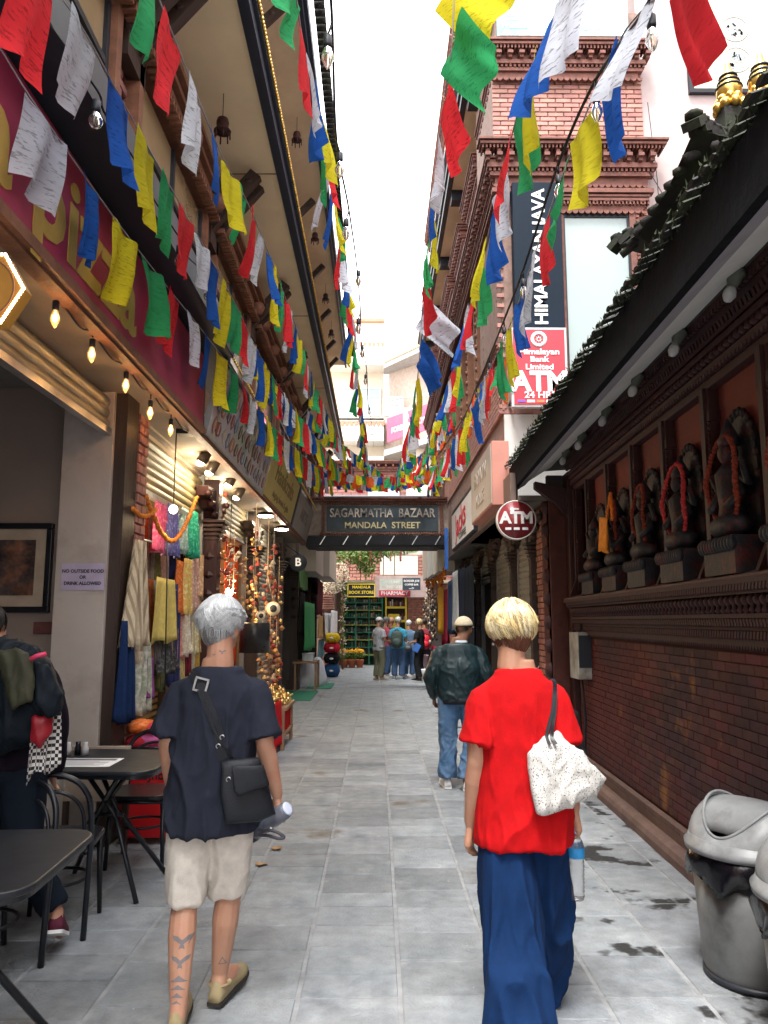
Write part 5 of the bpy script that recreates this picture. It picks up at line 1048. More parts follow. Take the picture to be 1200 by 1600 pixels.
def heap(x0, x1, y0, y1, h, n, up=.14):
    for k in range(n):
        x, y = random.uniform(x0, x1), random.uniform(y0, y1); c = 1-max(abs(2*(x-x0)/(x1-x0)-1), abs(2*(y-y0)/(y1-y0)-1))
        o = link('brass_trinket', TM[k % 4], None, Matrix.Translation((x, y, h+random.uniform(0, up)*c*1.5)) @ Matrix.Rotation(random.uniform(0, 6), 4, 'Z') @ Matrix.Rotation(random.uniform(-.5, .5), 4, 'X') @ Matrix.Scale(random.uniform(.8, 1.3), 4))
        tag(o, 'small brass %s in the heap on the %s red-skirted table' % (('figurine with a pointed top', 'bowl', 'little animal figure', 'bell with a knob')[k % 4], 'farther' if y0 > 9.5 else 'nearer'), 'brass trinket', 'brass trinkets heaped on the stall tables')
heap(-1.83, -1.18, 9.92, 10.88, .52, 110); heap(-1.92, -1.32, 8.6, 9.3, .48, 50)
t = thing('wheel_stand', 'steel wheel leaning under the brass table', 'wheel', (-1.3, 9.7, 0)); c = Vector((-1.32, 9.72, .3)); m = MB(); m.tube([c+Vector((.0, .16*cos(a), .16*sin(a))) for a in [2*pi*k/24 for k in range(25)]], .014, 6); m.build('rim', STEEL, t); m = MB()
for k in range(5): m.tube([c, c+Vector((0, .15*cos(k*1.256), .15*sin(k*1.256)))], .008, 5)
m.build('spokes', STEEL, t)
hang('red_cloth', 'bright red cloth hanging off the nearer stall by the walker elbow', 'cloth', 424, 1105, 441, 1180, -1.22, MATS['cloth_stallred'], 71, amp=.03, freq=2)
# B sign, shop lamps
t = thing('round_sign', 'black disc sign with a white letter B on the left', 'sign', (-1.55, 14.9, 2.7)); c = aty(466, 879, 15.0); m = MB(); m.lathe([(.17, -.03), (.17, .03)], c, 32, R=R_CAM); m.build('disc', BLACKP, t); text('B', .22, c+Vector((0, -.035, 0)), R_CAM, WHITE, t, .003, .004); m = MB(); m.tube([c+Vector((0, 0, .17)), c+Vector((-.25, 0, .35))], .012, 6); m.build('arm', CABLE, t)
GLOW = mat('lit_bulb', (1, .8, .5), .5, emit=(1, .72, .38), estr=6); GLOWW = mat('lit_white_bulb', (1, .9, .8), .5, emit=(1, .86, .62), estr=22)
for i, (u, v, y, d) in enumerate(((318, 716, 7.9, 1), (331, 732, 8.4, 1), (360, 752, 9.4, 1), (373, 772, 10.1, 1))):
    c = aty(u, v, y); t = thing('spotlight', ('dark metal spotlight pointing down, nearest under the photo sign', 'lit spotlight second under the photo sign', 'lit round bulb spotlight third under the photo sign', 'fourth spotlight, under the join with the yellow sign')[i], 'lamp', c)
    m = MB(); R = Matrix.Rotation(.5, 3, 'Y'); m.lathe([(.03, .1), (.055, .09), (.062, -.04), (.055, -.05)], c, 14, R=R, cap=True); m.build('housing', mat('spot_metal', (.12, .10, .08), .4, metal=.5), t)
    m = MB(); m.ball(c+R @ Vector((0, 0, -.06)), (.045, .045, .03), 12, 8); m.build('lens', GLOWW, t); m = MB(); m.tube([c+Vector((0, 0, .08)), (c.x, c.y, 3.34)], .01, 6); m.build('stem', CABLE, t); lamp(c+R @ Vector((0, 0, -.13)), 4, (1, .8, .52), .04, t)
for i, (u, v, y) in enumerate(((415, 806, 12.0), (440, 827, 13.7))):
    c = aty(u, v, y); t = thing('disc_lamp', ('flat round lamp, nearer of the two under the yellow sign', 'flat round lamp, farther of the two by the grey sign')[i], 'lamp', c); m = MB(); m.lathe([(.13, 0), (.14, .01), (.1, .05), (.03, .07)], c, 20); m.build('shade', BLK, t); m = MB(); m.lathe([(.12, -.012), (.12, 0)], c, 20); m.build('diffuser', GLOWW, t); lamp(c-Vector((0, 0, .1)), 5, (1, .85, .62), .1, t)
c = atx(358, 925, -2.0); t = thing('bare_bulb', 'very bright bare bulb glowing beside the walker head', 'lamp', c); m = MB(); m.ball(c, (.05, .05, .06), 12, 8); m.build('bulb', GLOWW, t); m = MB(); m.tube([c+Vector((0, 0, .06)), (c.x, c.y, 3.3)], .006, 5); m.build('cable', CABLE, t); lamp(c+Vector((.08, 0, 0)), 8, (1, .75, .42), .05, t)
for i, (x, y, z, p_) in enumerate(((-2.55, 7.6, 2.6, 17), (-2.5, 10.8, 2.6, 15), (-1.85, 6.9, 2.6, 2))): t = thing('shop_bulb', ('warm bulb inside the scarf shop ceiling', 'warm bulb inside the brassware shop ceiling', 'warm bulb behind the scarf shop shutter box')[i], 'lamp', (x, y, z)); m = MB(); m.ball((x, y, z), .04, 10, 7); m.build('bulb', GLOW, t); m = MB(); m.tube([(x, y, z+.04), (x, y, 3.3)], .006, 5); m.build('cable', CABLE, t); lamp((x, y, z-.1), p_, (1, .74, .42), .06, t)
# lit hexagonal sign over the cafe mouth
t = thing('lit_hex_sign', 'amber hexagonal box sign edged with small lit beads', 'sign', (-1.75, 3.0, 2.6)); c = aty(-22, 455, 3.05); R0 = .17
hexp = [(c.x+R0*cos(k*pi/3), c.z+R0*1.0*sin(k*pi/3)) for k in range(6)]
m = MB(); m.prism(hexp, 'y', c.y-.03, c.y+.05); m.build('box', mat('amber_face', (.22, .10, .02), .4, .2, 8, emit=(1, .5, .08), estr=.03), t); m = MB(); m.lathe([(.135, 0), (.135, .004), (.128, .004), (.128, 0)], (c.x, c.y-.032, c.z), 30, R=R_CAM, cap=False); m.build('ring_print', TIMBERB, t)
for k in range(6):
    a, b = hexp[k], hexp[(k+1) % 6]
    for j in range(12): f = j/12; m = MB(); m.ball((a[0]+(b[0]-a[0])*f, c.y-.03, a[1]+(b[1]-a[1])*f), .007, 6, 4); m.build('bead', GLOW, t)
# ================= right lane-side goods =================
G = 'garments hung outside the right shops'
for i, (u0, v0, u1, v1, x, c_, lab) in enumerate(((727, 880, 741, 1040, 1.62, (.012, .014, .02), 'long black coat hanging nearest on the right'), (716, 885, 727, 1050, 1.62, (.015, .02, .035), 'dark navy coat next to the nearest black one'), (708, 890, 716, 985, 1.6, (.4, .41, .42), 'pale grey garment behind the navy coat'),
        (701, 905, 708, 990, 1.6, (.03, .05, .10), 'slim dark garment by the pale one'), (684, 915, 692, 990, 1.6, (.72, .36, .02), 'long yellow orange scarf hanging on the right'), (692, 920, 700, 1010, 1.62, (.35, .02, .05), 'deep red scarf behind the yellow one'), (673, 1012, 684, 1078, 1.32, (.35, .012, .05), 'crimson cloth draped at the jacket man side'))):
    hang('garment', lab, 'garment', u1, v0, u0, v1, x, cl('g%d' % i, c_), 80+i, G, .04, 3)
for k in range(9): p = [atx(694-3.4*k, 889+1.0*k, 1.55)+Vector((0, 0, dz_)) for dz_ in (0, -.07, -.14, -.22, -.3-.06*(k % 3))]; garland(p, .045, m_=MARI, label='orange marigold string on the right, %s counted from the gantry post' % ('first', 'second', 'third', 'fourth', 'fifth', 'sixth', 'seventh', 'eighth', 'ninth')[k], group='marigold strings on the right')
i = 0
for (u, v0, v1) in ((668, 925, 1050), (674, 915, 1020), (680, 930, 1000), (664, 940, 1040), (671, 985, 1060)):
    a, b = atx(u, v0, 1.5), atx(u, v1, 1.5); t = thing('mask_string', 'string of small dark masks and beads, number of them tied %s' % ('beside the red rucksack', 'above the crimson cloth', 'under the yellow scarf', 'farthest near the brick wall', 'lowest over the white pots')[i], 'masks', (a.x, a.y, b.z)); t['label'] = 'string of dark masks and pale beads ' + ('beside the red rucksack', 'above the crimson cloth', 'under the yellow scarf', 'farthest near the brick wall', 'lowest over the white buckets')[i]
    m = MB(); m.tube([(a.x, a.y, 2.9), (a.x, a.y, b.z)], .006, 5); m.build('cord', WIRE, t); z = a.z
    while z > b.z: m = MB(); m.ball((a.x+random.uniform(-.06, .04), a.y+random.uniform(-.1, .1), z), (.035, .06, .05), 8, 6); m.build('mask', (DK, pal[3], TIMBER, pal[5], DK)[random.randrange(5)], t); z -= .07
    i += 1
for i, (u, v, c_) in enumerate(((663, 1052, (.7, .7, .7)), (663, 1030, (.5, .3, .35)))): p = aty(u, 1068 if i == 0 else 1048, 21); m = MB(); m.lathe([(.12, 0), (.15, .3), (.15, .32)], (p.x, 21+i*.5, .0 if i == 0 else .35), 16); m.build('bucket', mat('bucket%d' % i, c_, .5), None, label=('white bucket at the foot of the mask strings', 'pinkish bucket of small goods behind the white one')[i], cat='bucket')
# ================= left lane beyond =================
G = 'clothes hung outside the farther left shops'
for i, (u0, v0, u1, v1, x, c_, lab) in enumerate(((477, 940, 492, 1018, -1.62, (.07, .36, .13), 'long green tunic hanging outside the shop with the B sign'), (496, 905, 504, 960, -1.6, (.12, .02, .03), 'dark maroon shawl above the white shirts'), (498, 962, 507, 998, -1.55, (.55, .33, .13), 'tan dress beside the white shirts'),
        (507, 957, 517, 1000, -1.5, (.72, .73, .76), 'pale white shirt, left of the pair'), (517, 953, 527, 993, -1.42, (.8, .8, .8), 'bright white shirt at the lane edge'), (467, 880, 480, 918, -1.7, (.16, .33, .13), 'green striped cloth under the B sign'), (486, 880, 500, 925, -1.75, (.02, .018, .02), 'black jacket in the dark doorway'),
        (470, 925, 477, 990, -1.75, (.03, .03, .03), 'black dress deep in the left doorway'), (498, 1000, 507, 1030, -1.6, (.15, .3, .33), 'teal cloth over the little table'))):
    hang('garment', lab, 'garment', u0, v0, u1, v1, x, cl('l%d' % i, c_), 100+i, G, .03, 3)
t = thing('small_table', 'small brown wooden table outside the left shops', 'table', (-1.62, 18.4, 0)); WT = mat('table_brown', (.22, .13, .07), .6)
m = MB(); m.box(-1.95, -1.4, 18.0, 18.9, .62, .67); m.build('table_top', WT, t)
for x in (-1.92, -1.45):
    for y in (18.03, 18.83): m = MB(); m.box(x, x+.05, y, y+.05, 0, .62); m.build('leg', WT, t)
m = MB(); m.box(-1.75, -1.5, 18.2, 18.6, .67, .83); m.box(-1.76, -1.49, 18.19, 18.61, .83, .85); m.build('box', mat('pale_box', (.4, .45, .46), .6, .3, 20), None, .005, label='small pale box of goods on the little wooden table', cat='box')
for i, (x, y) in enumerate(((-1.75, 19.3), (-1.5, 19.6))): m = MB(); m.lathe([(.26, 0), (.24, .2), (.13, .62), (.05, .7)], (x, y, 0), 18); m.build('white_sack', mat('sack_white', (.66, .68, .74), .8, .1, 9, .5, 12), None, label=('white cloth covered stand behind the wooden table', 'second white cloth covered stand, farther one')[i], cat='stand')
for i, (x0, x1, y0, y1) in enumerate(((-2.1, -1.35, 15.9, 18.0), (-1.7, -1.1, 18.6, 20.2))): m = MB(); m.box(x0, x1, y0, y1, .003, .015); m.build('door_mat', mat('green_mat', (.03, .20, .12), .9, .15, 30), None, label=('larger green mat on the paving at the dark doorway', 'lighter thin green mat strip past the little table')[i], cat='mat')
for i, (z0, z1, c_, lab) in enumerate(((.0, .37, (.03, .09, .22), 'blue round duffel bag at the bottom of the luggage stack'), (.37, .68, (.015, .017, .02), 'black duffel bag second from the bottom of the stack'), (.68, .97, (.55, .02, .04), 'red duffel bag third in the luggage stack'), (.97, 1.25, (.66, .45, .02), 'yellow duffel bag on top of the luggage stack'))):
    t = thing('duffel_bag', lab, 'bag', (-1.32, 22.6, z0), 'stacked duffel bags'); m = MB(); cz = (z0+z1)/2; hz = (z1-z0)/2; R_ = []
    for k in range(9): f = -1+k/4; r = (max(.05, 1-f**6))**.5; R_.append([(-1.32+.24*f, 22.6+.2*r*cos(a), cz+hz*r*sin(a)) for a in [2*pi*j/16 for j in range(16)]])
    m.rings(R_); m.build('body', cl('duf%d' % i, c_), t)
    for dx in (-.1, .1): m = MB(); m.tube([(-1.32+dx, 22.6+.206*cos(a), cz+(hz+.006)*sin(a)) for a in [-2.8+2.4*j/8 for j in range(9)]], .012, 5); m.build('strap', BLK, t)
    m = MB(); m.ball((-1.32, 22.4, cz), (.06, .01, .03), 8, 5); m.build('logo', WHITE, t)
# flower pots
POT = mat('terracotta_pot', (.48, .14, .07), .7); LEAF = mat('leaf_green', (.08, .16, .03), .6, .3, 20, transl=.3, col2=(.2, .28, .05), c2scale=8, c2amt=.6); FLY = mat('yellow_petals', (.8, .42, .02), .7, .3, 30)
def leaves(mb, c, r, n, s=.05, mi=0, fl=.5):
    for _ in range(n):
        d = Vector((random.gauss(0, 1), random.gauss(0, 1), random.gauss(0, 1))).normalized()*random.random()**.4; p = Vector(c)+Vector((d.x*r[0], d.y*r[1], d.z*r[2]))
        a = Vector((random.gauss(0, 1), random.gauss(0, 1), random.gauss(0, fl))).normalized(); b = a.orthogonal().normalized(); q = s*random.uniform(.6, 1.4)
        mb.add([p, p+a*q*.5+b*q*.28, p+a*q, p+a*q*.5-b*q*.28], [(0, 1, 2, 3)], mi)
for i, u in enumerate((538, 550, 562)):
    p = aty(u, 1040, 27); t = thing('flower_pot', ('terracotta pot of yellow flowers, left of three', 'terracotta pot of yellow flowers, middle of three', 'terracotta pot of yellow flowers, right of three')[i], 'flower pot', (p.x, 27, 0), 'potted yellow flowers'); m = MB(); m.lathe([(.10, 0), (.145, .24), (.155, .24), (.155, .28), (.13, .28)], (p.x, 27, 0), 16); m.build('pot', POT, t)
    m = MB(); leaves(m, (p.x, 27, .42), (.17, .17, .14), 160, .08); m.build('foliage', LEAF, t); m = MB(); leaves(m, (p.x, 27, .57), (.18, .18, .08), 130, .06); m.build('flowers', FLY, t)
# climbing plant and hanging greenery
t = thing('climbing_plant', 'flowering climber running up a pole to the terrace greenery', 'plant', (-1.15, 26, 0)); m = MB(); m.tube([(-1.15, 26, 0), (-1.2, 26, 1.6), (-1.12, 26, 3.3)], .035, 7); m.build('stem', TIMBERB, t)
m = MB()
for k in range(18): leaves(m, (-1.15+random.uniform(-.05, .05), 25.98, .4+k*.18), (.10, .08, .13), 45, .06, k % 2)
m.build('foliage', [LEAF, mat('pale_blossom', (.62, .56, .42), .7, .3, 20)], t)
m = MB()
for a, b, n in (((-1.6, 25.8, 2.75), (.5, .3, .28), 500), ((-1.25, 25.9, 3.15), (.35, .3, .4), 300)): leaves(m, a, b, n, .07)
m.build('blossom', MATS['pale_blossom'], t)
t = thing('terrace_greenery', 'leafy green plants trailing over the terrace edge under the gantry', 'plant', (-.4, 27, 3.5)); m = MB()
for a, b, n, s_ in (((-1.2, 27, 4.0), (.5, .4, .5), 420, .14), ((-.45, 27, 3.85), (.6, .4, .4), 520, .16), ((.25, 27, 4.1), (.6, .4, .3), 360, .15), ((-.4, 27, 3.4), (.35, .2, .25), 160, .13), ((1.0, 27.2, 4.15), (.5, .3, .22), 200, .13)): leaves(m, a, b, n, s_, 0, .9)
m.build('foliage', mat('fresh_leaf', (.16, .28, .07), .55, .3, 9, transl=.35, col2=(.35, .42, .16), c2scale=5, c2amt=.7), t); m = MB()
for k in range(6): m.tube([(-1.4+k*.4, 27, 3.0), (-1.3+k*.38, 27, 4.3)], .015, 5)
m.build('stems', TIMBERB, t)
for k in range(5): x = -.6+k*.35; garland([(x, 26.7, 4.7-.12*j) for j in range(10)], .04, m_=pal[(k*2) % 6], label='%s flower string over the terrace front, %s from the shelves side' % (('gilt', 'red', 'brown', 'orange', 'pale')[k], ('first', 'second', 'third', 'fourth', 'fifth')[k]), group='flower strings over the terrace')
t = thing('roof_plants', 'straggly green plants on the ledge high up beside the right eave', 'plant', (1.55, 11.2, 10.7)); m = MB()
for k in range(9): leaves(m, (1.50+random.uniform(-.1, .1), 10.6+k*.35, 11.0+random.uniform(-.1, .5)), (.16, .22, .35), 220, .05, 0, 1)
m.build('foliage', LEAF, t); m = MB()
for k in range(14): y = 10.5+k*.22; m.tube([(1.6, y, 10.7), (1.5, y+.1, 11.2), (1.28+random.uniform(-.1, .1), y+.2, 11.5)], .01, 5)
m.build('stems', TIMBERB, t)
# ================= prayer flags =================
FC = [('red', (.68, .035, .045)), ('white', (.62, .66, .74)), ('blue', (.02, .10, .42)), ('yellow', (.70, .62, .03)), ('green', (.04, .36, .13))]
FM = [mat('flag_'+n, c, .9, .10, 14, .2, 60, transl=.45, orand=.16, spec=.1, stretch=(.3, .3, 1.5), stain=[(tuple(q*(.5 if n == 'white' else .68) for q in c), 60, .57, .61, None, None)]) for n, c in FC]
def flag_mesh(m_, seed, w=.33, h=.38):
    rd = random.Random(seed); mb = MB(); nx, nz = 9, 10; ph, p2, tw = rd.uniform(0, 6), rd.uniform(0, 6), rd.uniform(-.16, .16); a_ = rd.uniform(.012, .035); sh = rd.uniform(-.06, .06); sq = rd.uniform(.72, 1.0); vs = []
    for k in range(nz+1):
        t = k/nz
        for i in range(nx+1):
            s_ = i/nx-.5; x = s_*w*(1-(1-sq)*t)+sh*t; y = a_*(.3+t)*sin(ph+s_*rd_f+t*1.5)+tw*s_*t*w+.02*sin(p2+t*4)*t
            vs.append((x, y, -h*t*(1+.05*sin(s_*5+ph))-.012*cos(s_*2*pi)*(1-t)))
    fs = [(k*(nx+1)+i, k*(nx+1)+i+1, (k+1)*(nx+1)+i+1, (k+1)*(nx+1)+i) for k in range(nz) for i in range(nx)]
    mb.add(vs, fs, 0, True)
    for k in range(nz): pass
    return mb.mesh('flag_shape', m_)
rd_f = 9.0; FV = [[flag_mesh(FM[c], c*17+v) for v in range(7)] for c in range(5)]
ORG = mat('flag_orange', (.70, .11, .02), .85, .12, 14, .2, 160, transl=.4); FVO = [flag_mesh(ORG, 99+v, .36, .5) for v in range(3)]
def flag_string(label, P, start=0, w=.36, swing=.12, lean=0, scale=1, seed=0, orange=False, cordr=.004, yaw=.2):
    rd = random.Random(seed); pts = smooth_path(P); t = thing('prayer_flag_string', label, 'prayer flags', pts[0], 'strings of prayer flags over the lane')
    m = MB(); m.tube(pts, cordr, 5); m.build('cord', mat('flag_cord', (.3, .28, .3), .8), t)
    acc = .1; L_ = w*scale*1.12; k = start
    for i in range(len(pts)-1):
        a, b = pts[i], pts[i+1]; d = (b-a).length
        while acc < d:
            p = a.lerp(b, acc/d); dirv = (b-a).normalized(); an = atan2(dirv.y, dirv.x); tilt = math.asin(max(-1, min(1, dirv.z)))
            sc = scale*rd.uniform(.88, 1.08)
            Rm = Matrix.Rotation(an+rd.uniform(-yaw, yaw)*.6, 3, 'Z') @ Matrix.Rotation(lean+rd.uniform(-swing, swing), 3, 'X'); zs = rd.uniform(.85, 1.15)
            M = Matrix.Translation(p); X_ = Rm @ Vector((1, 0, 0))*cos(tilt)+Vector((0, 0, sin(tilt))); Y_ = Rm @ Vector((0, 1, 0)); Z_ = Rm @ Vector((0, 0, 1))
            for r_ in range(3): M[r_][0] = X_[r_]*sc; M[r_][1] = Y_[r_]*sc; M[r_][2] = Z_[r_]*sc*zs
            if inview(p, 160): link('flag', (FVO[k % 3] if orange and k % 3 == 0 else rd.choice(FV[k % 5])), t, M)
            acc += L_; k += 1
        acc -= d
    return t
E_ = lambda u, v, y: aty(u, v, y)
flag_string('lowest left flag string, starting with a red flag before the pizza sign', [atx(-60, -20, -1.62), atx(0, 75, -1.58), atx(70, 185, -1.5), atx(212, 385, -1.46), atx(350, 560, -1.4), atx(440, 680, -1.3), E_(520, 752, 17.2)], 0, seed=1, w=.42, scale=1.05)
flag_string('second flag string from the left, crossing the black canopy beam', [atx(40, -60, -1.2), atx(120, 30, -1.2), atx(213, 197, -1.2), atx(360, 460, -1.2), atx(440, 610, -1.15), E_(540, 745, 17.2)], 0, seed=2, w=.38)
flag_string('third flag string from the left, a green flag hanging at its near end', [atx(215, -90, -.95), atx(290, 105, -.95), atx(350, 250, -.93), atx(395, 335, -.92), atx(455, 490, -.92), atx(500, 620, -.9), E_(555, 740, 17.2)], 4, seed=3, w=.38)
flag_string('long flag string just left of the sky gap', [atx(455, -60, -.42), atx(478, 90, -.40), atx(512, 240, -.37), atx(542, 450, -.33), atx(560, 600, -.28), E_(575, 735, 17.2)], 4, seed=4, w=.27, swing=.22, yaw=.15)
flag_string('flag string just right of the sky gap with a yellow flag near its top', [atx(712, -60, .40), atx(705, 80, .38), atx(690, 190, .36), atx(672, 350, .35), atx(660, 470, .34), atx(645, 640, .33), E_(620, 742, 17.2)], 3, seed=5, w=.28, swing=.18, yaw=.12)
flag_string('right flag string of narrow twisted flags over the brick corner', [atx(905, -60, .78), atx(830, 110, .75), atx(795, 230, .75), atx(762, 370, .75), atx(728, 500, .75), atx(700, 600, .75), E_(650, 742, 17.2)], 1, seed=6, w=.30, swing=.2, yaw=.18)
flag_string('rightmost flag string tied under the bulb cable, large red flag at its near end', [atx(1085, -50, .95), atx(1000, 20, .95), atx(960, 80, .95), atx(905, 205, .95), atx(845, 370, .95), atx(800, 500, .95), atx(755, 600, .93), atx(720, 670, .9), E_(670, 748, 17.2)], 0, seed=7, w=.36, swing=.15, scale=1.0)
flag_string('upper left flag string hanging from the shop sign over the yellow board', [E_(395, 540, 8.2), E_(430, 600, 10), E_(470, 655, 13), E_(535, 735, 17.1)], 2, seed=8, w=.3, scale=.85)
flag_string('flag string with bright orange pennants running down to the gantry on the right', [E_(790, 560, 7.4), E_(745, 610, 9), E_(715, 680, 12), E_(680, 738, 17.1)], 3, seed=9, w=.3, scale=.8, orange=True)
flag_string('short flag string strung across the front of the gantry top', [(-1.5, 17.1, 4.95), (-.6, 17.0, 4.72), (.2, 17.0, 4.68), (1.5, 17.1, 4.95)], 0, seed=10, w=.17, scale=.55, swing=.3, yaw=.9)
flag_string('second short string crossing the lane a little before the gantry', [(-1.5, 15.9, 4.9), (-.5, 15.8, 4.62), (.5, 15.8, 4.6), (1.5, 15.9, 4.95)], 2, seed=11, w=.16, scale=.55, swing=.3, yaw=.9, orange=True)
flag_string('flag string crossing high from the left balcony to the gantry middle', [E_(480, 640, 13), E_(530, 690, 15), E_(600, 742, 17.1)], 1, seed=12, w=.22, scale=.7, swing=.3)
flag_string('flag string falling from the right cornice to the gantry middle', [E_(712, 640, 13.5), E_(680, 690, 15), E_(610, 748, 17.1)], 4, seed=13, w=.22, scale=.7, swing=.3, orange=True)
# ================= festoon lights =================
GLS = mat('bulb_glass', (.92, .88, .80), .04, 0, trans=.96); AMB = mat('amber_glass', (.85, .55, .22), .08, 0, trans=.85, emit=(1, .5, .12), estr=.22); FIL = mat('filament', (1, .6, .2), .5, emit=(1, .5, .14), estr=16); FILO = mat('filament_off', (.5, .42, .3), .4)
def bulb_parts(lit, globe=False):
    m = MB(); m.lathe([(.012, .05), (.02, .045), (.021, 0), (.019, -.012)], (0, 0, 0), 12); sk = m.mesh('socket_shape', CABLE)
    m = MB(); m.lathe([(.014, -.005), (.018, -.02), (.031, -.045), (.033, -.06), (.026, -.08), (.012, -.09), (.002, -.093)] if globe else [(.013, -.005), (.017, -.02), (.029, -.055), (.03, -.075), (.016, -.11), (.004, -.125), (.001, -.13)], (0, 0, 0), 16); gl = m.mesh('bulb_shape', AMB if lit else GLS)
    m = MB()
    for k in range(4): a = k*pi/2; m.tube([(.003*cos(a), .003*sin(a), -.01), (.012*cos(a), .012*sin(a), -.035), (.012*cos(a), .012*sin(a), -.075)], .0014, 5)
    return sk, gl, m.mesh('filament_shape', FIL if lit else FILO)
def festoon(label, P, bulbs, lit=False, globe=False, r=.006, drop=.0, sc=1):
    pts = smooth_path(P); t = thing('string_light', label, 'string lights', pts[0]); m = MB(); m.tube(pts, r, 6); m.build('cable', CABLE, t); sk, gl, fi = bulb_parts(lit, globe)
    for p in bulbs:
        q = min(pts, key=lambda w: (w-p).length) if drop >= 0 else p; top = Vector((p.x, p.y, p.z+.05))
        m = MB(); m.tube([q, (q+top)/2, top], r*.8, 5); s_ = link('socket', sk, t, Matrix.Translation(p) @ Matrix.Scale(sc, 4)); m.build('drop', CABLE, t)
        for nm, me in (('bulb', gl), ('filament', fi)): link(nm, me, s_)
    return t
wb_ = [atx(u, v, -1.70) for u, v in ((87, 482), (144, 540), (197, 590), (235, 634), (267, 662))]
wt = festoon('row of warm lit amber bulbs hung under the maroon pizza sign', [atx(-60, 290, -1.68)]+[Vector((p.x+(.02 if i % 2 else 0), p.y+(.28 if i % 2 else 0), 3.30-(.06 if i % 2 else 0))) for p in wb_ for i in (0, 1)]+[Vector((-1.7, 6.8, 3.3))], wb_, True, sc=.85)
for p in wb_: lamp(p-Vector((0, 0, .05)), 1.2, (1, .6, .25), .03, wt)
LB = [atx(u, v, -1.30) for u, v in ((43, 6), (150, 172), (223, 298), (280, 395), (325, 452), (358, 508), (388, 550), (410, 590))]
festoon('unlit clear bulb cable along the black canopy beam on the left', [atx(-40, -140, -1.30)]+[p+Vector((0, .12 if i else 0, .1-.04*i)) for p in LB for i in (0, 1)]+[E_(480, 690, 13)], LB, False, True)
CBp = [(512, 70), (541, 352), (531, 250), (560, 430), (560, 505), (566, 545), (571, 590), (577, 640), (581, 680), (585, 715)]
CB = [atx(u, v, -.24 if i < 3 else -.2) for i, (u, v) in enumerate(CBp)]; CB.sort(key=lambda p: p.y)
festoon('central black bulb cable running down the sky gap to the gantry', [atx(512, -70, -.22)]+[p+Vector((.02*(-1)**i, 0, .12)) for i, p in enumerate(CB)]+[E_(590, 745, 17.2)], CB, False, False, .007)
CR = [atx(u, v, .95) for u, v in ((1018, 40), (932, 158), (873, 285), (818, 445), (788, 520), (765, 575), (745, 620))]
festoon('black bulb cable slanting down across the brick corner on the right', [atx(1010, -70, .95)]+[p+Vector((0, 0, .10)) for p in CR]+[E_(715, 668, 10), E_(660, 744, 17.2)], CR, False, False, .008, sc=.8)
# ================= people =================
SKINM = mat('skin', (.42, .225, .145), .5, .08, 12, .15, 120, col2=(.42, .19, .12), c2scale=9, c2amt=.5, spec=.4)
SKIND = mat('skin_dark', (.20, .10, .06), .5, .08, 12, .15, 120)
def fuse(mb, name, m_, parent, voxel=.008, sm=4, fold=None):
    me = mb.mesh('tmp', m_); o = bpy.data.objects.new('tmp', me); COL.objects.link(o)
    r = o.modifiers.new('r', 'REMESH'); r.mode = 'VOXEL'; r.voxel_size = voxel; r.use_smooth_shade = True
    s = o.modifiers.new('s', 'SMOOTH'); s.iterations = sm; s.factor = .5
    d = bpy.data.meshes.new_from_object(o.evaluated_get(bpy.context.evaluated_depsgraph_get())); bpy.data.objects.remove(o)
    d.materials.clear(); d.materials.append(m_)
    if fold:
        nn = [tuple(v.normal) for v in d.vertices]
        for v, n in zip(d.vertices, nn):
            f = fold(v.co); v.co = v.co+Vector(n)*f
    d.polygons.foreach_set('use_smooth', [True]*len(d.polygons)); d.update(); d.name = name
    return link(name, d, parent)
def limb(mb, P, R, n=12, flat=1):
    pts = smooth_path(P, 5) if len(P) > 2 else [Vector(p) for p in P]; k = len(pts)-1
    rr = []
    for i in range(k+1):
        f = i/k*(len(R)-1); a = int(min(f, len(R)-2)); rr.append(R[a]+(R[a+1]-R[a])*(f-a))
    mb.tube(pts, rr, n, ry=[q*flat for q in rr]); mb.ball(pts[0], rr[0]*.98, n, 8); mb.ball(pts[-1], rr[-1]*.98, n, 8)
def folds(amp, sx=5, sz=2.2, diag=.6, seed=0, zr=None):
    def f(c):
        amp_ = amp*(1 if zr is None else max(.15, min(1, (c.z-zr[0])/(zr[1]-zr[0]))))
        a = noise.noise(Vector((c.x*sx+seed, c.y*sx, c.z*sz+c.x*diag*sx))); b = noise.noise(Vector((c.x*sx*2.3-seed, c.y*sx*2, c.z*sz*2.6-c.x*diag*6)))
        return amp_*((1-min(1, abs(a)*3.4))**1.5*1.4+(1-min(1, abs(b)*3.2))*.5-.3)
    return f
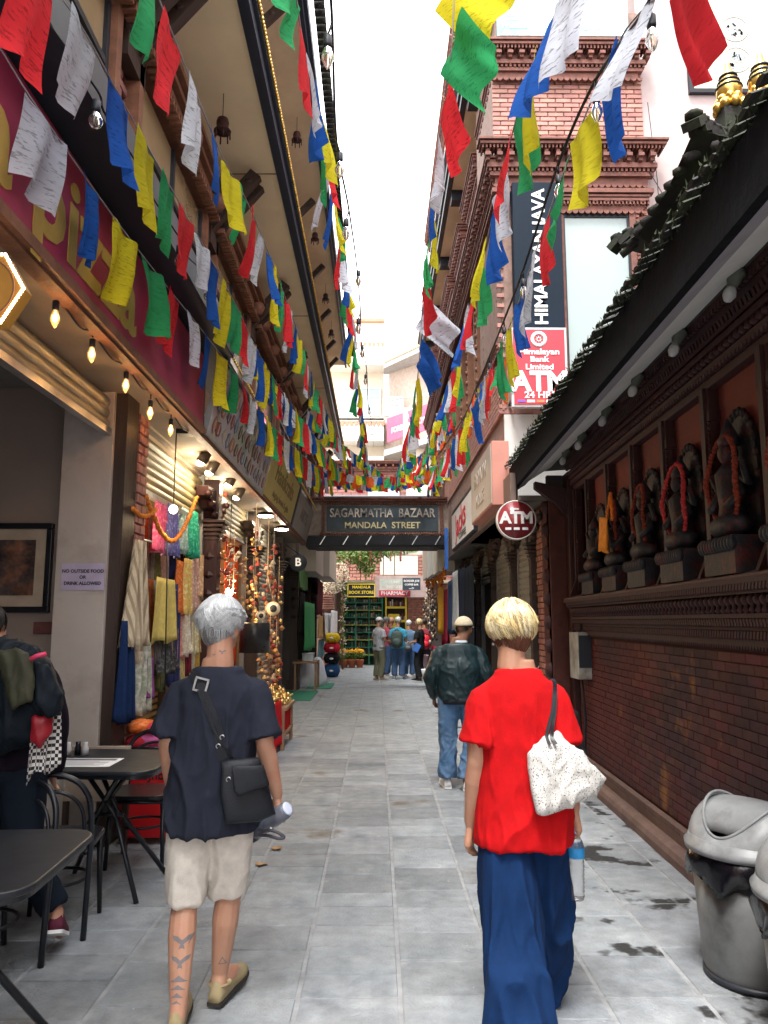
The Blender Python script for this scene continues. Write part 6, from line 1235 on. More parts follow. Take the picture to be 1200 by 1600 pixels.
def hand(mb, w, d, thumb, s=1.0, curl=.5, grip=None):
    """wrist w, direction d, thumb direction; palm and five curled fingers"""
    w, d = Vector(w), Vector(d).normalized(); th = Vector(thumb); th = (th-d*th.dot(d)).normalized(); nrm = d.cross(th).normalized()
    palm = grip if grip else nrm
    mb.tube([w-d*.02, w+d*.02, w+d*.05*s, w+d*.088*s], [.024*s, .030*s, .040*s, .037*s], 12, ry=[.019*s, .017*s, .017*s, .013*s]) if abs(th.dot(Vector((1, 0, 0)))) > 5 else None
    for t in (0, 1):
        a = w+d*.015*s; b = w+d*.085*s
        for k in range(7):
            q = a.lerp(b, k/6); mb.ball(q+th*.014*s*(k/6), .019*s, 8, 6); mb.ball(q-th*.016*s*(k/6+.2), .018*s, 8, 6)
    for i, (off, L_, r) in enumerate(((.027, .068, .0088), (.009, .078, .0092), (-.009, .072, .0088), (-.026, .056, .0078))):
        b = w+d*.085*s+th*off*s; c = curl*(1+.12*i); dd = [(d*cos(c*q)+palm*sin(c*q)) for q in (.4, 1.1, 1.9)]
        p1 = b+dd[0]*L_*.45*s+th*off*.1; p2 = p1+dd[1]*L_*.33*s; p3 = p2+dd[2]*L_*.24*s
        mb.tube([b-d*.02, b, p1, p2, p3], [r*s*1.05, r*s*1.08, r*s, r*s*.92, r*s*.7], 8); mb.ball(p3, r*s*.75, 8, 6)
    b = w+d*.03*s+th*.025*s; p1 = b+(th*.8+d*.7+palm*.2).normalized()*.032*s; p2 = p1+(th*.25+d*.9+palm*.4).normalized()*.028*s
    mb.tube([w+d*.02*s, b, p1, p2], [.014*s, .0125*s, .0105*s, .008*s], 8); mb.ball(p2, .0085*s, 8, 6)
def headgeo(mb, c, yaw=0, s=1.0, pitch=0):
    R = Matrix.Rotation(-yaw, 3, 'Z') @ Matrix.Rotation(pitch, 3, 'X'); P = lambda x, y, z: Vector(c)+R @ (Vector((x, y, z))*s)
    mb.ball(P(0, -.012, .02), (.076*s, .094*s, .096*s), 18, 12, R=R); mb.ball(P(0, .022, -.045), (.058*s, .066*s, .068*s), 14, 10, R=R)
    mb.ball(P(0, .085, -.02), (.012*s, .02*s, .022*s), 8, 6); mb.ball(P(0, .075, -.085), (.028*s, .022*s, .02*s), 8, 6); mb.ball(P(0, .078, -.055), (.024*s, .014*s, .010*s), 8, 6); mb.ball(P(0, .072, .012), (.045*s, .02*s, .012*s), 8, 6)
    for q in (-1, 1): mb.ball(P(q*.078, -.004, -.018), (.010*s, .019*s, .031*s), 10, 8, R=R @ Matrix.Rotation(-.2*q, 3, 'Z')); mb.ball(P(q*.071, -.002, -.035), (.010*s, .012*s, .018*s), 8, 6)
    return P, R
def hair(parent, P, R, cols, n=1800, back=2.35, front=1.15, side=2.0, rad=(.088, .106, .108), cz=.022, crown=(-.03, -.35), ln=.004, puff=.012, flick=.0, seed=3, s=1, name='hair', taper=.10, rag=.3, wig=.2, sweep=0):
    """strands laid from the crown over the skull, in clumps of uneven length"""
    rd = random.Random(seed); m = MB(); Rc = Matrix.Rotation(crown[1], 3, 'X') @ Matrix.Rotation(crown[0], 3, 'Y'); o0 = Vector((0, -.01, cz))
    m.rings([[P(*(o0+Vector((rad[0]*.94*sin(t)*cos(2*pi*j/22), rad[1]*.94*sin(t)*sin(2*pi*j/22), rad[2]*.94*cos(t))))) for j in range(22)] for t in [.02+k*.17 for k in range(9)]], len(cols)-1)
    for _ in range(n//9):
        ph0 = rd.uniform(0, 2*pi); st0 = rd.uniform(.02, .8) if rd.random() < .6 else rd.uniform(.6, 1.6); bk = (1-sin(ph0))/2; end0 = front+(back-front)*bk**.8; end0 += (side-end0)*abs(cos(ph0))**3; end0 *= 1-rag*rd.random()**2.2
        lift0 = rd.uniform(-.2, 1)*puff; wg0 = rd.gauss(0, wig)+sweep; fl0 = flick*rd.uniform(-.3, 1); cm = rd.randrange(len(cols))
        for _ in range(9):
            ph = ph0+rd.gauss(0, .07); st = max(.02, st0+rd.gauss(0, .1)); end = end0*rd.uniform(.95, 1.03); wg = wg0+rd.gauss(0, .04); lift = lift0+rd.uniform(-.15, .3)*puff; K = 9; pts = []; st = min(st, end-.3)
            for k in range(K+1):
                f = k/K; t = st+(end-st)*f; a = ph+wg*f*f; q = Vector((sin(t)*cos(a), sin(t)*sin(a), cos(t))); q = (Rc @ q).lerp(q, min(1, t/1.6)).normalized()
                g = 1+lift*5*sin(min(t, 1.6))-taper*max(0, t-1.2)+fl0*f**3; pts.append(P(*(o0+Vector((q.x*rad[0]*g, q.y*rad[1]*g, q.z*rad[2]*(1+lift*4*(1-f)))))))
            w0 = ln*rd.uniform(.5, 1.2)*s; A, B_, C_ = [], [], []
            for k in range(K+1):
                d = (pts[min(k+1, K)]-pts[max(k-1, 0)]).normalized(); o = (pts[k]-P(*o0)).normalized(); sd_ = d.cross(o).normalized(); w = w0*(1-.85*(k/K)**2.5); A.append(pts[k]-sd_*w/2); C_.append(pts[k]+sd_*w/2); B_.append(pts[k]+o*w0*.3)
            m.add(A+B_+C_, [(k, k+1, K+1+k+1, K+1+k) for k in range(K)]+[(K+1+k, K+1+k+1, 2*K+2+k+1, 2*K+2+k) for k in range(K)], cm if rd.random() < .85 else rd.randrange(len(cols)), True)
    return m.build(name, cols, parent)
def shoe(parent, heel, toe, m_, sole, s=1.0, name='shoe', h=.085):
    heel, toe = Vector(heel), Vector(toe); d = toe-heel; L_ = d.length; f = d.normalized(); r = f.cross(Vector((0, 0, 1))).normalized(); up = r.cross(f).normalized(); m = MB()
    prof = [(-.02, .028, .03), (0, .034, .075), (.06, .036, .088), (.12, .036, .08), (.17, .042, .058), (.22, .044, .045), (.262, .034, .035), (.28, .018, .022)]
    R_ = [[heel+f*(y*L_/.27)+r*(w*s*cos(a))+up*(max(0, sin(a))*hh*s+.012+min(0, sin(a))*.004) for a in [2*pi*k/16 for k in range(16)]] for y, w, hh in prof]; m.rings(R_); o = m.build(name, m_, parent)
    m = MB(); R_ = [[heel+f*(y*L_/.27)+r*((w+.004)*s*cos(a))+up*((.016 if sin(a) > 0 else 0)-.008) for a in [2*pi*(k+.5)/12 for k in range(12)]] for y, w, hh in prof]; m.rings(R_, smooth=False); m.build('sole', sole, o); return o
def ribbon(mb, P, w, nrm, th=.004, mi=0):
    pts = smooth_path(P, 6); nrm = Vector(nrm)
    vs = []
    for i, p in enumerate(pts):
        t = (pts[min(i+1, len(pts)-1)]-pts[max(i-1, 0)]).normalized(); s_ = t.cross(nrm).normalized(); vs += [p-s_*w/2, p+s_*w/2, p+s_*w/2+nrm*th, p-s_*w/2+nrm*th]
    fs = [(i*4+j, i*4+(j+1) % 4, i*4+4+(j+1) % 4, i*4+4+j) for i in range(len(pts)-1) for j in range(4)]; mb.add(vs, fs+[(0, 1, 2, 3), tuple(len(vs)-4+j for j in (3, 2, 1, 0))], mi)
def pillow(mb, poly, nrm, th, n=5, sub=3):
    P = [Vector(p) for p in poly]; Q = []
    for i in range(len(P)):
        a, b = P[i], P[(i+1) % len(P)]
        for k in range(sub): Q.append(a.lerp(b, k/sub))
    c = sum(Q, Vector())/len(Q); nrm = Vector(nrm).normalized(); R_ = []
    for k in range(-n, n+1):
        f = k/n; sc = max(.02, (1-abs(f)**2.2))**.5 if abs(f) < 1 else .02; R_.append([c+(q-c)*(sc)+nrm*th*f*(.6+.4*sc) for q in Q])
    mb.rings(R_)
def torso(mb, secs, n=28, pw=2.4):
    R_ = []
    for z, rx, ry, cx, cy in secs: R_.append([(cx+rx*abs(cos(a))**(2/pw)*(1 if cos(a) > 0 else -1), cy+ry*abs(sin(a))**(2/pw)*(1 if sin(a) > 0 else -1), z) for a in [2*pi*k/n for k in range(n)]])
    mb.rings(R_)
def person(label, x, y, yaw=0, H=1.0, J=None, skin=None, vox=.009, head_yaw=0, head_pitch=0, curl=.5, thumbs=((.3, 1, 0), (-.3, 1, 0)), grips=(None, None), group=None, cat='person', neckz=None):
    """J: joints in the person's own frame (metres): x right, y forward"""
    t = thing('person', label, cat, (x, y, 0), group); t.rotation_euler = (0, 0, -yaw); LOC.add(t.name); t.scale = (H, H, H); D = dict(shL=(-.175, 0, 1.375), elL=(-.235, -.03, 1.10), wrL=(-.225, .06, .86), shR=(.175, 0, 1.375), elR=(.235, -.03, 1.10), wrR=(.225, .06, .86),
        hpL=(-.09, 0, .90), knL=(-.10, .04, .49), anL=(-.10, -.03, .085), hpR=(.09, 0, .90), knR=(.10, .04, .49), anR=(.10, -.03, .085), head=(0, .02, 1.585), neck=(0, -.015, 1.40), toeL=(-.12, .17, .02), toeR=(.12, .17, .02)); D.update(J or {})
    D = {k: Vector(v) for k, v in D.items()}; m = MB(); sk = skin or SKINM
    torso(m, [(.84, .12, .09, 0, -.01), (.93, .15, .105, 0, 0), (1.05, .135, .095, 0, .01), (1.15, .13, .095, 0, .01), (1.25, .14, .095, 0, 0), (1.31, .12, .075, 0, -.005), (1.35, .08, .06, 0, -.01), (1.40, .066, .056, 0, -.01), (1.44, .058, .055, 0, -.01)])
    limb(m, [D['neck']-Vector((0, 0, .03)), (D['neck']+D['head'])/2+Vector((0, -.018, -.01)), D['head']+Vector((0, -.022, -.04))], [.062, .056, .059]); P, R = headgeo(m, D['head'], head_yaw, 1, head_pitch)
    for s_, i in (('L', 0), ('R', 1)):
        a, e, w = D['sh'+s_], D['el'+s_], D['wr'+s_]; a2 = Vector((a.x*.90, a.y, a.z-.075)); limb(m, [a2*.85+Vector((0, 0, a2.z*.15)), a2, (a+e)/2, e], [.040, .043, .045, .039]); limb(m, [e, e.lerp(w, .3), w], [.039, .041, .0255], flat=.92); hand(m, w, D.get('hd'+s_, (w-e).normalized()+Vector((0, .1, 0))), thumbs[i], 1.0, curl, grips[i])
        h, k, an = D['hp'+s_], D['kn'+s_], D['an'+s_]; limb(m, [h, h.lerp(k, .5), k], [.095, .078, .056]); limb(m, [k, k.lerp(an, .3)-Vector((0, .012, 0)), an], [.054, .057, .034]); toe = D['toe'+s_]
        hl = an+Vector((0, -.02, -.045)); limb(m, [hl, (hl+toe)/2+Vector((0, 0, .02)), toe], [.034, .036, .022]); m.tube([an, hl], [.034, .032], 10)
    fuse(m, 'body', sk, t, vox, 3)
    m = MB()
    for q in (-1, 1): m.ball(P(q*.032, .083, .0), .0115, 10, 8)
    m.build('eyes', mat('eye_white', (.6, .58, .55), .2, 0), t); m = MB()
    for q in (-1, 1): m.ball(P(q*.032, .0925, .0), .0055, 8, 6)
    m.build('irises', mat('iris_dark', (.03, .02, .015), .2, 0), t)
    return t, D, P, R
def tee(t, D, m_, hem=.86, hw=(.19, .125), sleeve=.75, vox=.011, amp=.006, waist=None, name='shirt', cy=0, fs=(5, 2.2, .6), sr=(.088, .082, .088), cx=0, neckz=1.405, seed=0, neck=.085, zr=(1.42, 1.12)):
    m = MB(); wv = waist or (hw[0]-.015, hw[1]-.01); sx = abs(D['shR'].x)*.5+abs(D['shL'].x)*.5; mx_ = (D['shR'].x+D['shL'].x)/2
    torso(m, [(hem, hw[0], hw[1], cx, cy), (hem+.03, hw[0]+.004, hw[1]+.002, cx, cy), (.5*hem+.5*1.12, (wv[0]+hw[0])/2, (wv[1]+hw[1])/2, cx, cy), (1.15, wv[0], wv[1], cx*.6+mx_*.4, cy*.5), (1.25, sx+.005, .125, mx_, 0), (1.31, sx+.0, .112, mx_, -.005), (1.345, sx*.86, .10, mx_, -.01), (1.375, sx*.66, .088, mx_, -.014), (neckz, neck+.022, .076, mx_, -.016), (neckz+.012, neck+.004, .068, mx_, -.016)])
    for s_ in ('L', 'R'):
        a, e, w = D['sh'+s_], D['el'+s_], D['wr'+s_]; a = Vector((mx_+(a.x-mx_)*.93, a.y, a.z-.062)); sh_in = Vector((mx_+(a.x-mx_)*.5, a.y, a.z+.012))
        if sleeve <= 1: end = a.lerp(e, sleeve); m.tube(smooth_path([sh_in, a, a.lerp(end, .5), end], 4), [sr[0]*.72+(sr[2]-sr[0]*.72)*k/12 for k in range(13)], 18, ry=[sr[0]*.66+(sr[2]*.85-sr[0]*.66)*k/12 for k in range(13)])
        else: limb(m, [sh_in, a, a.lerp(e, .5), e, e.lerp(w, .5), e.lerp(w, .97)], [sr[0]*.68, sr[0]*.74, sr[0]*.76, sr[1]*.74, sr[1]*.72, sr[2]*.6])
    return fuse(m, name, m_, t, vox, 2, folds(amp, fs[0], fs[1], fs[2], seed, zr))
def pants(t, D, m_, top=.98, radii=(.115, .10, .085, .08), frac=.93, vox=.011, amp=.006, wr=(.17, .12), name='trousers', fs=(6, 2.5, .5), seed=5):
    m = MB(); torso(m, [(top, wr[0], wr[1], 0, 0), (.92, wr[0]+.008, wr[1]+.005, 0, -.003), (.83, wr[0], wr[1]-.005, 0, 0), (.78, .10, .08, 0, 0)])
    for s_ in ('L', 'R'):
        h, k, a = D['hp'+s_], D['kn'+s_], D['an'+s_]; pts = [h, h.lerp(k, .5), k, k.lerp(a, .5), a]
        if frac < .55: pts = [h, h.lerp(k, .5), h.lerp(k, frac*2)]
        else: pts[-1] = k.lerp(a, frac); pts[3] = k.lerp(a, frac/2)
        n = len(pts); sp = smooth_path(pts, 5); rr = [radii[0]+(0)]*len(sp)
        for i in range(len(sp)): f = i/(len(sp)-1)*(len(radii)-1); q = int(min(f, len(radii)-2)); rr[i] = radii[q]+(radii[q+1]-radii[q])*(f-q)
        m.tube(sp, rr, 20, ry=[r*.95 for r in rr])
    return fuse(m, name, m_, t, vox, 2, folds(amp, fs[0], fs[1], fs[2], seed, (.8, .45)))
def frame(px, py): return lambda u, v, dy=0: aty(u, v, py+dy)-Vector((px, py, 0))
NAVYT = cl('navy_tee', (.017, .020, .032), 0)
# ---- walker in the dark navy shirt ----
ax, ay = -.70, 3.42; q = frame(ax, ay)
JA = dict(shL=q(281, 1062), elL=q(262, 1160, -.02), wrL=q(268, 1232, .06), shR=q(404, 1060), elR=q(414, 1165, -.03), wrR=q(433, 1241, .05), hpL=(-.085, 0, .88), hpR=(.075, 0, .88), knL=q(288, 1418, -.02), anL=q(279, 1568, -.17), knR=q(357, 1402, .08), anR=q(343, 1520, .10),
          head=q(346, 978, .02)+Vector((0, 0, 0)), neck=q(344, 1035, -.01), hdR=(.03, .1, -1), hdL=(.1, .3, -1))
JA['toeL'] = JA['anL']+Vector((-.03, .20, -.075)); JA['toeR'] = JA['anR']+Vector((.055, .19, -.07))
pa, DA, PA, RA = person('grey-haired walker seen from behind in dark navy shirt and cream shorts', ax, ay, J=JA, vox=.0055, head_yaw=.35, curl=.9, thumbs=((.2, 1, 0), (-.5, .8, 0)), grips=(None, Vector((.3, .5, 0)).normalized()))
shA = tee(pa, DA, NAVYT, hem=.725, hw=(.186, .148), waist=(.176, .128), sleeve=.86, vox=.008, amp=.013, cx=-.008, sr=(.085, .084, .09), neckz=1.392, seed=2, fs=(7, 2.6, .9), neck=.09)
pants(pa, DA, cl('cream_shorts', (.56, .52, .46), 0), top=.86, radii=(.098, .098, .080), frac=.475, vox=.008, amp=.012, wr=(.155, .105), name='shorts')
GH = [mat('hair_silver_%d' % k, c, .38, .1, 30, spec=.6) for k, c in enumerate(((.50, .52, .53), (.36, .38, .39), (.60, .62, .63)))]
hair(pa, PA, RA, GH, 5200, back=2.3, front=1.3, side=1.95, rad=(.091, .107, .106), puff=.030, flick=.16, ln=.0038, seed=4, taper=.26, rag=.5, wig=.75)
hair(pa, PA, RA, [mat('hair_dark_grey', (.12, .115, .11), .5), GH[1]], 1500, back=2.5, front=1.2, side=2.1, rad=(.078, .104, .112), cz=.0, puff=.004, ln=.003, seed=9, taper=0, name='nape_hair')
TAT = mat('tattoo_ink', (.17, .15, .155), .6, 0)
def decal(parent, pts, c, q_, nrm=(0, -1, 0)):
    """thin ink shapes lying on the skin, triangles around c"""
    m = MB(); 
    for tri in pts: m.add([c+Vector((a, 0, b)) for a, b in tri], [tuple(range(len(tri)))])
    return m
def shrink(m, name, body, parent):
    me = m.mesh('t', TAT); o = link(name, me, parent); b = o.modifiers.new('d', 'SUBSURF'); b.subdivision_type = 'SIMPLE'; b.levels = b.render_levels = 3
    s = o.modifiers.new('s', 'SHRINKWRAP'); s.target = body; s.wrap_method = 'PROJECT'; s.use_project_y = True; s.use_positive_direction = True; s.use_negative_direction = True; s.offset = .0008; return o
bodyA = [c for c in pa.children if c.name.startswith('body')][0]
def bird(cx, cz, s): return [[(cx+s*a, cz+s*b) for a, b in tri] for tri in ([(0, .1), (-.5, .45), (-1.1, .5), (-.9, .1), (-.5, -.05), (0, -.35)], [(0, .1), (.5, .45), (1.1, .5), (.9, .1), (.5, -.05), (0, -.35)], [(-.2, -.3), (.2, -.3), (.3, -.7), (0, -.55), (-.3, -.7)])]
kc = q(278, 1482, -.20)
shrink(decal(pa, bird(0, 0, .038)+bird(0, -.066, .034)+[[(0, -.11), (.035, -.135), (0, -.13), (-.035, -.135)], [(0, -.14), (.03, -.16), (0, -.155), (-.03, -.16)], [(0, -.165), (.025, -.185), (0, -.18), (-.025, -.185)], [(0, -.19), (.02, -.205), (0, -.2), (-.02, -.205)]], kc, 0), 'calf_tattoo', bodyA, pa)
shrink(decal(pa, [[(-.018, 0), (.018, 0), (.014, .004), (-.014, .004)], [(-.018, 0), (0, .034), (.001, .028), (-.013, .003)], [(.018, 0), (0, .034), (-.001, .028), (.013, .003)]], q(345, 1512, .02), 0), 'ankle_tattoo', bodyA, pa)
shrink(decal(pa, bird(.01, 0, .014)+bird(-.025, -.012, .008), q(341, 1019, -.1), 0), 'neck_tattoo', bodyA, pa)
SAND = mat('sandal_olive', (.30, .24, .13), .7, .15, 20); SOLE = mat('sole_dark', (.03, .028, .025), .8)
shoe(pa, DA['anR']+Vector((-.005, -.045, -.098)), DA['toeR']+Vector((.01, .02, -.012)), SAND, SOLE, .95, 'espadrille'); shoe(pa, DA['anL']+Vector((0, -.045, -.098)), DA['toeL']+Vector((0, .02, -.01)), SAND, SOLE, .95, 'espadrille')
m = MB(); c = DA['anR']; m.tube([c+Vector((.045*cos(a), .045*sin(a)-.005, -.035)) for a in [2*pi*k/16 for k in range(17)]], .005, 6); m.ball(c+Vector((.045, -.01, -.03)), .012, 8, 6); m.build('ankle_strap', SAND, pa)
m = MB(); c = JA['head']; m.ball(PA(-.084, -.01, -.055), .006, 8, 6); m.build('earring', STEEL, pa)
# bag of walker A
bk = -.172; t = thing('shoulder_bag', 'black crossbody bag with buckled strap on the grey-haired walker back', 'bag', (ax+.1, ay-.2, .9)); w_ = lambda u, v, dy: aty(u, v, ay+dy)
BAGM = mat('bag_black', (.006, .008, .012), .5, .15, 20, .3, 150)
m = MB(); pillow(m, [w_(346, 1188, -.17), w_(405, 1183, -.13), w_(416, 1215, -.12), w_(431, 1272, -.11), w_(405, 1284, -.14), w_(352, 1288, -.19), w_(343, 1240, -.19)], (0, -1, .05), .045); m.build('body', BAGM, t)
m = MB(); pillow(m, [w_(362, 1197, -.215), w_(412, 1196, -.17), w_(421, 1226, -.165), w_(374, 1243, -.215), w_(366, 1238, -.22)], (.1, -1, .05), .012); m.build('flap_pocket', BAGM, t)
from mathutils.bvhtree import BVHTree
def skin_of(o, px, py):
    T = Vector((px, py, 0)); bv = BVHTree.FromPolygons([v.co+T for v in o.data.vertices], [tuple(p.vertices) for p in o.data.polygons])
    def hit(u, v, off=.005):
        d = ray(u, v).normalized(); r = bv.ray_cast(O, d)
        return (r[0]-d*off) if r[0] else None
    return hit
hA = skin_of(shA, ax, ay); HP = lambda h, L_, off=.005: [p for p in (h(u, v, off) for u, v in L_) if p]
m = MB(); st = HP(hA, [(300, 1044), (305, 1052), (313, 1070), (320, 1088), (326, 1104), (333, 1122), (340, 1142), (345, 1165), (348, 1190)]); st = [st[0]+Vector((0, .06, .012))]+st; ribbon(m, st, .042, (0, -1, .15), .004)
ribbon(m, HP(hA, [(322, 1095), (328, 1118), (336, 1142), (350, 1165), (365, 1188)], .010), .012, (0, -1, .1), .004); m.build('strap', BAGM, t)
c = (hA(314, 1070, .012) or w_(314, 1070, -.142)); Rk = Matrix.Rotation(.25, 3, 'Y'); m = MB()
for a, b, sx_, sz_ in ((0, .026, .058, .008), (0, -.026, .058, .008), (-.026, 0, .008, .046), (.026, 0, .008, .046)): m.obox(c+Rk @ Vector((a, 0, b)), sx_, .006, sz_, Rk)
m.build('buckle', STEEL, t)
m = MB()
for u, v in ((357, 1218), (341, 1166), (347, 1152)): cc = w_(u, v, -.222 if u == 357 else -.185); m.tube([cc+Vector((.009*cos(a), 0, .009*sin(a))) for a in [2*pi*k/10 for k in range(8)]], .0022, 5)
m.build('ring', STEEL, t)
# bottle in the right hand
t = thing('drink_bottle', 'smoky translucent blue bottle with dark lid loop in the walker right hand', 'bottle', w_(435, 1270, .05)); a, b = w_(398, 1300, .10), w_(449, 1264, .0); d = (b-a); R = d.to_track_quat('Z', 'Y').to_matrix(); L_ = d.length
SMK = mat('smoky_plastic', (.24, .27, .34), .12, 0, trans=.55, spec=.6); m = MB(); m.lathe([(.036, 0), (.036, L_*.8), (.034, L_*.93), (.028, L_)], a, 24, R=R); m.build('body', SMK, t)
m = MB(); m.lathe([(.026, L_+.0005), (.030, L_+.004), (.020, L_+.006)], a, 24, R=R); m.build('base_ring', mat('base_blue', (.42, .46, .56), .3), t); m = MB(); m.lathe([(.032, -.035), (.037, -.03), (.037, 0)], a, 20, R=R); m.build('lid', BLK, t)
m = MB(); l0_, l1_ = w_(405, 1305, .03), w_(440, 1302, 0); m.tube(smooth_path([l0_, w_(415, 1297, .0), w_(432, 1300, -.01), w_(444, 1308, -.01), w_(434, 1310, -.01), w_(420, 1306, 0), l0_], 5), .007, 8); m.build('carry_loop', mat('loop_grey', (.05, .05, .06), .4), t)
# ---- woman in red ----
bx_, by_ = .60, 3.30; q = frame(bx_, by_)
JB = dict(shL=q(752, 1072), elL=q(744, 1192, -.03), wrL=q(735, 1285, .05), shR=q(866, 1068), elR=q(884, 1190, -.01), wrR=q(897, 1262, .06), hpL=(-.085, 0, .88), hpR=(.09, 0, .88), knL=q(800, 1452, -.06), anL=q(812, 1622, -.2), knR=q(846, 1440, .12), anR=q(832, 1545, .27),
          head=q(798, 984, .02), neck=q(799, 1032, -.01), hdL=(-.05, .12, -1), hdR=(.06, .1, -1))
JB['toeL'] = JB['anL']+Vector((0, .2, -.06)); JB['toeR'] = JB['anR']+Vector((.02, .2, -.07))
pb, DB, PB, RB = person('blonde woman seen from behind in bright red T-shirt and wide blue trousers', bx_, by_, J=JB, vox=.0055, head_yaw=-.25, curl=.55, thumbs=((.5, 1, 0), (-.5, 1, 0)), grips=(Vector((.7, .5, 0)).normalized(), Vector((-.7, .5, 0)).normalized()))
REDC = cl('red_tee', (.42, .004, .006), 0); shB = tee(pb, DB, REDC, hem=.70, hw=(.200, .15), waist=(.176, .128), sleeve=.70, vox=.008, amp=.012, cx=.0, sr=(.088, .088, .10), neckz=1.392, seed=7, fs=(6.5, 2.4, -.8), neck=.075)
pants(pb, DB, cl('blue_trousers', (.004, .021, .075), 0), top=.84, radii=(.09, .115, .12, .125), frac=.98, vox=.009, amp=.022, wr=(.15, .11), name='trousers', fs=(7, .7, .2))
BHc = [mat('hair_blond_%d' % k, c, .35, .1, 30, spec=.5) for k, c in enumerate(((.62, .47, .20), (.72, .60, .33), (.24, .17, .08), (.70, .62, .42)))]
hair(pb, PB, RB, BHc, 5600, back=2.2, front=1.9, side=2.15, rad=(.097, .110, .107), crown=(.1, -.3), puff=.020, flick=.10, ln=.004, seed=12, taper=.07, rag=.45, wig=.25, sweep=.35)
hair(pb, PB, RB, [mat('hair_auburn', (.10, .035, .018), .5)], 1500, back=2.55, front=1.2, side=2.2, rad=(.080, .106, .116), cz=-.004, taper=0, puff=.005, ln=.003, seed=19, name='nape_hair')
m = MB(); m.tube(smooth_path([(.078*cos(a), .062*sin(a)-.02, 1.412+.012*sin(a)) for a in [pi+pi*k/8 for k in range(9)]], 4), .0018, 5); m.build('necklace', STEEL, pb); m = MB(); m.ball(PB(-.084, -.005, -.06), .006, 8, 6); m.build('earring', STEEL, pb)
for s_ in ('L', 'R'): shoe(pb, DB['an'+s_]+Vector((0, -.045, -.095)), DB['toe'+s_]+Vector((0, .02, -.01)), BLK, SOLE, .95)
w_ = lambda u, v, dy: aty(u, v, by_+dy); t = thing('shoulder_bag', 'white speckled slouchy shoulder bag with thin black straps', 'bag', w_(870, 1200, -.2))
m = MB(); pillow(m, [w_(826, 1178, -.17), w_(850, 1150, -.14), w_(872, 1143, -.10), w_(896, 1166, -.12), w_(928, 1196, -.12), w_(947, 1216, -.10), (w_(935, 1240, -.12)), w_(905, 1254, -.15), w_(866, 1270, -.19), w_(840, 1271, -.2), w_(832, 1235, -.2)], (.1, -1, .1), .06, 6, 4)
SPK = mat('speckled_canvas', (.50, .49, .465), .8, .06, 4, .3, 90, stain=[((.09, .09, .09), 170, .58, .61, None, None), ((.30, .28, .26), 9, .66, .72, None, None)]); fuse(m, 'body', SPK, t, .007, 3, folds(.009, 6, 5, 1.2, 3))
m = MB()
hB = skin_of(shB, bx_, by_)
for du, dd in ((0, 0), (8, .02)):
    st = HP(hB, [(864, 1056), (867-du*.2, 1066), (868-du*.3, 1082), (867-du*.5, 1110), (864-du*.8, 1132)]); ribbon(m, [st[0]+Vector((0, .06, .01))]+st+[w_(862-du, 1150, -.165+dd), w_(869-du*1.3, 1163, -.185)], .013, (0, -1, .15), .004)
m.build('strap', BLK, t)
t = thing('jacket', 'black jacket hanging folded under the woman right arm', 'jacket', w_(905, 1160, 0)); o = wavy(w_(880, 1105, .05), w_(906, 1112, .12), .24, 10, 8, .02, 2, 1.5, 5, .8); o.build('cloth', cl('jacket_black', (.012, .012, .014)), t)
# water bottle in her right hand
t = thing('water_bottle', 'clear water bottle with blue label hanging from the woman right hand', 'bottle', w_(900, 1360, .07)); a = w_(900, 1405, .09); b_ = w_(899, 1312, .07); R = (b_-a).to_track_quat('Z', 'Y').to_matrix(); PET = mat('clear_plastic', (.93, .95, .97), .06, 0, trans=.93, spec=.6, bump=.4, bscale=40)
pr = [(.02, 0), (.034, .005)]
for k in range(9): pr += [(.036, .02+k*.017), (.033, .028+k*.017)]
pr += [(.036, .18), (.036, .215), (.028, .24), (.014, .262), (.013, .275)]
m = MB(); m.lathe(pr, a, 28, R=R); m.build('body', PET, t); m = MB(); m.lathe([(.0366, .175), (.0368, .178), (.0368, .215), (.0364, .218)], a, 28, R=R, cap=False); m.build('label', mat('bottle_label', (.03, .25, .55), .4, .2, 30), t); m = MB(); m.lathe([(.016, .27), (.016, .29), (.014, .293)], a, 16, R=R); m.build('cap', mat('cap_blue', (.3, .45, .7), .4), t)
# ---- man in the teal-black jacket ----
cx_, cy_ = .80, 7.7; JC = dict(shL=(-.20, 0, 1.33), elL=(-.27, 0, 1.06), wrL=(-.24, .12, .86), shR=(.20, 0, 1.33), elR=(.27, -.02, 1.06), wrR=(.22, .14, .90), head=(.06, .02, 1.525), neck=(.02, -.015, 1.36), hpL=(-.10, 0, .86), hpR=(.10, 0, .86), knL=(-.11, .03, .47), knR=(.12, -.02, .47), anL=(-.12, .03, .09), anR=(.05, -.08, .09), toeL=(-.15, .22, .02), toeR=(.10, .12, .02))
pc, DC, PC_, RC = person('man in a shiny dark teal jacket and beige cap walking ahead', cx_, cy_, J=JC, skin=SKIND, vox=.010, head_yaw=.5)
LEA = mat('teal_leather', (.007, .020, .024), .42, .2, 10, .3, 25, spec=.35); tee(pc, DC, LEA, hem=.84, hw=(.205, .14), waist=(.225, .155), sleeve=1.5, vox=.010, amp=.009, name='jacket', neckz=1.375, sr=(.108, .10, .08), fs=(8, 5, .5), neck=.07)
m = MB(); torso(m, [(.80, .19, .132, 0, 0), (.86, .20, .14, 0, 0)]); m.build('jacket_rib', mat('rib_black', (.012, .014, .018), .8), pc); m = MB(); m.lathe([(.072, 1.375), (.066, 1.41), (.058, 1.405)], (.02, -.02, 0), 18); m.build('collar', cl('grey_collar', (.40, .44, .48)), pc)
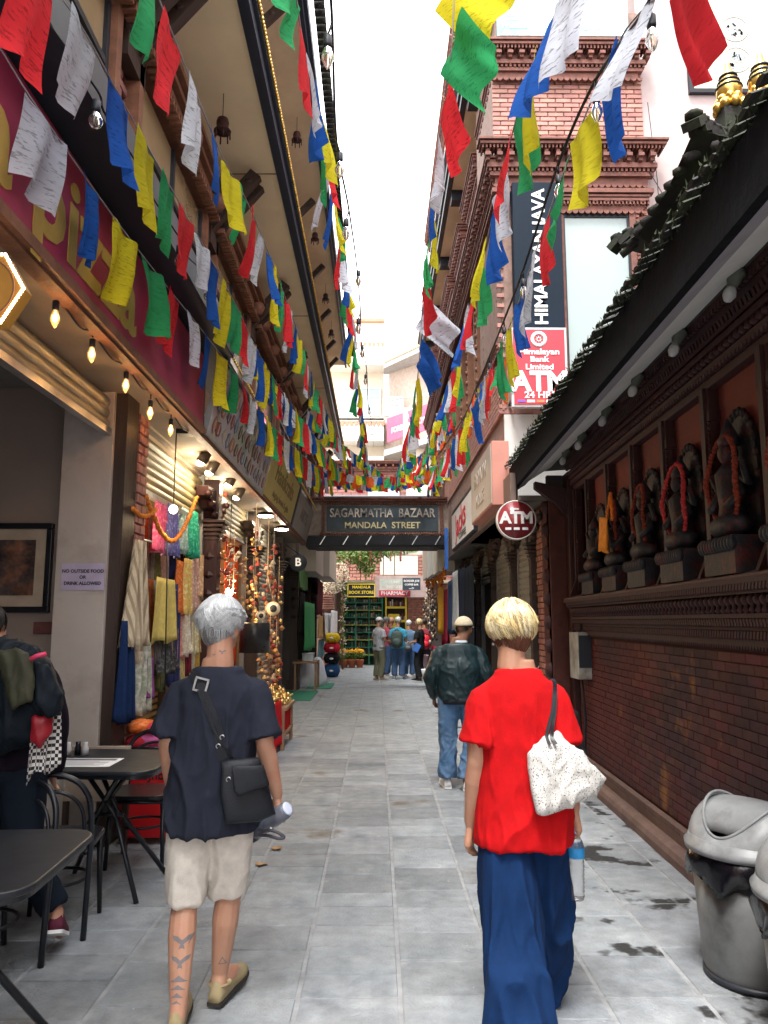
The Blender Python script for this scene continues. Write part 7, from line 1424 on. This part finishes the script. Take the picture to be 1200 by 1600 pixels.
JEAN = cl('jean_light', (.075, .15, .27), col2=(.13, .21, .33), c2scale=5, c2amt=.8); pants(pc, DC, JEAN, top=.88, radii=(.115, .095, .082, .085), frac=.97, vox=.011, amp=.011, wr=(.18, .13), fs=(8, 6, .3))
WS = mat('white_sneaker', (.62, .62, .62), .6); WSO = mat('white_sole', (.75, .75, .74), .6)
for s_ in ('L', 'R'): shoe(pc, DC['an'+s_]+Vector((0, -.045, -.08)), DC['toe'+s_]+Vector((0, .02, .0)), WS, WSO, 1.05)
hair(pc, PC_, RC, [mat('hair_black', (.012, .01, .009), .5)], 900, back=2.35, front=1.2, side=1.9, rad=(.078, .095, .093), cz=.01, puff=.002, ln=.005)
def cap(parent, P, m_, yaw=0, back=True):
    m = MB(); m.rings([[P(.092*cos(2*pi*j/20)*sin(t), -.01+.109*sin(2*pi*j/20)*sin(t), .026+.096*cos(t)) for j in range(20)] for t in [.02+k*.155 for k in range(11)]]); m.rings([[P(r*.075*cos(pi*j/10), .075+r*.085*sin(pi*j/10), .022-.012*r+.002*k) for j in range(11)] for r, k in ((.6, 0), (1, 0), (1, 2), (.6, 2))]); m.build('cap', m_, parent)
cap(pc, PC_, cl('beige_cap', (.50, .42, .30)))
# ---- person with the big bundle at the left edge ----
dx_, dy_ = -1.86, 3.98; JD = dict(shL=(-.17, 0, 1.36), head=(-.13, .1, 1.56), neck=(-.05, .02, 1.39), knL=(-.1, .1, .5), knR=(.12, -.05, .47), anR=(.29, -.10, .20), toeR=(.30, .06, .04), anL=(-.1, .1, .09), toeL=(-.1, .3, .02))
pd, DD, PD, RD = person('person half out of frame at the left, loaded with dark bundles', dx_, dy_, yaw=-.3, J=JD, vox=.010); tee(pd, DD, cl('purple_black', (.008, .005, .011)), hem=.88, hw=(.19, .13), sleeve=1.5, name='jacket'); pants(pd, DD, cl('dark_jean', (.006, .010, .018)), frac=.93, radii=(.12, .1, .08, .07))
hair(pd, PD, RD, [MATS['hair_black']], 500, back=2.3, side=2.0, puff=.006, ln=.006); MAR = mat('maroon_suede', (.09, .012, .03), .8)
shoe(pd, DD['anR']+Vector((-.0, -.05, -.07)), DD['toeR'], MAR, WSO, 1.05); shoe(pd, DD['anL']+Vector((0, -.045, -.08)), DD['toeL'], MAR, WSO, 1.05)
t = thing('backpack', 'bulging olive and black rucksack bundle carried at the left edge', 'backpack', (-1.6, 3.9, 1.2)); w_ = lambda u, v, dy=0: aty(u, v, 3.78+dy)
def blob(name, pts, th, m_, par, sd, n=(0, -1, .1)): m = MB(); pillow(m, pts, n, th, 6, 3); return fuse(m, name, m_, par, .009, 4, folds(.009, 9, 3, 1.2, sd))
OLV = mat('olive_nylon', (.04, .04, .024), .6, .2, 10, .3, 40, spec=.2); BLN = mat('black_nylon', (.007, .011, .016), .6, .25, 10, .3, 40, spec=.12)
blob('main_sack', [w_(-60, 1000), w_(10, 995), w_(60, 1010), w_(78, 1040), w_(95, 1085), w_(90, 1110), w_(70, 1125), w_(50, 1160), w_(0, 1180), w_(-60, 1180)], .15, BLN, t, 1); blob('olive_panel', [w_(-10, 1018, -.14), w_(30, 1012, -.15), w_(52, 1030, -.15), (w_(55, 1075, -.16)), w_(50, 1095, -.16), w_(18, 1108, -.16)], .03, OLV, t, 2)
blob('side_sack', [w_(55, 1035, -.10), w_(72, 1040, -.1), w_(96, 1085, -.08), w_(92, 1112, -.08), w_(75, 1122, -.1), w_(56, 1100, -.12)], .06, BLN, t, 3); blob('red_pouch', [w_(50, 1120, -.08), w_(78, 1118, -.06), w_(78, 1145, -.06), w_(62, 1168, -.07), w_(45, 1160, -.08)], .03, mat('red_nylon', (.25, .012, .02), .4), t, 4)
m = MB(); m.tube([w_(48, 1030, -.17), w_(60, 1024, -.17), w_(72, 1022, -.15)], .012, 7); m.build('pink_loop', mat('pink_cord', (.6, .05, .12), .5), t)
CHK = mat('gingham', (.7, .69, .66), .8, 0); ck = CHK.node_tree; chn = ck.nodes.new('ShaderNodeTexChecker'); chn.inputs['Scale'].default_value = 62; chn.inputs['Color1'].default_value = (.62, .60, .57, 1); chn.inputs['Color2'].default_value = (.02, .02, .025, 1); geo = ck.nodes.new('ShaderNodeNewGeometry'); ck.links.new(geo.outputs['Position'], chn.inputs['Vector'])
ck.links.new(chn.outputs[0], ck.nodes['Principled BSDF'].inputs['Base Color']); wavy(w_(48, 1130, -.04), w_(95, 1112, .06), .26, 12, 8, .02, 2, 1.1, 6).build('checked_shirt', CHK, None, label='black and white checked shirt hanging below the rucksack', cat='shirt')
# ---- tourists under the gantry ----
def tourist(label, u, y, yaw, H, top, bottom, haircol=None, capm=None, hy=0, J=None, hl=2.2, skirt=False, sleeve=.7, legr=(.115, .10, .088, .08), shoes=None, skin=None, hem=.84):
    p = aty(u, 1060, y); t, D, P, R = person(label, p.x, y, yaw=yaw, H=H, J=J, vox=.014, head_yaw=hy, group='tourists gathered under the gantry', skin=skin); tee(t, D, top, hem=hem, sleeve=sleeve, vox=.016, amp=.006); pants(t, D, bottom, radii=legr, vox=.016, amp=.006)
    for s_ in ('L', 'R'): shoe(t, D['an'+s_]+Vector((0, -.045, -.08)), D['toe'+s_]+Vector((0, .02, .0)), shoes or WS, WSO, 1.05)
    if haircol: hair(t, P, R, haircol, 400, back=hl, side=min(2.2, hl), puff=.002 if capm else .006, ln=.008, **(dict(rad=(.078, .095, .093), cz=.01) if capm else {}))
    if capm: cap(t, P, capm)
    return t, D, P, R
GC = [mat('jean_mid', (.05, .10, .20), .8, .2, 6), mat('khaki', (.14, .14, .09), .8, .15, 6)]; LG = cl('pale_grey_tee', (.42, .43, .46)); BLJ = dict(wrL=(-.12, .22, 1.05), wrR=(.12, .22, 1.05), elL=(-.22, .02, 1.08), elR=(.22, .02, 1.08))
tourist('man in white cap, pale grey T-shirt and olive trousers facing right', 592, 21.2, .9, 1.0, LG, GC[1], [MATS['hair_dark_grey']], cl('white_cap', (.66, .66, .68)), J=BLJ, shoes=mat('tan_shoe', (.35, .28, .2), .7), hem=.80)
tourist('person in a dull red top standing behind the white cap man', 603, 22.4, 1.2, 1.0, cl('dull_red', (.35, .07, .09)), GC[0], [MATS['hair_dark_grey']], J=BLJ)
p1 = tourist('man in sky blue T-shirt wearing a grey green backpack', 622, 21.6, .15, 1.0, cl('sky_tee', (.06, .33, .50)), GC[0], GH, J=BLJ, shoes=mat('grey_shoe', (.2, .27, .28), .7))
tourist('person in maroon shirt partly hidden by the sky blue T-shirt', 611, 22.6, .4, .99, cl('maroon_top', (.18, .05, .08)), mat('dark_brown_cloth', (.05, .04, .035), .9), [MATS['skin']], J=BLJ)
tourist('grey blonde woman in a denim shirt with a small grey bag', 639, 22.2, .3, .95, cl('denim_shirt', (.13, .22, .33)), GC[0], GH, J=BLJ, hl=2.5)
tourist('blonde woman all in black holding a blue folder', 656, 21.0, -1.1, .97, cl('black_top', (.015, .015, .017)), cl('black_flare', (.014, .014, .016)), BHc, J=BLJ, hl=2.6, legr=(.11, .09, .09, .11), shoes=BLK)
tourist('person with a red rucksack at the right end of the group', 663, 22.2, -.3, .97, cl('grey_red', (.3, .05, .06)), mat('dark_cloth2', (.04, .04, .05), .9), [MATS['hair_black']], J=BLJ)
def pack(label, u, v, y, w, h, m_, yaw=0):
    c = aty(u, v, y); t = thing('backpack', label, 'backpack', (c.x, y, c.z-h/2)); m = MB(); R_ = []
    for k in range(9): f = -1+k/4; r = max(.1, 1-f**4)**.5; R_.append([(c.x+w/2*r*cos(a)*.98, y+.09*r*sin(a)-.02, c.z+h/2*f) for a in [2*pi*j/16 for j in range(16)]])
    m.rings(R_); m.build('body', m_, t); m = MB(); m.ball((c.x, y-.10, c.z-h*.15), (w*.36, .05, h*.22), 12, 8); m.build('pocket', m_, t); m = MB(); m.tube([(c.x-.06, y-.05, c.z+h/2-.02), (c.x, y-.06, c.z+h/2+.04), (c.x+.06, y-.05, c.z+h/2-.02)], .01, 6); m.build('handle', BLK, t)
pack('grey green backpack on the sky blue T-shirt man', 620, 999, 21.42, .34, .50, mat('pack_green', (.06, .09, .08), .7)); pack('small grey shoulder bag on the denim shirt woman', 637, 1010, 22.0, .22, .28, mat('pack_grey', (.12, .13, .14), .7)); pack('bright red rucksack at the right of the tourist group', 664, 1003, 22.0, .28, .42, mat('pack_red', (.60, .02, .04), .6))
m = MB(); c = aty(651, 1012, 20.8); m.obox(c, .16, .02, .22, Matrix.Rotation(.5, 3, 'Y')); m.build('folder', mat('folder_blue', (.05, .16, .5), .5), None, label='blue folder in the hands of the woman in black', cat='folder')
